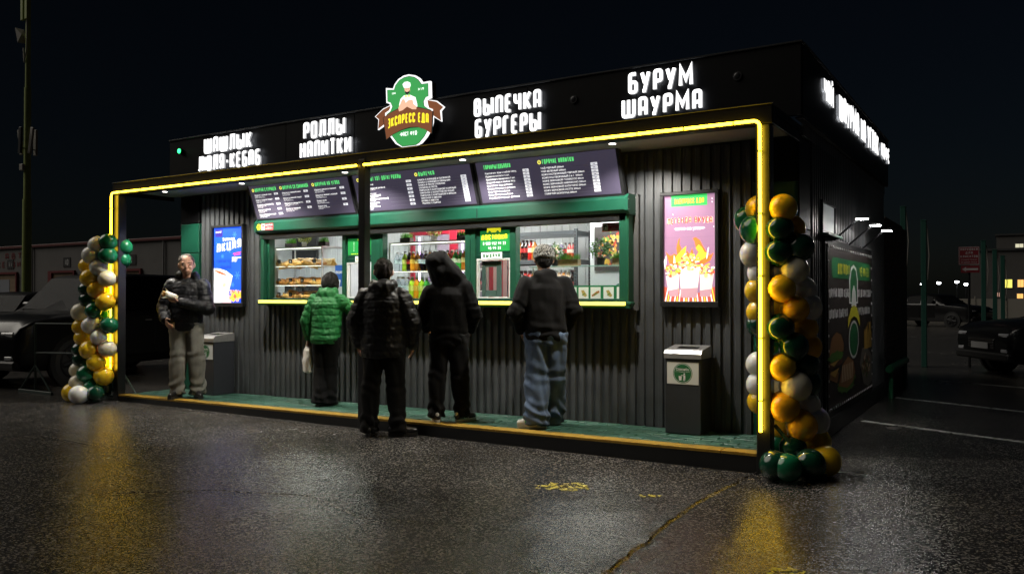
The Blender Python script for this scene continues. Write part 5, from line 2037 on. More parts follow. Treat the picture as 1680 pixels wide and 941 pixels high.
# ================================================================== BALLOONS AND BINS
BAL = {'W': mat('white latex', (.8, .8, .78), .25, coat=.3, sss=.5), 'C': mat('cream latex', (.72, .67, .52), .25, coat=.3, sss=.5), 'Y': mat('yellow latex', (.85, .55, .02), .22, coat=.3, sss=.45),
       'O': mat('amber latex', (.8, .42, .015), .22, coat=.3, sss=.45), 'G': mat('green latex', (.008, .125, .055), .17, coat=.4), 'D': mat('dark green latex', (.005, .045, .024), .16, coat=.4)}
LB = [(-0.08, -0.26, 2.14, 'W'), (0.04, -0.19, 2.17, 'G'), (-0.14, -0.3, 2.0, 'W'), (0.03, -0.19, 1.99, 'G'), (0.02, 0.06, 2.12, 'G'), (-0.0, 0.05, 1.94, 'G'), (-0.06, -0.25, 1.84, 'W'), (-0.4, -0.2, 1.85, 'Y'), (-0.15, -0.04, 1.84, 'C'), (-0.17, -0.31, 1.68, 'Y'), (0.03, -0.19, 1.67, 'C'), (-0.09, -0.26, 1.53, 'Y'), (-0.15, -0.04, 1.5, 'Y'), (-0.41, -0.2, 1.53, 'D'), (-0.4, -0.19, 1.39, 'D'), (0.01, -0.2, 1.36, 'Y'), (-0.12, -0.28, 1.24, 'G'), (-0.48, -0.24, 1.21, 'C'), (-0.19, -0.06, 1.19, 'G'), (-0.16, -0.3, 1.04, 'W'), (0.05, -0.17, 1.04, 'G'), (-0.49, -0.24, 1.01, 'Y'), (-0.06, -0.24, 0.88, 'W'), (-0.46, -0.22, 0.85, 'Y'), (-0.14, -0.02, 0.86, 'C'), (-0.17, -0.3, 0.7, 'Y'), (0.03, -0.18, 0.72, 'C'), (-0.5, -0.24, 0.68, 'D'), (-0.09, -0.25, 0.53, 'Y'), (-0.17, -0.04, 0.52, 'Y'), (-0.48, -0.23, 0.55, 'D'), (-0.21, -0.32, 0.37, 'G'), (-0.02, -0.2, 0.35, 'Y'), (-0.52, -0.26, 0.4, 'C'), (-0.31, -0.38, 0.25, 'C'), (-0.14, -0.27, 0.19, 'G'), (-0.21, -0.06, 0.18, 'D'), (-0.05, -0.52, 0.12, 'W'), (-0.36, -0.43, 0.12, 'Y'), (0.06, -0.36, 0.12, 'D')]
RB = [(8.83, 0.08, 2.17, 'Y'), (8.99, 0.18, 2.15, 'Y'), (8.71, 0.18, 2.09, 'G'), (8.8, 0.06, 1.99, 'G'), (8.97, 0.17, 1.98, 'D'), (9.01, 0.37, 2.0, 'O'), (9.1, 0.25, 1.84, 'D'), (8.96, 0.17, 1.79, 'D'), (8.75, 0.21, 1.8, 'W'), (8.88, 0.29, 1.66, 'C'), (9.07, 0.23, 1.65, 'C'), (8.8, 0.24, 1.64, 'W'), (8.98, 0.18, 1.5, 'Y'), (9.09, 0.43, 1.5, 'W'), (8.78, 0.23, 1.49, 'Y'), (8.87, 0.29, 1.37, 'Y'), (9.07, 0.24, 1.34, 'O'), (9.11, 0.44, 1.35, 'W'), (8.97, 0.18, 1.19, 'D'), (9.1, 0.43, 1.18, 'O'), (8.79, 0.24, 1.31, 'Y'), (8.79, 0.24, 1.2, 'D'), (8.85, 0.28, 1.04, 'G'), (9.06, 0.23, 1.03, 'D'), (9.12, 0.45, 1.02, 'O'), (9.09, 0.43, 0.87, 'D'), (8.98, 0.19, 0.87, 'Y'), (8.78, 0.24, 0.86, 'W'), (9.07, 0.24, 0.71, 'C'), (9.12, 0.45, 0.72, 'D'), (8.87, 0.3, 0.68, 'C'), (8.79, 0.25, 0.69, 'W'), (8.99, 0.2, 0.55, 'O'), (9.11, 0.45, 0.54, 'W'), (8.79, 0.25, 0.55, 'Y'), (9.11, 0.27, 0.4, 'O'), (9.16, 0.48, 0.41, 'W'), (8.91, 0.33, 0.35, 'Y'), (9.17, 0.49, 0.23, 'Y'), (9.05, 0.24, 0.21, 'D'), (8.89, 0.32, 0.18, 'G'), (9.21, 0.1, 0.12, 'D'), (9.28, 0.3, 0.12, 'Y'), (9.09, -0.1, 0.12, 'G'), (8.99, -0.09, 0.12, 'D')]


def balloon_mesh():
    prof = []
    n = 16
    for i in range(n + 1):
        th = math.pi * i / n
        z = math.cos(th)
        r_ = math.sin(th) * (1 + .10 * z)
        prof.append((max(r_, .012), z * 1.08 if z > 0 else z * 1.16))
    prof += [(.035, -1.17), (.06, -1.24), (.02, -1.25)]
    mb = MB().lathe([(r_, z) for r_, z in prof], n=24)
    me = bpy.data.meshes.new('balloon')
    me.from_pydata(mb.v, [], mb.f)
    bm = bmesh.new()
    bm.from_mesh(me)
    bmesh.ops.recalc_face_normals(bm, faces=bm.faces)
    bm.to_mesh(me)
    bm.free()
    finish(me, True, 80)
    return me


bases = {}
for k_ in BAL:
    bases[k_] = balloon_mesh()
    bases[k_].materials.append(BAL[k_])


def garland(label, lst, cx, cy, r0):
    t_ = thing('balloon_column', label, 'balloons', (cx, cy, 0), group='balloon columns at the ends of the canopy')
    rb = random.Random(4)
    build('string', MB().tube([(cx, cy, .05), (cx + .02, cy - .01, .8), (cx - .02, cy + .01, 1.5), (cx, cy, 2.1)], .004, 6), mat('nylon line', (.4, .4, .4), .4), t_)
    for (x, y, z, c) in lst:
        if x > 8.92:
            x, y = x + .03, y - .15     # these stand beside the post, not behind it
        o = bpy.data.objects.new('balloon', bases[c])
        COL.objects.link(o)
        o.parent = t_
        o.location = (x - cx, y - cy, z)
        q = r0 * rb.uniform(.92, 1.07)
        o.scale = (q, q, q)
        d = Vector((x - cx, y - cy, rb.uniform(-.12, .12)))
        if d.length < .05:
            d = Vector((.3, -.9, 0))
        d = d.normalized() + Vector((rb.uniform(-.3, .3), rb.uniform(-.3, .3), rb.uniform(-.2, .3)))
        o.rotation_euler = d.to_track_quat('Z', 'Y').to_euler()
    return t_


garland('column of white, yellow and green balloons on the left post', LB, -.17, -.15, .122)
garland('column of amber, cream and dark green balloons on the right post', RB, 9.0, .24, .119)

BINB = mat('graphite bin steel', (.03, .033, .04), .4, var=.1, bump=.05)
BINL = mat('bin lid aluminium', (.42, .42, .42), .38, .7, var=.08, vscale=30)


def bin_(label, x0, y0, z0, wd, dp, h, rz=0, side=''):
    t_ = thing('litter_bin', label, 'litter bin', (x0 + wd / 2, y0 + dp / 2, z0), group='litter bins on the deck')
    x1, y1 = x0 + wd, y0 + dp
    build('body', MB().box(x0, y0, z0, x1, y1, z0 + h, .006), BINB, t_)
    # sloped lid with an opening
    zf, zb = z0 + h + .004, z0 + h + .004
    hf, hb = .075, .115
    fr = MB()
    a, b_, c, d = x0 - .006, x1 + .006, y0 - .012, y1 + .004
    ox0, ox1, oy0, oy1 = x0 + wd * .22, x1 - wd * .2, y0 + dp * .36, y1 - dp * .30

    def zz(y):
        return zf + hf + (hb - hf) * (y - c) / (d - c)
    sx, sy = [a, ox0, ox1, b_], [c + .03, oy0, oy1, d]
    v = [(x, y, zz(y)) for y in sy for x in sx]
    f_ = []
    for j in range(3):
        for i in range(3):
            if i == 1 and j == 1:
                continue
            f_.append((j * 4 + i, j * 4 + i + 1, j * 4 + i + 5, j * 4 + i + 4))
    n0 = len(v)
    v += [(a, c, zz(c) - .03), (b_, c, zz(c) - .03), (a, c, zf), (b_, c, zf), (a, d, zb), (b_, d, zb)]
    f_ += [(n0, n0 + 1, 3, 0), (n0 + 2, n0 + 3, n0 + 1, n0), (n0 + 2, n0, 0, 12, n0 + 4), (n0 + 3, n0 + 5, 15, 3, n0 + 1), (n0 + 4, 12, 15, n0 + 5)]
    lid = build('lid', fr.add(v, f_), BINL, t_, fixn=False)
    build('opening', MB().box(ox0 - .004, oy0 - .004, zf + .01, ox1 + .004, oy1 + .004, zf + .05), PR_K, lid)
    # label with the round green mark
    lx0, lx1, lz0, lz1 = x0 + wd * .06, x1 - wd * .06, z0 + h - .235, z0 + h - .03
    st = build('sticker', MB().box(lx0, y0 - .003, lz0, lx1, y0 - .0005, lz1), mat('sticker white', (.62, .63, .62), .5), t_)
    mb = MB()
    cx, cz = (lx0 + lx1) / 2, (lz0 + lz1) / 2
    r_ = (lz1 - lz0) * .46
    flat(mb, disc(cx, cz, r_, n=32), (0, y0 - .0036, 0), UX, UZ)
    build('mark_disc', mb, mat('sticker green', (.01, .12, .035), .5), st, fixn=False)
    mb = MB()
    o_ = (0, y0 - .0044, 0)
    font_print(mb, 'Спасибо.', cx, cz + r_ * .28, r_ * .24, o_, UX, UZ, wmax=r_ * 1.4, bold=.02, align='c')
    font_print(mb, 'что соблюдаете чистоту', cx, cz + r_ * .12, r_ * .085, o_, UX, UZ, wmax=r_ * 1.5, align='c')
    # person dropping litter into a basket
    k = r_
    flat(mb, [(cx - .42 * k, cz - .28 * k), (cx - .08 * k, cz - .28 * k), (cx - .13 * k, cz - .72 * k), (cx - .37 * k, cz - .72 * k)], o_, UX, UZ)
    flat(mb, disc(cx + .17 * k, cz - .06 * k, .08 * k), o_, UX, UZ)
    flat(mb, [(cx + .08 * k, cz - .16 * k), (cx + .27 * k, cz - .18 * k), (cx + .28 * k, cz - .45 * k), (cx + .25 * k, cz - .74 * k), (cx + .18 * k, cz - .74 * k), (cx + .17 * k, cz - .45 * k), (cx + .10 * k, cz - .74 * k), (cx + .04 * k, cz - .74 * k), (cx + .09 * k, cz - .42 * k)], o_, UX, UZ)
    flat(mb, [(cx + .1 * k, cz - .18 * k), (cx + .12 * k, cz - .25 * k), (cx - .16 * k, cz - .22 * k), (cx - .17 * k, cz - .17 * k)], o_, UX, UZ)
    rg = []
    for q in range(32):
        a0, a1 = 2 * math.pi * q / 32, 2 * math.pi * (q + 1) / 32
        flat(mb, [(cx + .90 * k * math.cos(a0), cz + .90 * k * math.sin(a0)), (cx + .935 * k * math.cos(a0), cz + .935 * k * math.sin(a0)), (cx + .935 * k * math.cos(a1), cz + .935 * k * math.sin(a1)), (cx + .90 * k * math.cos(a1), cz + .90 * k * math.sin(a1))], o_, UX, UZ)
    build('mark_print', mb, PR_W, st, fixn=False)
    return t_


bin_('graphite litter bin with a round green sticker at the right end of the deck', 7.79, .60, deckz(7.9) + .004, .35, .28, .70)
bin_('graphite litter bin with a round green sticker under the blue poster', .99, .54, deckz(1.1) + .004, .35, .34, .72)

# ================================================================== INSIDE THE KIOSK
random.seed(11)
for i in range(9):
    a = .3 + i * .95
    mb = MB()
    v, fcs = [], []
    prof = []
    n = 8
    for k in range(n):
        q = a + .945 * k / n
        p_ = .945 / n
        prof += [(q, 0), (q + p_ * .8, 0), (q + p_ * .85, .008), (q + p_ * .95, .008)]
    for z in (.16, 2.72):
        v += [(x, 3.0 + y, z) for x, y in prof]
    k = len(prof)
    fcs = [(j, j + 1, k + j + 1, k + j) for j in range(k - 1)]
    K('inner_wall_panel', mb.add(v, fcs), INW, fixn=False)
K('inner_side_wall', MB().box(KX0 + .1, 1.03, .16, KX0 + .12, 3.0, 2.72), INW)
K('inner_side_wall', MB().box(KX1 - .125, 1.03, .16, KX1 - .105, 3.0, 2.72), INW)
TUBE = glow('ceiling tube light', (1, .97, .92), 27)
for (x, w_) in ((1.9, 'over the pastry case'), (4.6, 'over the drinks case'), (6.6, 'over the steel rack')):
    t_ = thing('ceiling_light', 'white light panel on the kiosk ceiling ' + w_, 'lamp', (x, 1.75, 2.70), group='light panels inside the kiosk')
    build('housing', MB().box(x - .6, 1.48, 2.69, x + .6, 2.02, 2.715, .004), WHITEP, t_)
    build('diffuser', MB().box(x - .58, 1.50, 2.672, x + .58, 2.0, 2.688, .003), TUBE, t_)

LED = glow('shelf led strip', (1, .95, .82), 2.5)
ALU = mat('satin aluminium', (.55, .55, .54), .35, .8)
ACR = thin_glass('acrylic', (.95, .97, .96))


def case(label, x0, x1, y0, y1, z0, z1, shelves):
    t_ = thing('display_case', label, 'display case', ((x0 + x1) / 2, (y0 + y1) / 2, z0), group='glass display cases behind the windows')
    for x in (x0, x1):
        for y in (y0, y1):
            build('post', MB().box(x - .009, y - .009, z0, x + .009, y + .009, z1 + .01, .002), ALU, t_)
    for y in (y0, y1):
        build('rail', MB().box(x0 + .01, y - .008, z1 - .006, x1 - .01, y + .008, z1 + .01, .002), ALU, t_)
    for x in (x0, x1):
        build('rail', MB().box(x - .008, y0 + .01, z1 - .006, x + .008, y1 - .01, z1 + .01, .002), ALU, t_)
    build('led_strip', MB().box(x0 + .02, y0 + .012, z1 - .016, x1 - .02, y0 + .026, z1 - .008), LED, t_)
    build('top_glass', MB().box(x0 + .011, y0 + .011, z1 + .0005, x1 - .011, y1 - .011, z1 + .0055), ACR, t_)
    build('front_glass', MB().box(x0 + .011, y0 - .004, z0 + .01, x1 - .011, y0 - .001, z1 - .01), ACR, t_)
    build('side_glass', MB().box(x1 - .002, y0 + .011, z0 + .01, x1 + .001, y1 - .011, z1 - .01), ACR, t_)
    for z in shelves:
        s_ = build('shelf', MB().box(x0 + .012, y0 + .004, z - .009, x1 - .012, y1 - .004, z - .004, .001), mat('white shelf', (.65, .64, .6), .4), t_)
        build('led_strip', MB().box(x0 + .02, y0 + .001, z - .014, x1 - .02, y0 + .008, z - .0105), LED, s_)
    return t_


case('tall glass case of pastries behind the left window', 1.98, 2.93, .975, 1.40, 1.38, 2.085, (1.845, 1.59, 1.402))
case('glass case of bottled drinks behind the middle window', 4.07, 5.26, .975, 1.36, 1.38, 2.085, (1.745, 1.402))

# pastries
PAST = [mat('golden crust', (.66, .36, .09), .5, var=.35, vscale=40, bump=.4, bscale=90), mat('brown crust', (.55, .23, .05), .45, var=.35, vscale=40, bump=.4, bscale=90), mat('pale crust', (.72, .5, .2), .55, var=.3, vscale=40, bump=.4, bscale=90)]


def proto_mesh(mb, smooth=True, ang=60):
    me = bpy.data.meshes.new('m')
    me.from_pydata(mb.v, [], mb.f)
    bm = bmesh.new()
    bm.from_mesh(me)
    bmesh.ops.recalc_face_normals(bm, faces=bm.faces)
    bm.to_mesh(me)
    bm.free()
    finish(me, smooth, ang)
    return me


def croissant():
    pts, rs = [], []
    for k in range(13):
        a = math.pi * (k / 12 - .5) * .8
        pts.append((.085 * math.sin(a), .05 * (1 - math.cos(a)), .026))
        rs.append((.031 * math.cos(a * 1.1) + .006) * (1 + .12 * math.sin(k * 2.4)))
    return proto_mesh(MB().tube(pts, rs, 10))


def samosa():
    return proto_mesh(MB().add([(-.07, -.05, 0), (.07, -.05, 0), (.0, .07, 0), (-.03, -.022, .045), (.03, -.022, .045), (0, .03, .045)], [(0, 2, 1), (3, 4, 5), (0, 1, 4, 3), (1, 2, 5, 4), (2, 0, 3, 5)]), True, 20)


def pie():
    return proto_mesh(MB().ell((0, 0, .025), (.075, .042, .028), 14, 8))


def long_roll():
    mb = MB()
    pts = [(x * .02 - .09, 0, .027) for x in range(10)]
    rs = [.012, .026, .03, .026, .031, .026, .031, .027, .026, .012]
    return proto_mesh(mb.tube(pts, rs, 10))


PM = [croissant(), samosa(), pie(), long_roll()]
pm_mat = {}
for i in range(4):
    for j in range(3):
        q = PM[i].copy()
        q.materials.append(PAST[j])
        pm_mat[i, j] = q
words = ['croissant', 'triangular_pasty', 'oval_pie', 'sausage_roll']
wl = ['crescent pastry', 'triangular filled pasty', 'oval baked pie', 'long sausage roll']
rowsn = {1.845: 'top', 1.59: 'middle', 1.402: 'bottom'}
for z, wn_ in rowsn.items():
    for r_, y in enumerate((1.06, 1.15, 1.25)):
        n = 11
        for k in range(n):
            x = 2.06 + k * .078 + random.uniform(-.01, .01)
            kind = (0, 1, 2, 0, 1, 0, 3, 3, 1, 1, 2)[(k + r_) % 11] if z != 1.59 else (3, 3, 2, 2, 0, 0, 2, 3, 2, 0, 2)[(k + r_) % 11]
            j = random.choice((0, 0, 1, 2)) if z != 1.59 else random.choice((0, 1, 1))
            o = bpy.data.objects.new(words[kind], pm_mat[kind, j])
            COL.objects.link(o)
            o.location = (x, y, z - .003 + r_ * .022)
            o.rotation_euler = (random.uniform(-.3, .3) + (.9 if kind in (0, 1) else .25), random.uniform(-.3, .3), random.uniform(-.5, .5) + (1.2 if kind in (0, 1, 3) else .3))
            o.scale = [random.uniform(.98, 1.25)] * 3
            rn = ('front', 'second', 'back')[r_]
            tone = ('golden', 'dark brown', 'pale')[j]
            tag(o, '%s %s in the %s row of the %s pastry shelf' % (tone, wl[kind], rn, wn_), 'pastry', '%s %s, %s row, %s pastry shelf' % (tone, wl[kind], rn, wn_))
    tl = ['first', 'second', 'third', 'fourth']
    for k, x in enumerate((2.10, 2.32, 2.54, 2.76)):
        t_ = thing('price_tag', 'black price tag on the %s pastry shelf, %s from the left' % (wn_, tl[k]), 'price tag', (x, 1.0, z + .02), group='price tags in the pastry case')
        build('card', MB().box(x - .03, .998, z + .035, x + .03, 1.0, z + .085), PR_K, t_)
        mb = MB()
        for q in range(2):
            flat(mb, rect(x - .02, z + .048 + q * .016, x + .018 - q * .01, z + .054 + q * .016), (0, .9974, 0), UX, UZ)
        build('print', mb, PR_W, t_, fixn=False)
        build('stem', MB().box(x - .002, .999, z - .002, x + .002, 1.001, z + .036), STEEL, t_)

# bottles
LIQ = {}


def liquid(name, col, emit=.0):
    m = mat('drink ' + name, col, .12, coat=.3)
    return m


def clear_plastic():
    m = thin_glass('clear bottle plastic', (.86, .9, .92))
    return m


DR = {'lime': ('lime-green drink', (.42, .72, .04)), 'orange': ('orange drink', (.85, .34, .02)), 'water': ('water', None), 'cola': ('dark cola', (.018, .008, .006)), 'amber': ('amber tea', (.42, .15, .02)),
      'red': ('red juice', (.45, .02, .015)), 'green': ('green drink', (.04, .33, .05)), 'yellow': ('yellow juice', (.75, .55, .05)), 'milk': ('milky coffee drink', (.52, .34, .2)), 'purple': ('violet energy drink', (.12, .06, .22))}
BP = {}


def bottle_protos(kind):
    if kind in BP:
        return BP[kind]
    nm, col = DR[kind]
    prof = [(.026, 0), (.031, .006), (.0315, .05), (.029, .07), (.0315, .09), (.0315, .145), (.026, .172), (.013, .196), (.0115, .212)]
    a = proto_mesh(MB().lathe(prof, n=14), True, 50)
    a.materials.append(liquid(kind, col) if col else clear_plastic())
    lb = proto_mesh(MB().lathe([(.0322, .088), (.0322, .138)], n=14), True, 50)
    lc = {'lime': (.7, .75, .2), 'orange': (.75, .5, .08), 'water': (.55, .68, .78), 'cola': (.4, .03, .03), 'amber': (.6, .5, .2), 'red': (.7, .6, .5), 'green': (.6, .65, .5), 'yellow': (.3, .45, .1), 'milk': (.65, .6, .5), 'purple': (.5, .5, .55)}[kind]
    lb.materials.append(mat('drink label ' + kind, lc, .4, var=.3, vscale=70))
    cp = proto_mesh(MB().lathe([(.0135, .208), (.014, .21), (.014, .226), (.012, .229)], n=12), True, 50)
    cp.materials.append(mat('bottle cap white', (.7, .7, .7), .4) if kind not in ('cola', 'red') else mat('bottle cap dark', (.05, .02, .02), .4))
    BP[kind] = (a, lb, cp)
    return BP[kind]


def bottle(kind, x, y, z, where, sc=1.):
    a, lb, cp = bottle_protos(kind)
    nm = DR[kind][0]
    t_ = thing('bottle', 'bottle of %s %s' % (nm, where), 'bottle', (x, y, z), random.uniform(0, 6), 'bottles of %s %s' % (nm, where))
    t_.scale = (sc * 1.16, sc * 1.16, sc)
    for n_, me in (('flask', a), ('wrapper', lb), ('cap', cp)):
        o = bpy.data.objects.new(n_, me)
        COL.objects.link(o)
        o.parent = t_


top = ['water', 'water', 'lime', 'cola', 'orange', 'amber', 'water', 'water', 'orange', 'cola', 'yellow', 'cola', 'lime', 'red', 'green', 'green', 'amber', 'yellow']
for k, kd in enumerate(top):
    bottle(kd, 4.12 + k * .0635, 1.06 + .01 * (k % 2), 1.742, 'in the front row of the upper drinks shelf', random.uniform(.98, 1.06))
back = ['cola', 'purple', 'cola', 'water', 'purple', 'cola', 'red', 'water', 'cola', 'amber', 'red', 'amber', 'red', 'amber', 'yellow', 'amber', 'yellow']
for k, kd in enumerate(back):
    bottle(kd, 4.14 + k * .066, 1.19, 1.742, 'in the back row of the upper drinks shelf', 1.1)
low = ['water', 'water', 'water', 'lime', 'orange', 'lime', 'green', 'water', 'water', 'milk', 'red', 'water', 'milk', 'water', 'red', 'water']
for k, kd in enumerate(low):
    bottle(kd, 4.13 + k * .074, 1.07, 1.399, 'on the lower drinks shelf', random.uniform(1.16, 1.24))

# steel rack with more drinks
RK = mat('dark grey rack steel', (.075, .085, .095), .45, var=.1)
rk = thing('steel_rack', 'dark grey steel rack of drinks behind the right-hand window', 'rack', (5.45, 2.4, .16))
for x in (4.75, 6.01):
    for y in (2.2, 2.6):
        build('upright', MB().box(x - .02, y - .02, .16, x + .02, y + .02, 2.27, .003), RK, rk)
        mbh = MB()
        for k in range(24):
            z = 1.3 + k * .04
            mbh.box(x - .007, y - .0225, z, x + .007, y - .0205, z + .018)
        q = build('slot_row', mbh, PR_K, rk, kind='stuff')
for z in (2.25, 1.895, 1.40, .9):
    build('beam', MB().box(4.772, 2.185, z - .055, 5.988, 2.205, z, .003), RK, rk)
    build('beam', MB().box(4.772, 2.595, z - .055, 5.988, 2.615, z, .003), RK, rk)
    build('beam', MB().box(6.0, 2.222, z - .055, 6.02, 2.578, z, .003), RK, rk)
    if z < 2.2:
        build('shelf', MB().box(4.772, 2.207, z - .012, 5.998, 2.593, z - .002), mat('rack board', (.35, .33, .3), .6), rk)
row = ['orange', 'orange', 'cola', 'cola', 'red', 'amber', 'milk', 'milk', 'milk', 'purple', 'cola', 'milk', 'purple', 'cola', 'red', 'red']
for k, kd in enumerate(row):
    bottle(kd, 5.10 + k * .056, 2.27, 1.894, 'on the upper shelf of the steel rack', .92 if k > 5 else 1.15)
row = ['cola', 'water', 'cola', 'red', 'red', 'amber', 'green', 'green', 'green', 'amber', 'amber', 'milk', 'amber', 'milk', 'cola']
for k, kd in enumerate(row):
    bottle(kd, 5.06 + k * .062, 2.27, 1.399, 'on the lower shelf of the steel rack', 1.6)

# fridge with a red frame, screen, oven, till, hatch clutter
fr_ = thing('drinks_fridge', 'red framed drinks fridge with a violet glow behind the middle window', 'fridge', (3.9, 2.5, .16))
REDF = mat('red fridge frame', (.30, .012, .03), .35)
for q in ((3.38, .2, 3.46, 2.36), (4.08, .2, 4.2, 2.36), (4.70, .2, 4.74, 2.36)):
    build('frame', MB().box(q[0], 2.2, q[1], q[2], 2.25, q[3], .004), REDF, fr_)
for q in ((3.462, 2.28, 4.078, 2.36), (4.202, 2.28, 4.698, 2.36)):
    build('frame', MB().box(q[0], 2.2, q[1], q[2], 2.25, q[3], .004), REDF, fr_)
build('cabinet', MB().box(3.38, 2.86, .2, 4.74, 2.92, 2.36), mat('pale lilac liner', (.5, .42, .55), .5), fr_)
build('lamp', MB().box(3.47, 2.30, .4, 3.49, 2.32, 2.26), glow('violet fridge lamp', (.75, .5, .9), 3.5), fr_)
build('lamp', MB().box(4.21, 2.30, .4, 4.23, 2.32, 2.26), glow('violet fridge lamp', (.75, .5, .9), 3.5), fr_)
for z in (1.2, 1.5, 1.8, 2.05):
    build('shelf', MB().box(3.5, 2.35, z, 4.66, 2.8, z + .01), WHITEP, fr_)
for z, nm in ((1.51, 'lower'), (1.81, 'upper')):
    for k in range(13):
        bottle(['red', 'purple', 'milk', 'cola', 'orange', 'red', 'water'][(k * 3 + int(z * 10)) % 7], 3.55 + k * .085, 2.45, z, 'on the %s visible fridge shelf' % nm, .95)
t_ = thing('wall_screen', 'dark screen on the back wall seen through the left window', 'screen', (.3, 2.97, 2.05))
build('casing', MB().box(-.0 + .28, 2.93, 2.04, .86, 2.97, 2.5, .005), BLACK, t_)
build('panel', MB().box(.30, 2.925, 2.06, .84, 2.9285, 2.48), mat('dark screen glass', (.012, .012, .015), .12), t_)
t_ = thing('microwave_oven', 'black microwave oven on the rear counter behind the pastry case', 'oven', (1.75, 1.85, 1.38))
build('body', MB().box(1.50, 1.65, 1.38, 2.0, 2.0, 1.62, .008), BLACK, t_)
build('door', MB().box(1.51, 1.638, 1.395, 1.88, 1.648, 1.605, .003), mat('oven glass', (.02, .018, .015), .1), t_)
K('rear_counter', MB().box(.4, 1.6, 1.33, 3.2, 2.1, 1.378, .004), mat('white counter top', (.6, .61, .6), .35))
t_ = thing('till_monitor', 'dark back of a till monitor behind the left hatch', 'monitor', (3.70, 1.1, 1.38))
build('panel', MB().prism(rect(-.11, 0, .19, .26), (3.66, 1.06, 1.50), (1, 0, 0), Vector((0, .25, .97)).normalized(), .03), mat('till plastic', (.06, .045, .04), .4), t_)
build('stand', MB().tube([(3.70, 1.16, 1.38), (3.70, 1.14, 1.60)], .02, 10), BLACK, t_)
build('foot', MB().box(3.62, 1.08, 1.379, 3.80, 1.22, 1.395, .004), BLACK, t_)
t_ = thing('card_terminal', 'small card terminal with a blue screen on the left hatch counter', 'terminal', (3.76, .97, 1.42))
build('body', MB().prism(rect(0, 0, .12, .13), (3.72, .95, 1.46), (1, 0, 0), Vector((0, .3, .95)).normalized(), .03), WHITEP, t_)
build('screen', MB().prism(rect(.02, .03, .10, .11), (3.72, .948, 1.46), (1, 0, 0), Vector((0, .3, .95)).normalized(), .001), glow('terminal screen', (.04, .12, .22), .8), t_)
t_ = thing('wooden_tray', 'pale wooden cash tray on the counter of the left hatch', 'tray', (3.68, .96, 1.38))
build('base', MB().box(3.55, .92, 1.379, 3.86, 1.02, 1.43, .004), mat('pale wood', (.42, .22, .1), .5, var=.2), t_)
t_ = thing('blue_flyer', 'small blue flyer stuck inside the left window beside the hatch', 'flyer', (3.34, .86, 1.56))
build('sheet', MB().box(3.275, .858, 1.56, 3.41, .86, 1.83), mat('flyer blue', (.02, .1, .42), .5), t_)
mb = MB()
write(mb, 'АКЦИЯ', 3.285, 3.40, 1.72, .04, (0, .8572, 0), UX, UZ, t=.009)
build('print', mb, PR_W, t_, fixn=False)
flat_ = MB()
flat(flat_, [(3.275, 1.565), (3.35, 1.565), (3.37, 1.64), (3.275, 1.66)], (0, .8572, 0), UX, UZ)
build('print_cup', flat_, PR_W, t_, fixn=False)
# low bottles and red cloth seen through the pickup hatch
t_ = thing('red_curtain', 'red strip curtain hanging behind the pickup hatch', 'curtain', (5.2, 1.75, 1.3))
for k in range(7):
    build('strip', MB().box(4.95 + k * .07, 1.75 + .012 * (k % 2), 1.2, 5.012 + k * .07, 1.755 + .012 * (k % 2), 2.1), mat('curtain red' if k % 2 else 'curtain pale', (.35, .03, .05) if k % 2 else (.55, .38, .38), .4), t_)
t_ = thing('menu_photo_strip', 'green strip of framed food photos along the bottom of the right window', 'menu', (6.85, .95, 1.41))
build('board', MB().box(6.45, .955, 1.40, 7.235, .965, 1.553, .002), mat('photo strip green', (.012, .16, .06), .4), t_)
fx = [6.55, 6.69, 6.83, 6.98, 7.13]
for k, x in enumerate(fx):
    ph = build('photo', MB().box(x, .951, 1.415, x + .115, .954, 1.535), mat('photo white', (.7, .7, .68), .4), t_)
    mb = MB()
    o_ = (0, .9503, 0)
    if k == 0:
        flat(mb, disc(x + .057, 1.46, .04, .028), o_, UX, UZ)
        flat(mb, rect(x + .02, 1.462, x + .095, 1.475), o_, UX, UZ)
    elif k == 2:
        flat(mb, [(x + .012, 1.45), (x + .07, 1.49), (x + .10, 1.50), (x + .105, 1.48), (x + .05, 1.445), (x + .02, 1.435)], o_, UX, UZ)
    else:
        flat(mb, [(x + .03, 1.50), (x + .06, 1.505), (x + .10, 1.45), (x + .085, 1.43), (x + .05, 1.445)], o_, UX, UZ)
    build('photo_food', mb, mat('photo crust %d' % (k % 2), ((.36, .15, .04), (.42, .30, .08))[k % 2], .5), ph, fixn=False)
    mb = MB()
    flat(mb, [(x + .04, 1.455), (x + .075, 1.475), (x + .08, 1.465), (x + .045, 1.447)] if k else rect(x + .022, 1.452, x + .093, 1.459), (0, .9498, 0), UX, UZ)
    build('photo_filling', mb, mat('photo lettuce', (.08, .22, .03), .5), ph, fixn=False)
# glass guard on that counter
t_ = thing('glass_guard', 'clear glass guard with a steel top edge behind the right window', 'glass guard', (6.7, 1.08, 1.38))
build('pane', MB().box(6.02, 1.078, 1.38, 7.235, 1.084, 1.755), ACR, t_)
build('ledge', MB().box(6.02, 1.06, 1.757, 7.235, 1.26, 1.765), ACR, t_)
build('edge', MB().box(6.02, 1.052, 1.756, 7.235, 1.059, 1.766), mat('green glass edge', (.2, .35, .3), .2), t_)
for x in (6.05, 7.2):
    build('post', MB().box(x, 1.086, 1.38, x + .012, 1.098, 1.756), ALU, t_)
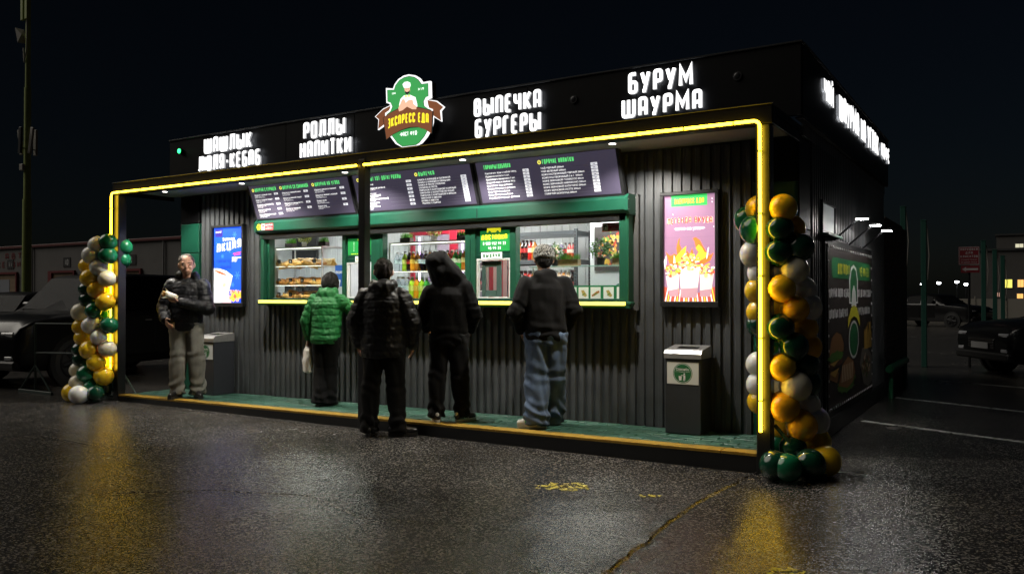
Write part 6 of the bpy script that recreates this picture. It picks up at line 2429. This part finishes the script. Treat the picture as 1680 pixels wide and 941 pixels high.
# poster on the right rear partition
t_ = thing('food_poster', 'dark poster of a wrap with vegetables on the rear partition', 'poster', (6.6, 2.0, 1.78))
build('sheet', MB().box(6.36, 2.0, 1.74, 6.78, 2.01, 2.26), mat('poster charcoal', (.05, .045, .045), .4), t_)
rr = random.Random(31)
cols6 = [(.5, .22, .05), (.35, .05, .03), (.12, .25, .04), (.55, .42, .22), (.45, .3, .05)]
bl = blobs(rr, 6.58, 2.0, .15, .2, 60, .012, .04)
for i, cc in enumerate(cols6):
    mb = MB()
    for p in bl[i::5]:
        flat(mb, p, (0, 1.9992 - i * .0006, 0), UX, UZ)
    build('print_vegetables', mb, mat('poster veg %d' % i, cc, .4), t_, fixn=False)
K('partition', MB().box(6.30, 2.012, .16, 7.4, 2.03, 2.72), INW)

# plants
GRS = mat('artificial grass', (.10, .33, .03), .5, var=.3, vscale=50)
LEAFM = [mat('leaf green', (.07, .2, .03), .45, var=.3, vscale=40), mat('leaf yellow green', (.3, .36, .05), .45, var=.3, vscale=40)]
WOODB = mat('weathered wood box', (.16, .11, .07), .7, var=.3, vscale=25, bump=.3)


def grass_box(x, y, z, wd, h, label, box=WOODB):
    t_ = thing('grass_planter', label, 'plant', (x, y, z), group='potted greenery inside the kiosk')
    for k in range(3):
        build('slat', MB().box(x - wd / 2, y - .04, z + k * h * .34, x + wd / 2, y - .033, z + k * h * .34 + h * .31, .001), box, t_)
    build('box', MB().box(x - wd / 2 + .004, y - .032, z, x + wd / 2 - .004, y + .04, z + h), box, t_)
    mb = MB()
    for k in range(170):
        a, b_ = random.uniform(-wd / 2, wd / 2), random.uniform(-.035, .035)
        q = random.uniform(0, 6.3)
        hh = random.uniform(.05, .085)
        dx, dy = math.cos(q) * .003, math.sin(q) * .003
        lx, ly = random.uniform(-.02, .02), random.uniform(-.02, .02)
        mb.add([(x + a - dx, y + b_ - dy, z + h), (x + a + dx, y + b_ + dy, z + h), (x + a + lx, y + b_ + ly, z + h + hh)], [(0, 1, 2)])
    build('grass', mb, GRS, t_, kind='stuff', fixn=False)


def shrub(x, y, z, r_, label, m, pot, n=260):
    t_ = thing('potted_shrub', label, 'plant', (x, y, z), group='potted greenery inside the kiosk')
    build('pot', MB().lathe([(.038, 0), (.05, .075), (.052, .08), (.046, .078)], (x, y, z), 4 if pot[0] > .3 else 14), mat('pot %d' % int(pot[0] * 100), pot, .5), t_)
    mb = MB()
    for k in range(n):
        d = Vector((random.gauss(0, 1), random.gauss(0, 1), random.gauss(0, .8))).normalized() * r_ * random.uniform(.45, 1.05)
        p = Vector((x, y, z + .09 + r_ * .75)) + d
        u = Vector((random.gauss(0, 1), random.gauss(0, 1), random.gauss(0, 1))).normalized()
        w_ = d.cross(u).normalized() * .010
        t1 = (d.normalized() + u * .8).normalized() * .026
        mb.add([p, p + t1 * .5 + w_, p + t1, p + t1 * .5 - w_], [(0, 1, 2, 3)])
    build('leaves', mb, m, t_, kind='stuff', fixn=False)
    build('stem', MB().tube([(x, y, z + .05), (x, y, z + .1 + r_)], .006, 6), WOODB, t_)


DKB = mat('dark plant box', (.05, .035, .03), .6)
grass_box(2.11, 1.2, 2.092, .15, .07, 'grass in a dark box on the pastry case, left of the white pot', DKB)
shrub(2.37, 1.2, 2.092, .085, 'yellow-green shrub in a white pot on the pastry case', LEAFM[1], (.65, .65, .65))
grass_box(2.74, 1.2, 2.092, .13, .07, 'grass in a dark box on the pastry case, right of the white pot', DKB)
grass_box(4.16, 1.2, 2.092, .16, .07, 'grass in a dark box at the left end of the drinks case', DKB)
shrub(4.58, 1.2, 2.092, .09, 'yellow-green shrub on top of the drinks case', LEAFM[1], (.66, .64, .62))
grass_box(5.03, 1.2, 2.092, .16, .07, 'grass in a dark box at the right end of the drinks case', DKB)
grass_box(6.47, 1.16, 1.767, .25, .075, 'bright grass in a long wooden box behind the knitted hat', mat('pale wood box', (.34, .25, .14), .7, var=.3, vscale=25))
shrub(6.84, 1.17, 1.767, .115, 'dense shrub in a black pot behind the right window', LEAFM[0], (.03, .03, .03), 420)
grass_box(7.10, 1.16, 1.767, .2, .075, 'bright grass in a wooden box at the right edge of the window', mat('pale wood box', (.34, .25, .14), .7, var=.3, vscale=25))
shrub(6.22, 1.3, 1.767, .1, 'loose shrub standing right above the knitted hat', LEAFM[0], (.031, .03, .03))

# ================================================================== SURROUNDINGS, LEFT: cars, barrier, garages, mast
PAINTK = mat('black car paint', (.006, .006, .0065), .3, coat=.35, spec=.3, bump=.12, bscale=150)
CARGL = mat('dark car glass', (.006, .0065, .007), .12, bump=.5, bscale=90, spec=.03)
TYRE = mat('tyre rubber', (.012, .012, .012), .75)
RIM = mat('dark alloy', (.05, .05, .052), .35, .7)
CHROME = mat('chrome', (.6, .6, .6), .15, 1)
HLAMP = mat('headlamp glass', (.35, .36, .38), .08, coat=.5)


def car(label, loc, rz, L_, W_, H_, hood, group, paint=PAINTK, kind='suv'):
    """local axes: front towards -y, wheels on z=0"""
    t_ = thing('parked_car', label, 'car', loc, rz, group)
    belt = hood + .06
    # stations along y: (y, bottom, belt/shoulder z, top z, half width at sill, at belt, at top)
    f0 = -L_ / 2
    st = [(f0, .42, hood * .72, hood * .76, W_ * .40, W_ * .42, W_ * .38), (f0 + .06, .30, hood * .84, hood * .88, W_ * .45, W_ * .46, W_ * .42), (f0 + .25, .26, hood * .93, hood * .97, W_ * .48, W_ * .49, W_ * .43),
          (f0 + .7, .26, hood * .97, hood * 1.02, W_ * .49, W_ * .5, W_ * .42), (f0 + L_ * .26, .26, hood * 1.0, hood * 1.06, W_ * .49, W_ * .5, W_ * .42), (f0 + L_ * .28, .26, belt, hood * 1.07, W_ * .49, W_ * .5, W_ * .42)]
    cab0, cab1, cab2 = f0 + L_ * .28, f0 + L_ * .40, (f0 + L_ * .9 if kind == 'suv' else f0 + L_ * .72)
    rear = [(cab2 + .02, .28, belt + .02, H_ * .965, W_ * .49, W_ * .5, W_ * .36), (L_ / 2 - .12, .32, belt, (belt + .06 if kind != 'suv' else H_ * .72), W_ * .47, W_ * .48, W_ * .38), (L_ / 2, .42, belt * .8, belt * .82, W_ * .42, W_ * .43, W_ * .36)]
    full = st + [(cab1, .26, belt, H_ * .97, W_ * .49, W_ * .5, W_ * .36), (cab1 + .5, .26, belt, H_, W_ * .49, W_ * .5, W_ * .365), (cab2 - .4, .27, belt, H_ * .995, W_ * .49, W_ * .5, W_ * .365)] + rear
    v, fc = [], []
    n = 0
    for (y, zb, zs, zt_, wb, ws, wt) in full:
        ring = [(wb * .9, zb), (wb, zb + .12), (ws * 1.01, (zb + zs) / 2), (ws, zs - .05), (ws * .985, zs), ((ws + wt) / 2, (zs + zt_) / 2), (wt, zt_ - .04), (wt * .85, zt_), (0, zt_ + .015)]
        row_ = [(x, y, z) for x, z in ring] + [(-x, y, z) for x, z in ring[-2::-1]]
        n = len(row_)
        v += row_
    for i in range(len(full) - 1):
        for k in range(n - 1):
            fc.append((i * n + k, i * n + k + 1, (i + 1) * n + k + 1, (i + 1) * n + k))
        fc.append((i * n + n - 1, i * n, (i + 1) * n, (i + 1) * n + n - 1))
    fc.append(tuple(range(n)))
    fc.append(tuple((len(full) - 1) * n + k for k in range(n))[::-1])
    B = lambda nm, mb, m, par=t_, sm=False: build(nm, mb, m, par, smooth=sm, world=False)
    B('body', MB().add(v, fc), paint, sm=True)
    # glass
    e = .012
    ws_ = [(-W_ * .40, cab0 + .04, hood * 1.075 + .02), (W_ * .40, cab0 + .04, hood * 1.075 + .02), (W_ * .335, cab1 - .05, H_ * .945), (-W_ * .335, cab1 - .05, H_ * .945)]
    B('windscreen', MB().add([(x, y - e, z + e) for x, y, z in ws_] + [(x, y, z) for x, y, z in ws_], [(0, 1, 2, 3), (7, 6, 5, 4), (0, 4, 5, 1), (1, 5, 6, 2), (2, 6, 7, 3), (3, 7, 4, 0)]), CARGL)
    for sd in (-1, 1):
        nwin = 3 if kind == 'suv' else 2
        ys = [cab0 + .42 + (cab2 - .1 - cab0 - .42) * k / nwin for k in range(nwin + 1)]
        for k in range(nwin):
            a, b_ = ys[k] + .03, ys[k + 1] - .03
            zl, zh = belt + .03, H_ - .12
            xl, xh = W_ * .495 + .004, W_ * .405 + .004
            ta = a + (.18 if k == 0 else 0)
            q = [(sd * xl, a, zl), (sd * xl, b_, zl), (sd * xh, b_, zh), (sd * xh, ta, zh)]
            B('side_window', MB().add(q + [(x - sd * .03, y, z) for x, y, z in q], [(0, 1, 2, 3), (7, 6, 5, 4), (0, 4, 5, 1), (1, 5, 6, 2), (2, 6, 7, 3), (3, 7, 4, 0)]), CARGL)
            dr = B('door', MB().box(sd * W_ * .5 - .012, a - .02, .42, sd * W_ * .5 + .012, b_ + .02, belt - .06, .01), paint)
            B('door_handle', MB().box(sd * (W_ * .5 + .014) - .012, b_ - .2, belt - .16, sd * (W_ * .5 + .014) + .012, b_ - .04, belt - .135, .004), CHROME, dr)
        mr = B('mirror', MB().box(min(sd * W_ * .5, sd * (W_ * .5 + .2)), cab0 + .34, belt + .02, max(sd * W_ * .5, sd * (W_ * .5 + .2)), cab0 + .46, belt + .17, .03), paint)
        hl = B('headlight', MB().box(sd * W_ * .34 - .14, f0 + .0, hood * .72, sd * W_ * .34 + .14, f0 + .16, hood * .80, .02), HLAMP)
        B('fog_light', MB().box(sd * W_ * .36 - .08, f0 - .01, .45, sd * W_ * .36 + .08, f0 + .06, .51, .01), HLAMP)
        B('tail_light', MB().box(sd * W_ * .42 - .05, L_ / 2 - .08, belt * .7, sd * W_ * .42 + .05, L_ / 2 - .02 + .03, belt * .95, .01), mat('tail lamp red', (.2, .01, .01), .2))
        for y in (f0 + L_ * .19, f0 + L_ * .79):
            R_ = .38 if kind == 'suv' else .33
            ar = MB().tube([(sd * (W_ * .5 - .05), y, R_), (sd * (W_ * .5 + .018), y, R_)], R_ + .06, 28)
            B('wheel_arch', ar, mat('arch plastic', (.006, .006, .006), .6), sm=True)
            tp = [(sd * (W_ * .5 - .17), y, R_), (sd * (W_ * .5 - .02), y, R_), (sd * (W_ * .5 + .03), y, R_)]
            wl_ = B('tyre', MB().tube([tp[0], (sd * (W_ * .5 + .0), y, R_), tp[2]], [R_, R_, R_ - .04], 28), TYRE, sm=True)
            rim = MB()
            for k in range(6):
                a = k * math.pi / 3 + .2
                rim.tube([(sd * (W_ * .5 + .035), y, R_), (sd * (W_ * .5 + .038), y + math.cos(a) * R_ * .66, R_ + math.sin(a) * R_ * .66)], [.05, .032], 6)
            rim.tube([(sd * (W_ * .5 + .033), y + math.cos(a) * R_ * .68, R_ + math.sin(a) * R_ * .68) for a in [2 * math.pi * k / 24 for k in range(24)]], .022, 6, closed=True)
            B('rim', rim, RIM, wl_, sm=True)
    gr_ = B('grille', MB().box(-W_ * .22, f0 - .012, hood * .5, W_ * .22, f0 + .05, hood * .70, .008), mat('grille black', (.01, .01, .01), .4))
    for k in range(4):
        B('grille_bar', MB().box(-W_ * .21, f0 - .022, hood * .53 + k * hood * .045, W_ * .21, f0 - .0125, hood * .54 + k * hood * .045, .002), CHROME, gr_)
    B('bumper', MB().box(-W_ * .44, f0 - .03, .30, W_ * .44, f0 + .1, .44, .03), mat('bumper plastic', (.012, .012, .012), .5))
    np_ = B('number_plate', MB().box(-.26, f0 - .04, .5, .26, f0 - .031, .61), mat('plate grey', (.3, .3, .3), .5))
    return t_


car('wet black SUV parked beside the left end of the kiosk', (-3.65, 2.05, 0), R(11), 4.9, 1.98, 1.84, 1.10, 'parked cars')
car('low dark car parked behind the black SUV at the far left', (-9.2, 3.4, 0), R(20), 4.6, 1.85, 1.52, .98, 'parked cars', kind='sedan')

# portable barrier between the deck and the car
bt = thing('tube_barrier', 'low steel tube barrier on triangular feet left of the balloons', 'barrier', (-1.0, -.1, 0))
TUB = mat('dark green tube', (.012, .03, .024), .4, var=.2)
pA, pB = Vector((-1.72, -.21, 0)), Vector((-.35, .25, 0))
for p in (pA, pB):
    build('post', MB().tube([(p.x, p.y, .05), (p.x, p.y, 1.03)], .017, 8), TUB, bt, smooth=True)
    d = Vector((.75, .66, 0)).normalized()
    build('foot', MB().box(p.x - .45, p.y - .02, 0, p.x + .45, p.y + .02, .045, .004), TUB, bt)
    for q in (-1, 1):
        build('brace', MB().tube([(p.x + q * .4, p.y, .05), (p.x, p.y, .42)], .013, 8), TUB, bt, smooth=True)
for z in (.60, 1.03):
    build('rail', MB().tube([(pA.x, pA.y, z), (pB.x, pB.y, z)], .015, 8), TUB, bt, smooth=True)

# garages along the back
GAR = mat('grey render', (.15, .145, .14), .8, var=.12, vscale=.8)
gy = 22.0
ga = thing('garage_row', 'long grey garage building with numbered shutter doors behind the parked cars', 'building', (-36, gy, 0))
build('wall', MB().box(-75, gy, 0, -6, gy + 6, 4.55), GAR, ga)
build('roof_edge', MB().box(-75.1, gy - .12, 4.551, -5.9, gy + 6.1, 4.72, .02), mat('dull red flashing', (.12, .02, .02), .5), ga)
REDD = mat('dull red door frame', (.16, .016, .018), .5)
DOORM = mat('tan shutter', (.30, .21, .13), .6, var=.06, vscale=2)
nums = {-47.2: '11', -40.45: '10', -33.7: '9', -27.0: '8', -20.2: '7', -13.5: '6'}
for x, nm in nums.items():
    dr = build('shutter_door', MB().box(x - 1.2, gy - .03, 0, x + 1.2, gy - .002, 2.86), DOORM, ga)
    for k in range(9):
        build('slat_rib', MB().box(x - 1.19, gy - .045, .2 + k * .3, x + 1.19, gy - .031, .22 + k * .3), DOORM, dr)
    for q in ((x - 1.62, x - 1.21), (x + 1.21, x + 1.34)):
        build('door_frame', MB().box(q[0], gy - .14, 0, q[1], gy - .001, 2.99), REDD, ga)
    build('door_frame', MB().box(x - 1.2, gy - .14, 2.862, x + 1.2, gy - .001, 2.99), REDD, ga)
    pl_ = build('number_plate', MB().box(x - .05, gy - .03, 3.22, x + .75, gy - .002, 3.82), mat('plate black', (.012, .012, .012), .6), ga)
    mb = MB()
    write(mb, nm, x + .15, x + .15 + (.4 if len(nm) > 1 else .25), 3.34, .36, (0, gy - .034, 0), UX, UZ, t=.07)
    build('number', mb, mat('number white', (.5, .5, .5), .6), pl_, fixn=False)
for x in (-44.0, -30.3, -24.1):
    build('downpipe', MB().tube([(x, gy - .08, .3), (x, gy - .08, 4.5)], .05, 8), mat('pipe grey', (.3, .3, .3), .5), ga)
mb = MB()
write(mb, 'АВТО', -47.6, -44.6, 3.85, .42, (0, gy - .02, 0), UX, UZ, t=.09)
build('wall_lettering', mb, REDD, ga, fixn=False)
mb = MB()
write(mb, 'СЕРВИС', -48.6, -44.9, 3.3, .42, (0, gy - .02, 0), UX, UZ, t=.09)
build('wall_lettering', mb, REDD, ga, fixn=False)
mb = MB()
write(mb, 'ДЛЯ', -33.3 + 5.2, -33.3 + 9.2, 3.45, .95, (0, gy - .02, 0), UX, UZ, t=.2)
build('wall_lettering', mb, REDD, ga, fixn=False)
build('side_door', MB().box(-48.2, gy - .05, 0, -47.0 + .1, gy - .002, 2.5), mat('pale door', (.3, .32, .36), .5), ga)

# mast with antennas
ms = thing('antenna_mast', 'tall green steel mast carrying antenna panels at the left edge', 'mast', (-29.4, 14, 0))
MG = mat('moss green mast paint', (.3, .37, .1), .55, var=.15)
build('lower_shaft', MB().tube([(-29.4, 14, 0), (-29.4, 14, 6.0)], [.21, .19], 16), MG, ms, smooth=True)
build('middle_shaft', MB().tube([(-29.4, 14, 6.0), (-29.4, 14, 11.3)], [.155, .145], 16), MG, ms, smooth=True)
build('upper_shaft', MB().tube([(-29.4, 14, 11.3), (-29.4, 14, 18.5)], [.115, .10], 16), MG, ms, smooth=True)
PANM = mat('antenna grey', (.32, .3, .27), .5)
for k, (dx, dy, tl) in enumerate(((-.42, -.1, -.2), (.42, -.05, .2), (-.05, .4, 0), (.05, -.35, 0.05))):
    mb = MB().box(-.12, -.05, -.62, .12, .05, .62, .02)
    M = Matrix.Translation((-29.4 + dx, 14 + dy, 8.75)) @ Matrix.Rotation(tl, 4, 'Y')
    mb.v = [tuple(M @ Vector(q)) for q in mb.v]
    build('antenna_panel', mb, PANM if k < 3 else BLACK, ms)
    build('bracket', MB().tube([(-29.4, 14, 8.4), (-29.4 + dx, 14 + dy, 8.4)], .03, 6), BLACK, ms)
for dx in (-.18, .18):
    build('antenna_panel', MB().box(-29.4 + dx - .11, 13.78, 14.5, -29.4 + dx + .11, 13.9, 16.6, .02), MG, ms)
fl = build('floodlight', MB().add([(-30.0, 13.7, 14.2), (-29.75, 13.7, 13.45), (-29.7, 14.1, 13.45), (-29.95, 14.1, 14.2), (-29.62, 13.8, 13.85), (-29.6, 14.0, 13.8)], [(0, 1, 2, 3), (0, 4, 1), (1, 4, 5, 2), (2, 5, 3), (3, 5, 4, 0)]), PANM, ms)
build('bracket', MB().tube([(-29.4, 14, 13.5), (-29.65, 13.9, 13.8)], .03, 6), PANM, ms)
build('cable', MB().tube([(-29.25, 13.87, 15), (-29.2, 13.85, 13.6), (-29.27, 13.86, 13.0), (-29.45, 13.85, 12.5), (-29.62, 13.9, 13.2)], .03, 6), PANM, ms)
build('junction_box', MB().box(-29.6, 13.72, 7.35, -29.3, 13.84, 7.65, .02), PANM, ms)

# ================================================================== SURROUNDINGS, RIGHT: annex, fence posts, sign, cars, far houses
an = thing('brick_annex', 'low dark brick annex behind the side banner', 'annex', (8.6, 7.5, 0))
BRK = [mat('dark brick %d' % k, c, .8, var=.2, vscale=12, bump=.4, bscale=40) for k, c in enumerate(((.07, .05, .045), (.055, .04, .035), (.085, .06, .05)))]
build('core', MB().box(7.4, 6.45, 0, 8.93, 9.4, 2.6), mat('mortar', (.06, .058, .055), .9), an)
bms = []
for j in range(3):
    me = proto_mesh(MB().box(0, 0, 0, .014, .246, .068, .003), False)
    me.materials.append(BRK[j])
    bms.append(me)
for r_ in range(34):
    for k in range(8):
        o = bpy.data.objects.new('brick', bms[random.randrange(3)])
        COL.objects.link(o)
        o.parent = an
        y = 6.46 + k * .258 + (.129 if r_ % 2 else 0)
        o.location = Vector((8.927 + random.uniform(-.002, .003), y, .05 + r_ * .076)) - wloc(an)
gp = thing('pipe_rail', 'low green pipe rail beside the far end of the kiosk', 'rail', (9.15, 6.6, 0))
GPM = mat('green pipe paint', (.015, .12, .05), .4)
build('rail', MB().tube([(9.1, 5.7, .42), (9.1, 7.6, .42)], .055, 12), GPM, gp, smooth=True)
for y in (5.85, 7.4):
    build('leg', MB().tube([(9.1, y, 0), (9.1, y, .42)], .03, 10), GPM, gp, smooth=True)
FGM = mat('green fence paint', (.014, .075, .055), .45)
for i, (x, y, h_, w_) in enumerate(((8.62, 11.7, 3.25, 'nearest the kiosk'), (9.0, 11.66, 2.95, 'second from the kiosk'), (9.9, 16.0, 2.75, 'right behind the red parking sign'), (10.1, 17.5, 2.6, 'third behind the red parking sign'), (10.25, 19.0, 2.5, 'farthest behind the red parking sign'))):
    t_ = thing('fence_post', 'tall green steel fence post, ' + w_, 'fence post', (x, y, 0), group='green fence posts along the lot')
    build('tube', MB().box(x - .05, y - .05, 0, x + .05, y + .05, h_, .006), FGM, t_)
    build('cap', MB().box(x - .056, y - .056, h_ + .001, x + .056, y + .056, h_ + .02, .004), FGM, t_)
    build('tie_wire', MB().tube([(x + .06, y - .02, h_ - .1), (x + .1, y - .03, h_ - .7), (x + .07, y - .02, h_ - 1.2)], .012, 6), PANM, t_)
# parking sign
sg = thing('parking_sign', 'dark red parking sign with a white arrow plate below it', 'sign', (9.78, 12, 0))
build('post', MB().tube([(9.78, 12.03, 0), (9.78, 12.03, 2.4)], .025, 10), BLACK, sg)
RDS = mat('sign dark red', (.20, .012, .02), .45)
build('plate', MB().box(9.60, 11.99, 2.06, 9.965, 12.0, 2.42, .002), RDS, sg)
ar_ = build('arrow_plate', MB().box(9.64, 11.99, 1.90, 9.965, 12.0, 2.04, .002), RDS, sg)
so = (0, 11.987, 0)
mb = MB()
write(mb, 'ПАРКОВКА', 9.63, 9.935, 2.345, .045, so, UX, UZ, t=.009)
write(mb, 'ДЛЯ', 9.72, 9.85, 2.275, .045, so, UX, UZ, t=.009)
write(mb, 'КЛИЕНТОВ', 9.63, 9.935, 2.205, .045, so, UX, UZ, t=.009)
font_print(mb, 'стоянка только', 9.78, 2.15, .03, so, UX, UZ, wmax=.28, align='c')
font_print(mb, 'на время заказа', 9.78, 2.10, .03, so, UX, UZ, wmax=.28, align='c')
for q in (rect(9.605, 2.065, 9.96, 2.073), rect(9.605, 2.407, 9.96, 2.415), rect(9.605, 2.074, 9.613, 2.406), rect(9.952, 2.074, 9.96, 2.406)):
    flat(mb, q, so, UX, UZ)
build('print_white', mb, mat('sign pale', (.5, .48, .48), .5), sg, fixn=False)
mb = MB()
flat(mb, [(9.66, 1.97), (9.73, 2.02), (9.73, 1.99), (9.94, 1.99), (9.94, 1.95), (9.73, 1.95), (9.73, 1.92)], so, UX, UZ)
build('print_arrow', mb, mat('sign pale', (.5, .48, .48), .5), ar_, fixn=False)
# cars at the right
car('dark car parked at the right edge beyond the parking lines', (12.0, 11.5, 0), R(-58), 4.6, 1.85, 1.50, .98, 'parked cars', kind='sedan')
car('dark car standing far back beside the fence posts', (7.3, 35.9, 0), R(60), 4.5, 1.8, 1.5, .98, 'parked cars', kind='sedan')
# far fence and houses
ff = thing('far_fence', 'pale lattice fence in the distance at the right', 'fence', (14, 46, 0))
FPM = mat('pale concrete', (.3, .28, .24), .8)
for k in range(26):
    x = 4.0 + k * 1.5
    build('panel', MB().box(x, 46, .05, x + 1.42, 46.06, 1.25), FPM, ff)
    build('post', MB().box(x + 1.425, 45.97, 0, x + 1.495, 46.09, 1.4), FPM, ff)


def house(label, x0, x1, y, h_, wins, m, rows):
    t_ = thing('apartment_house', label, 'building', ((x0 + x1) / 2, y, 0), group='far houses with lit windows')
    build('wall', MB().box(x0, y, 0, x1, y + 9, h_), m, t_)
    build('roof', MB().box(x0 - .3, y - .3, h_ + .001, x1 + .3, y + 9.3, h_ + .35), mat('dark roof', (.05, .05, .05), .8), t_)
    for (x, z, w_, hh, col, st_) in wins:
        fr = build('window', MB().box(x - .1, y - .08, z - .1, x + w_ + .1, y - .001, z + hh + .1), mat('window surround', (.35, .33, .3), .6), t_)
        gm = glow('lit window %s' % (col,), col, st_) if st_ else mat('dark pane', (.012, .013, .016), .1)
        build('pane', MB().box(x, y - .1, z, x + w_ * .48, y - .081, z + hh), gm, fr)
        build('pane', MB().box(x + w_ * .52, y - .1, z, x + w_, y - .081, z + hh), gm, fr)
    return t_


YG, OR, WH = (.75, .7, .12), (.9, .45, .12), (.9, .85, .6)
HW = mat('far house render', (.10, .095, .09), .85, var=.1, vscale=.4)

house('low far house at the right edge with yellow and orange lit windows', 2.5, 30, 165, 9.5, [
    (8.3, 2.8, 1.05, 1.45, YG, 1.3), (10.2, 2.9, .9, 1.3, OR, 1.2), (7.0, 1.2, .4, .7, (.7, .4, .3), .6), (10.1, .9, .9, .8, OR, .7), (12.2, 2.9, .9, 1.3, WH, .6), (14.1, 2.9, .9, 1.3, OR, 0)], HW, 2)
house('taller far block behind it with a few lit top windows', 6, 36, 210, 15, [
    (9.7, 12.2, 1.5, .8, WH, 1.4), (10.3, 8.6, 1.1, .7, WH, .6), (12.6, 12.2, 1.3, .8, WH, .5), (15, 8.6, 1.1, .7, OR, .7)], HW, 3)
for i, (x, z, w_) in enumerate(((-2.8, 3.1, 'leftmost in the distance'), (-.45, 3.3, 'second from the left in the distance'), (2.1, 3.45, 'tallest in the distance'), (3.37, 3.05, 'closest to the red parking sign'))):
    t_ = thing('street_lamp', 'tiny lit street lamp at the right, ' + w_, 'street lamp', (x, 140, 0), group='distant street lamps')
    build('pole', MB().tube([(x, 140, 0), (x, 140, z)], .07, 8), BLACK, t_)
    build('head', MB().ell((x, 140, z + .1), (.30, .30, .20), 10, 6), glow('street lamp glow', (.95, .97, 1), 16), t_, smooth=True)
    build('collar', MB().ell((x, 140, z + .28), (.34, .34, .06), 10, 6), BLACK, t_, smooth=True)
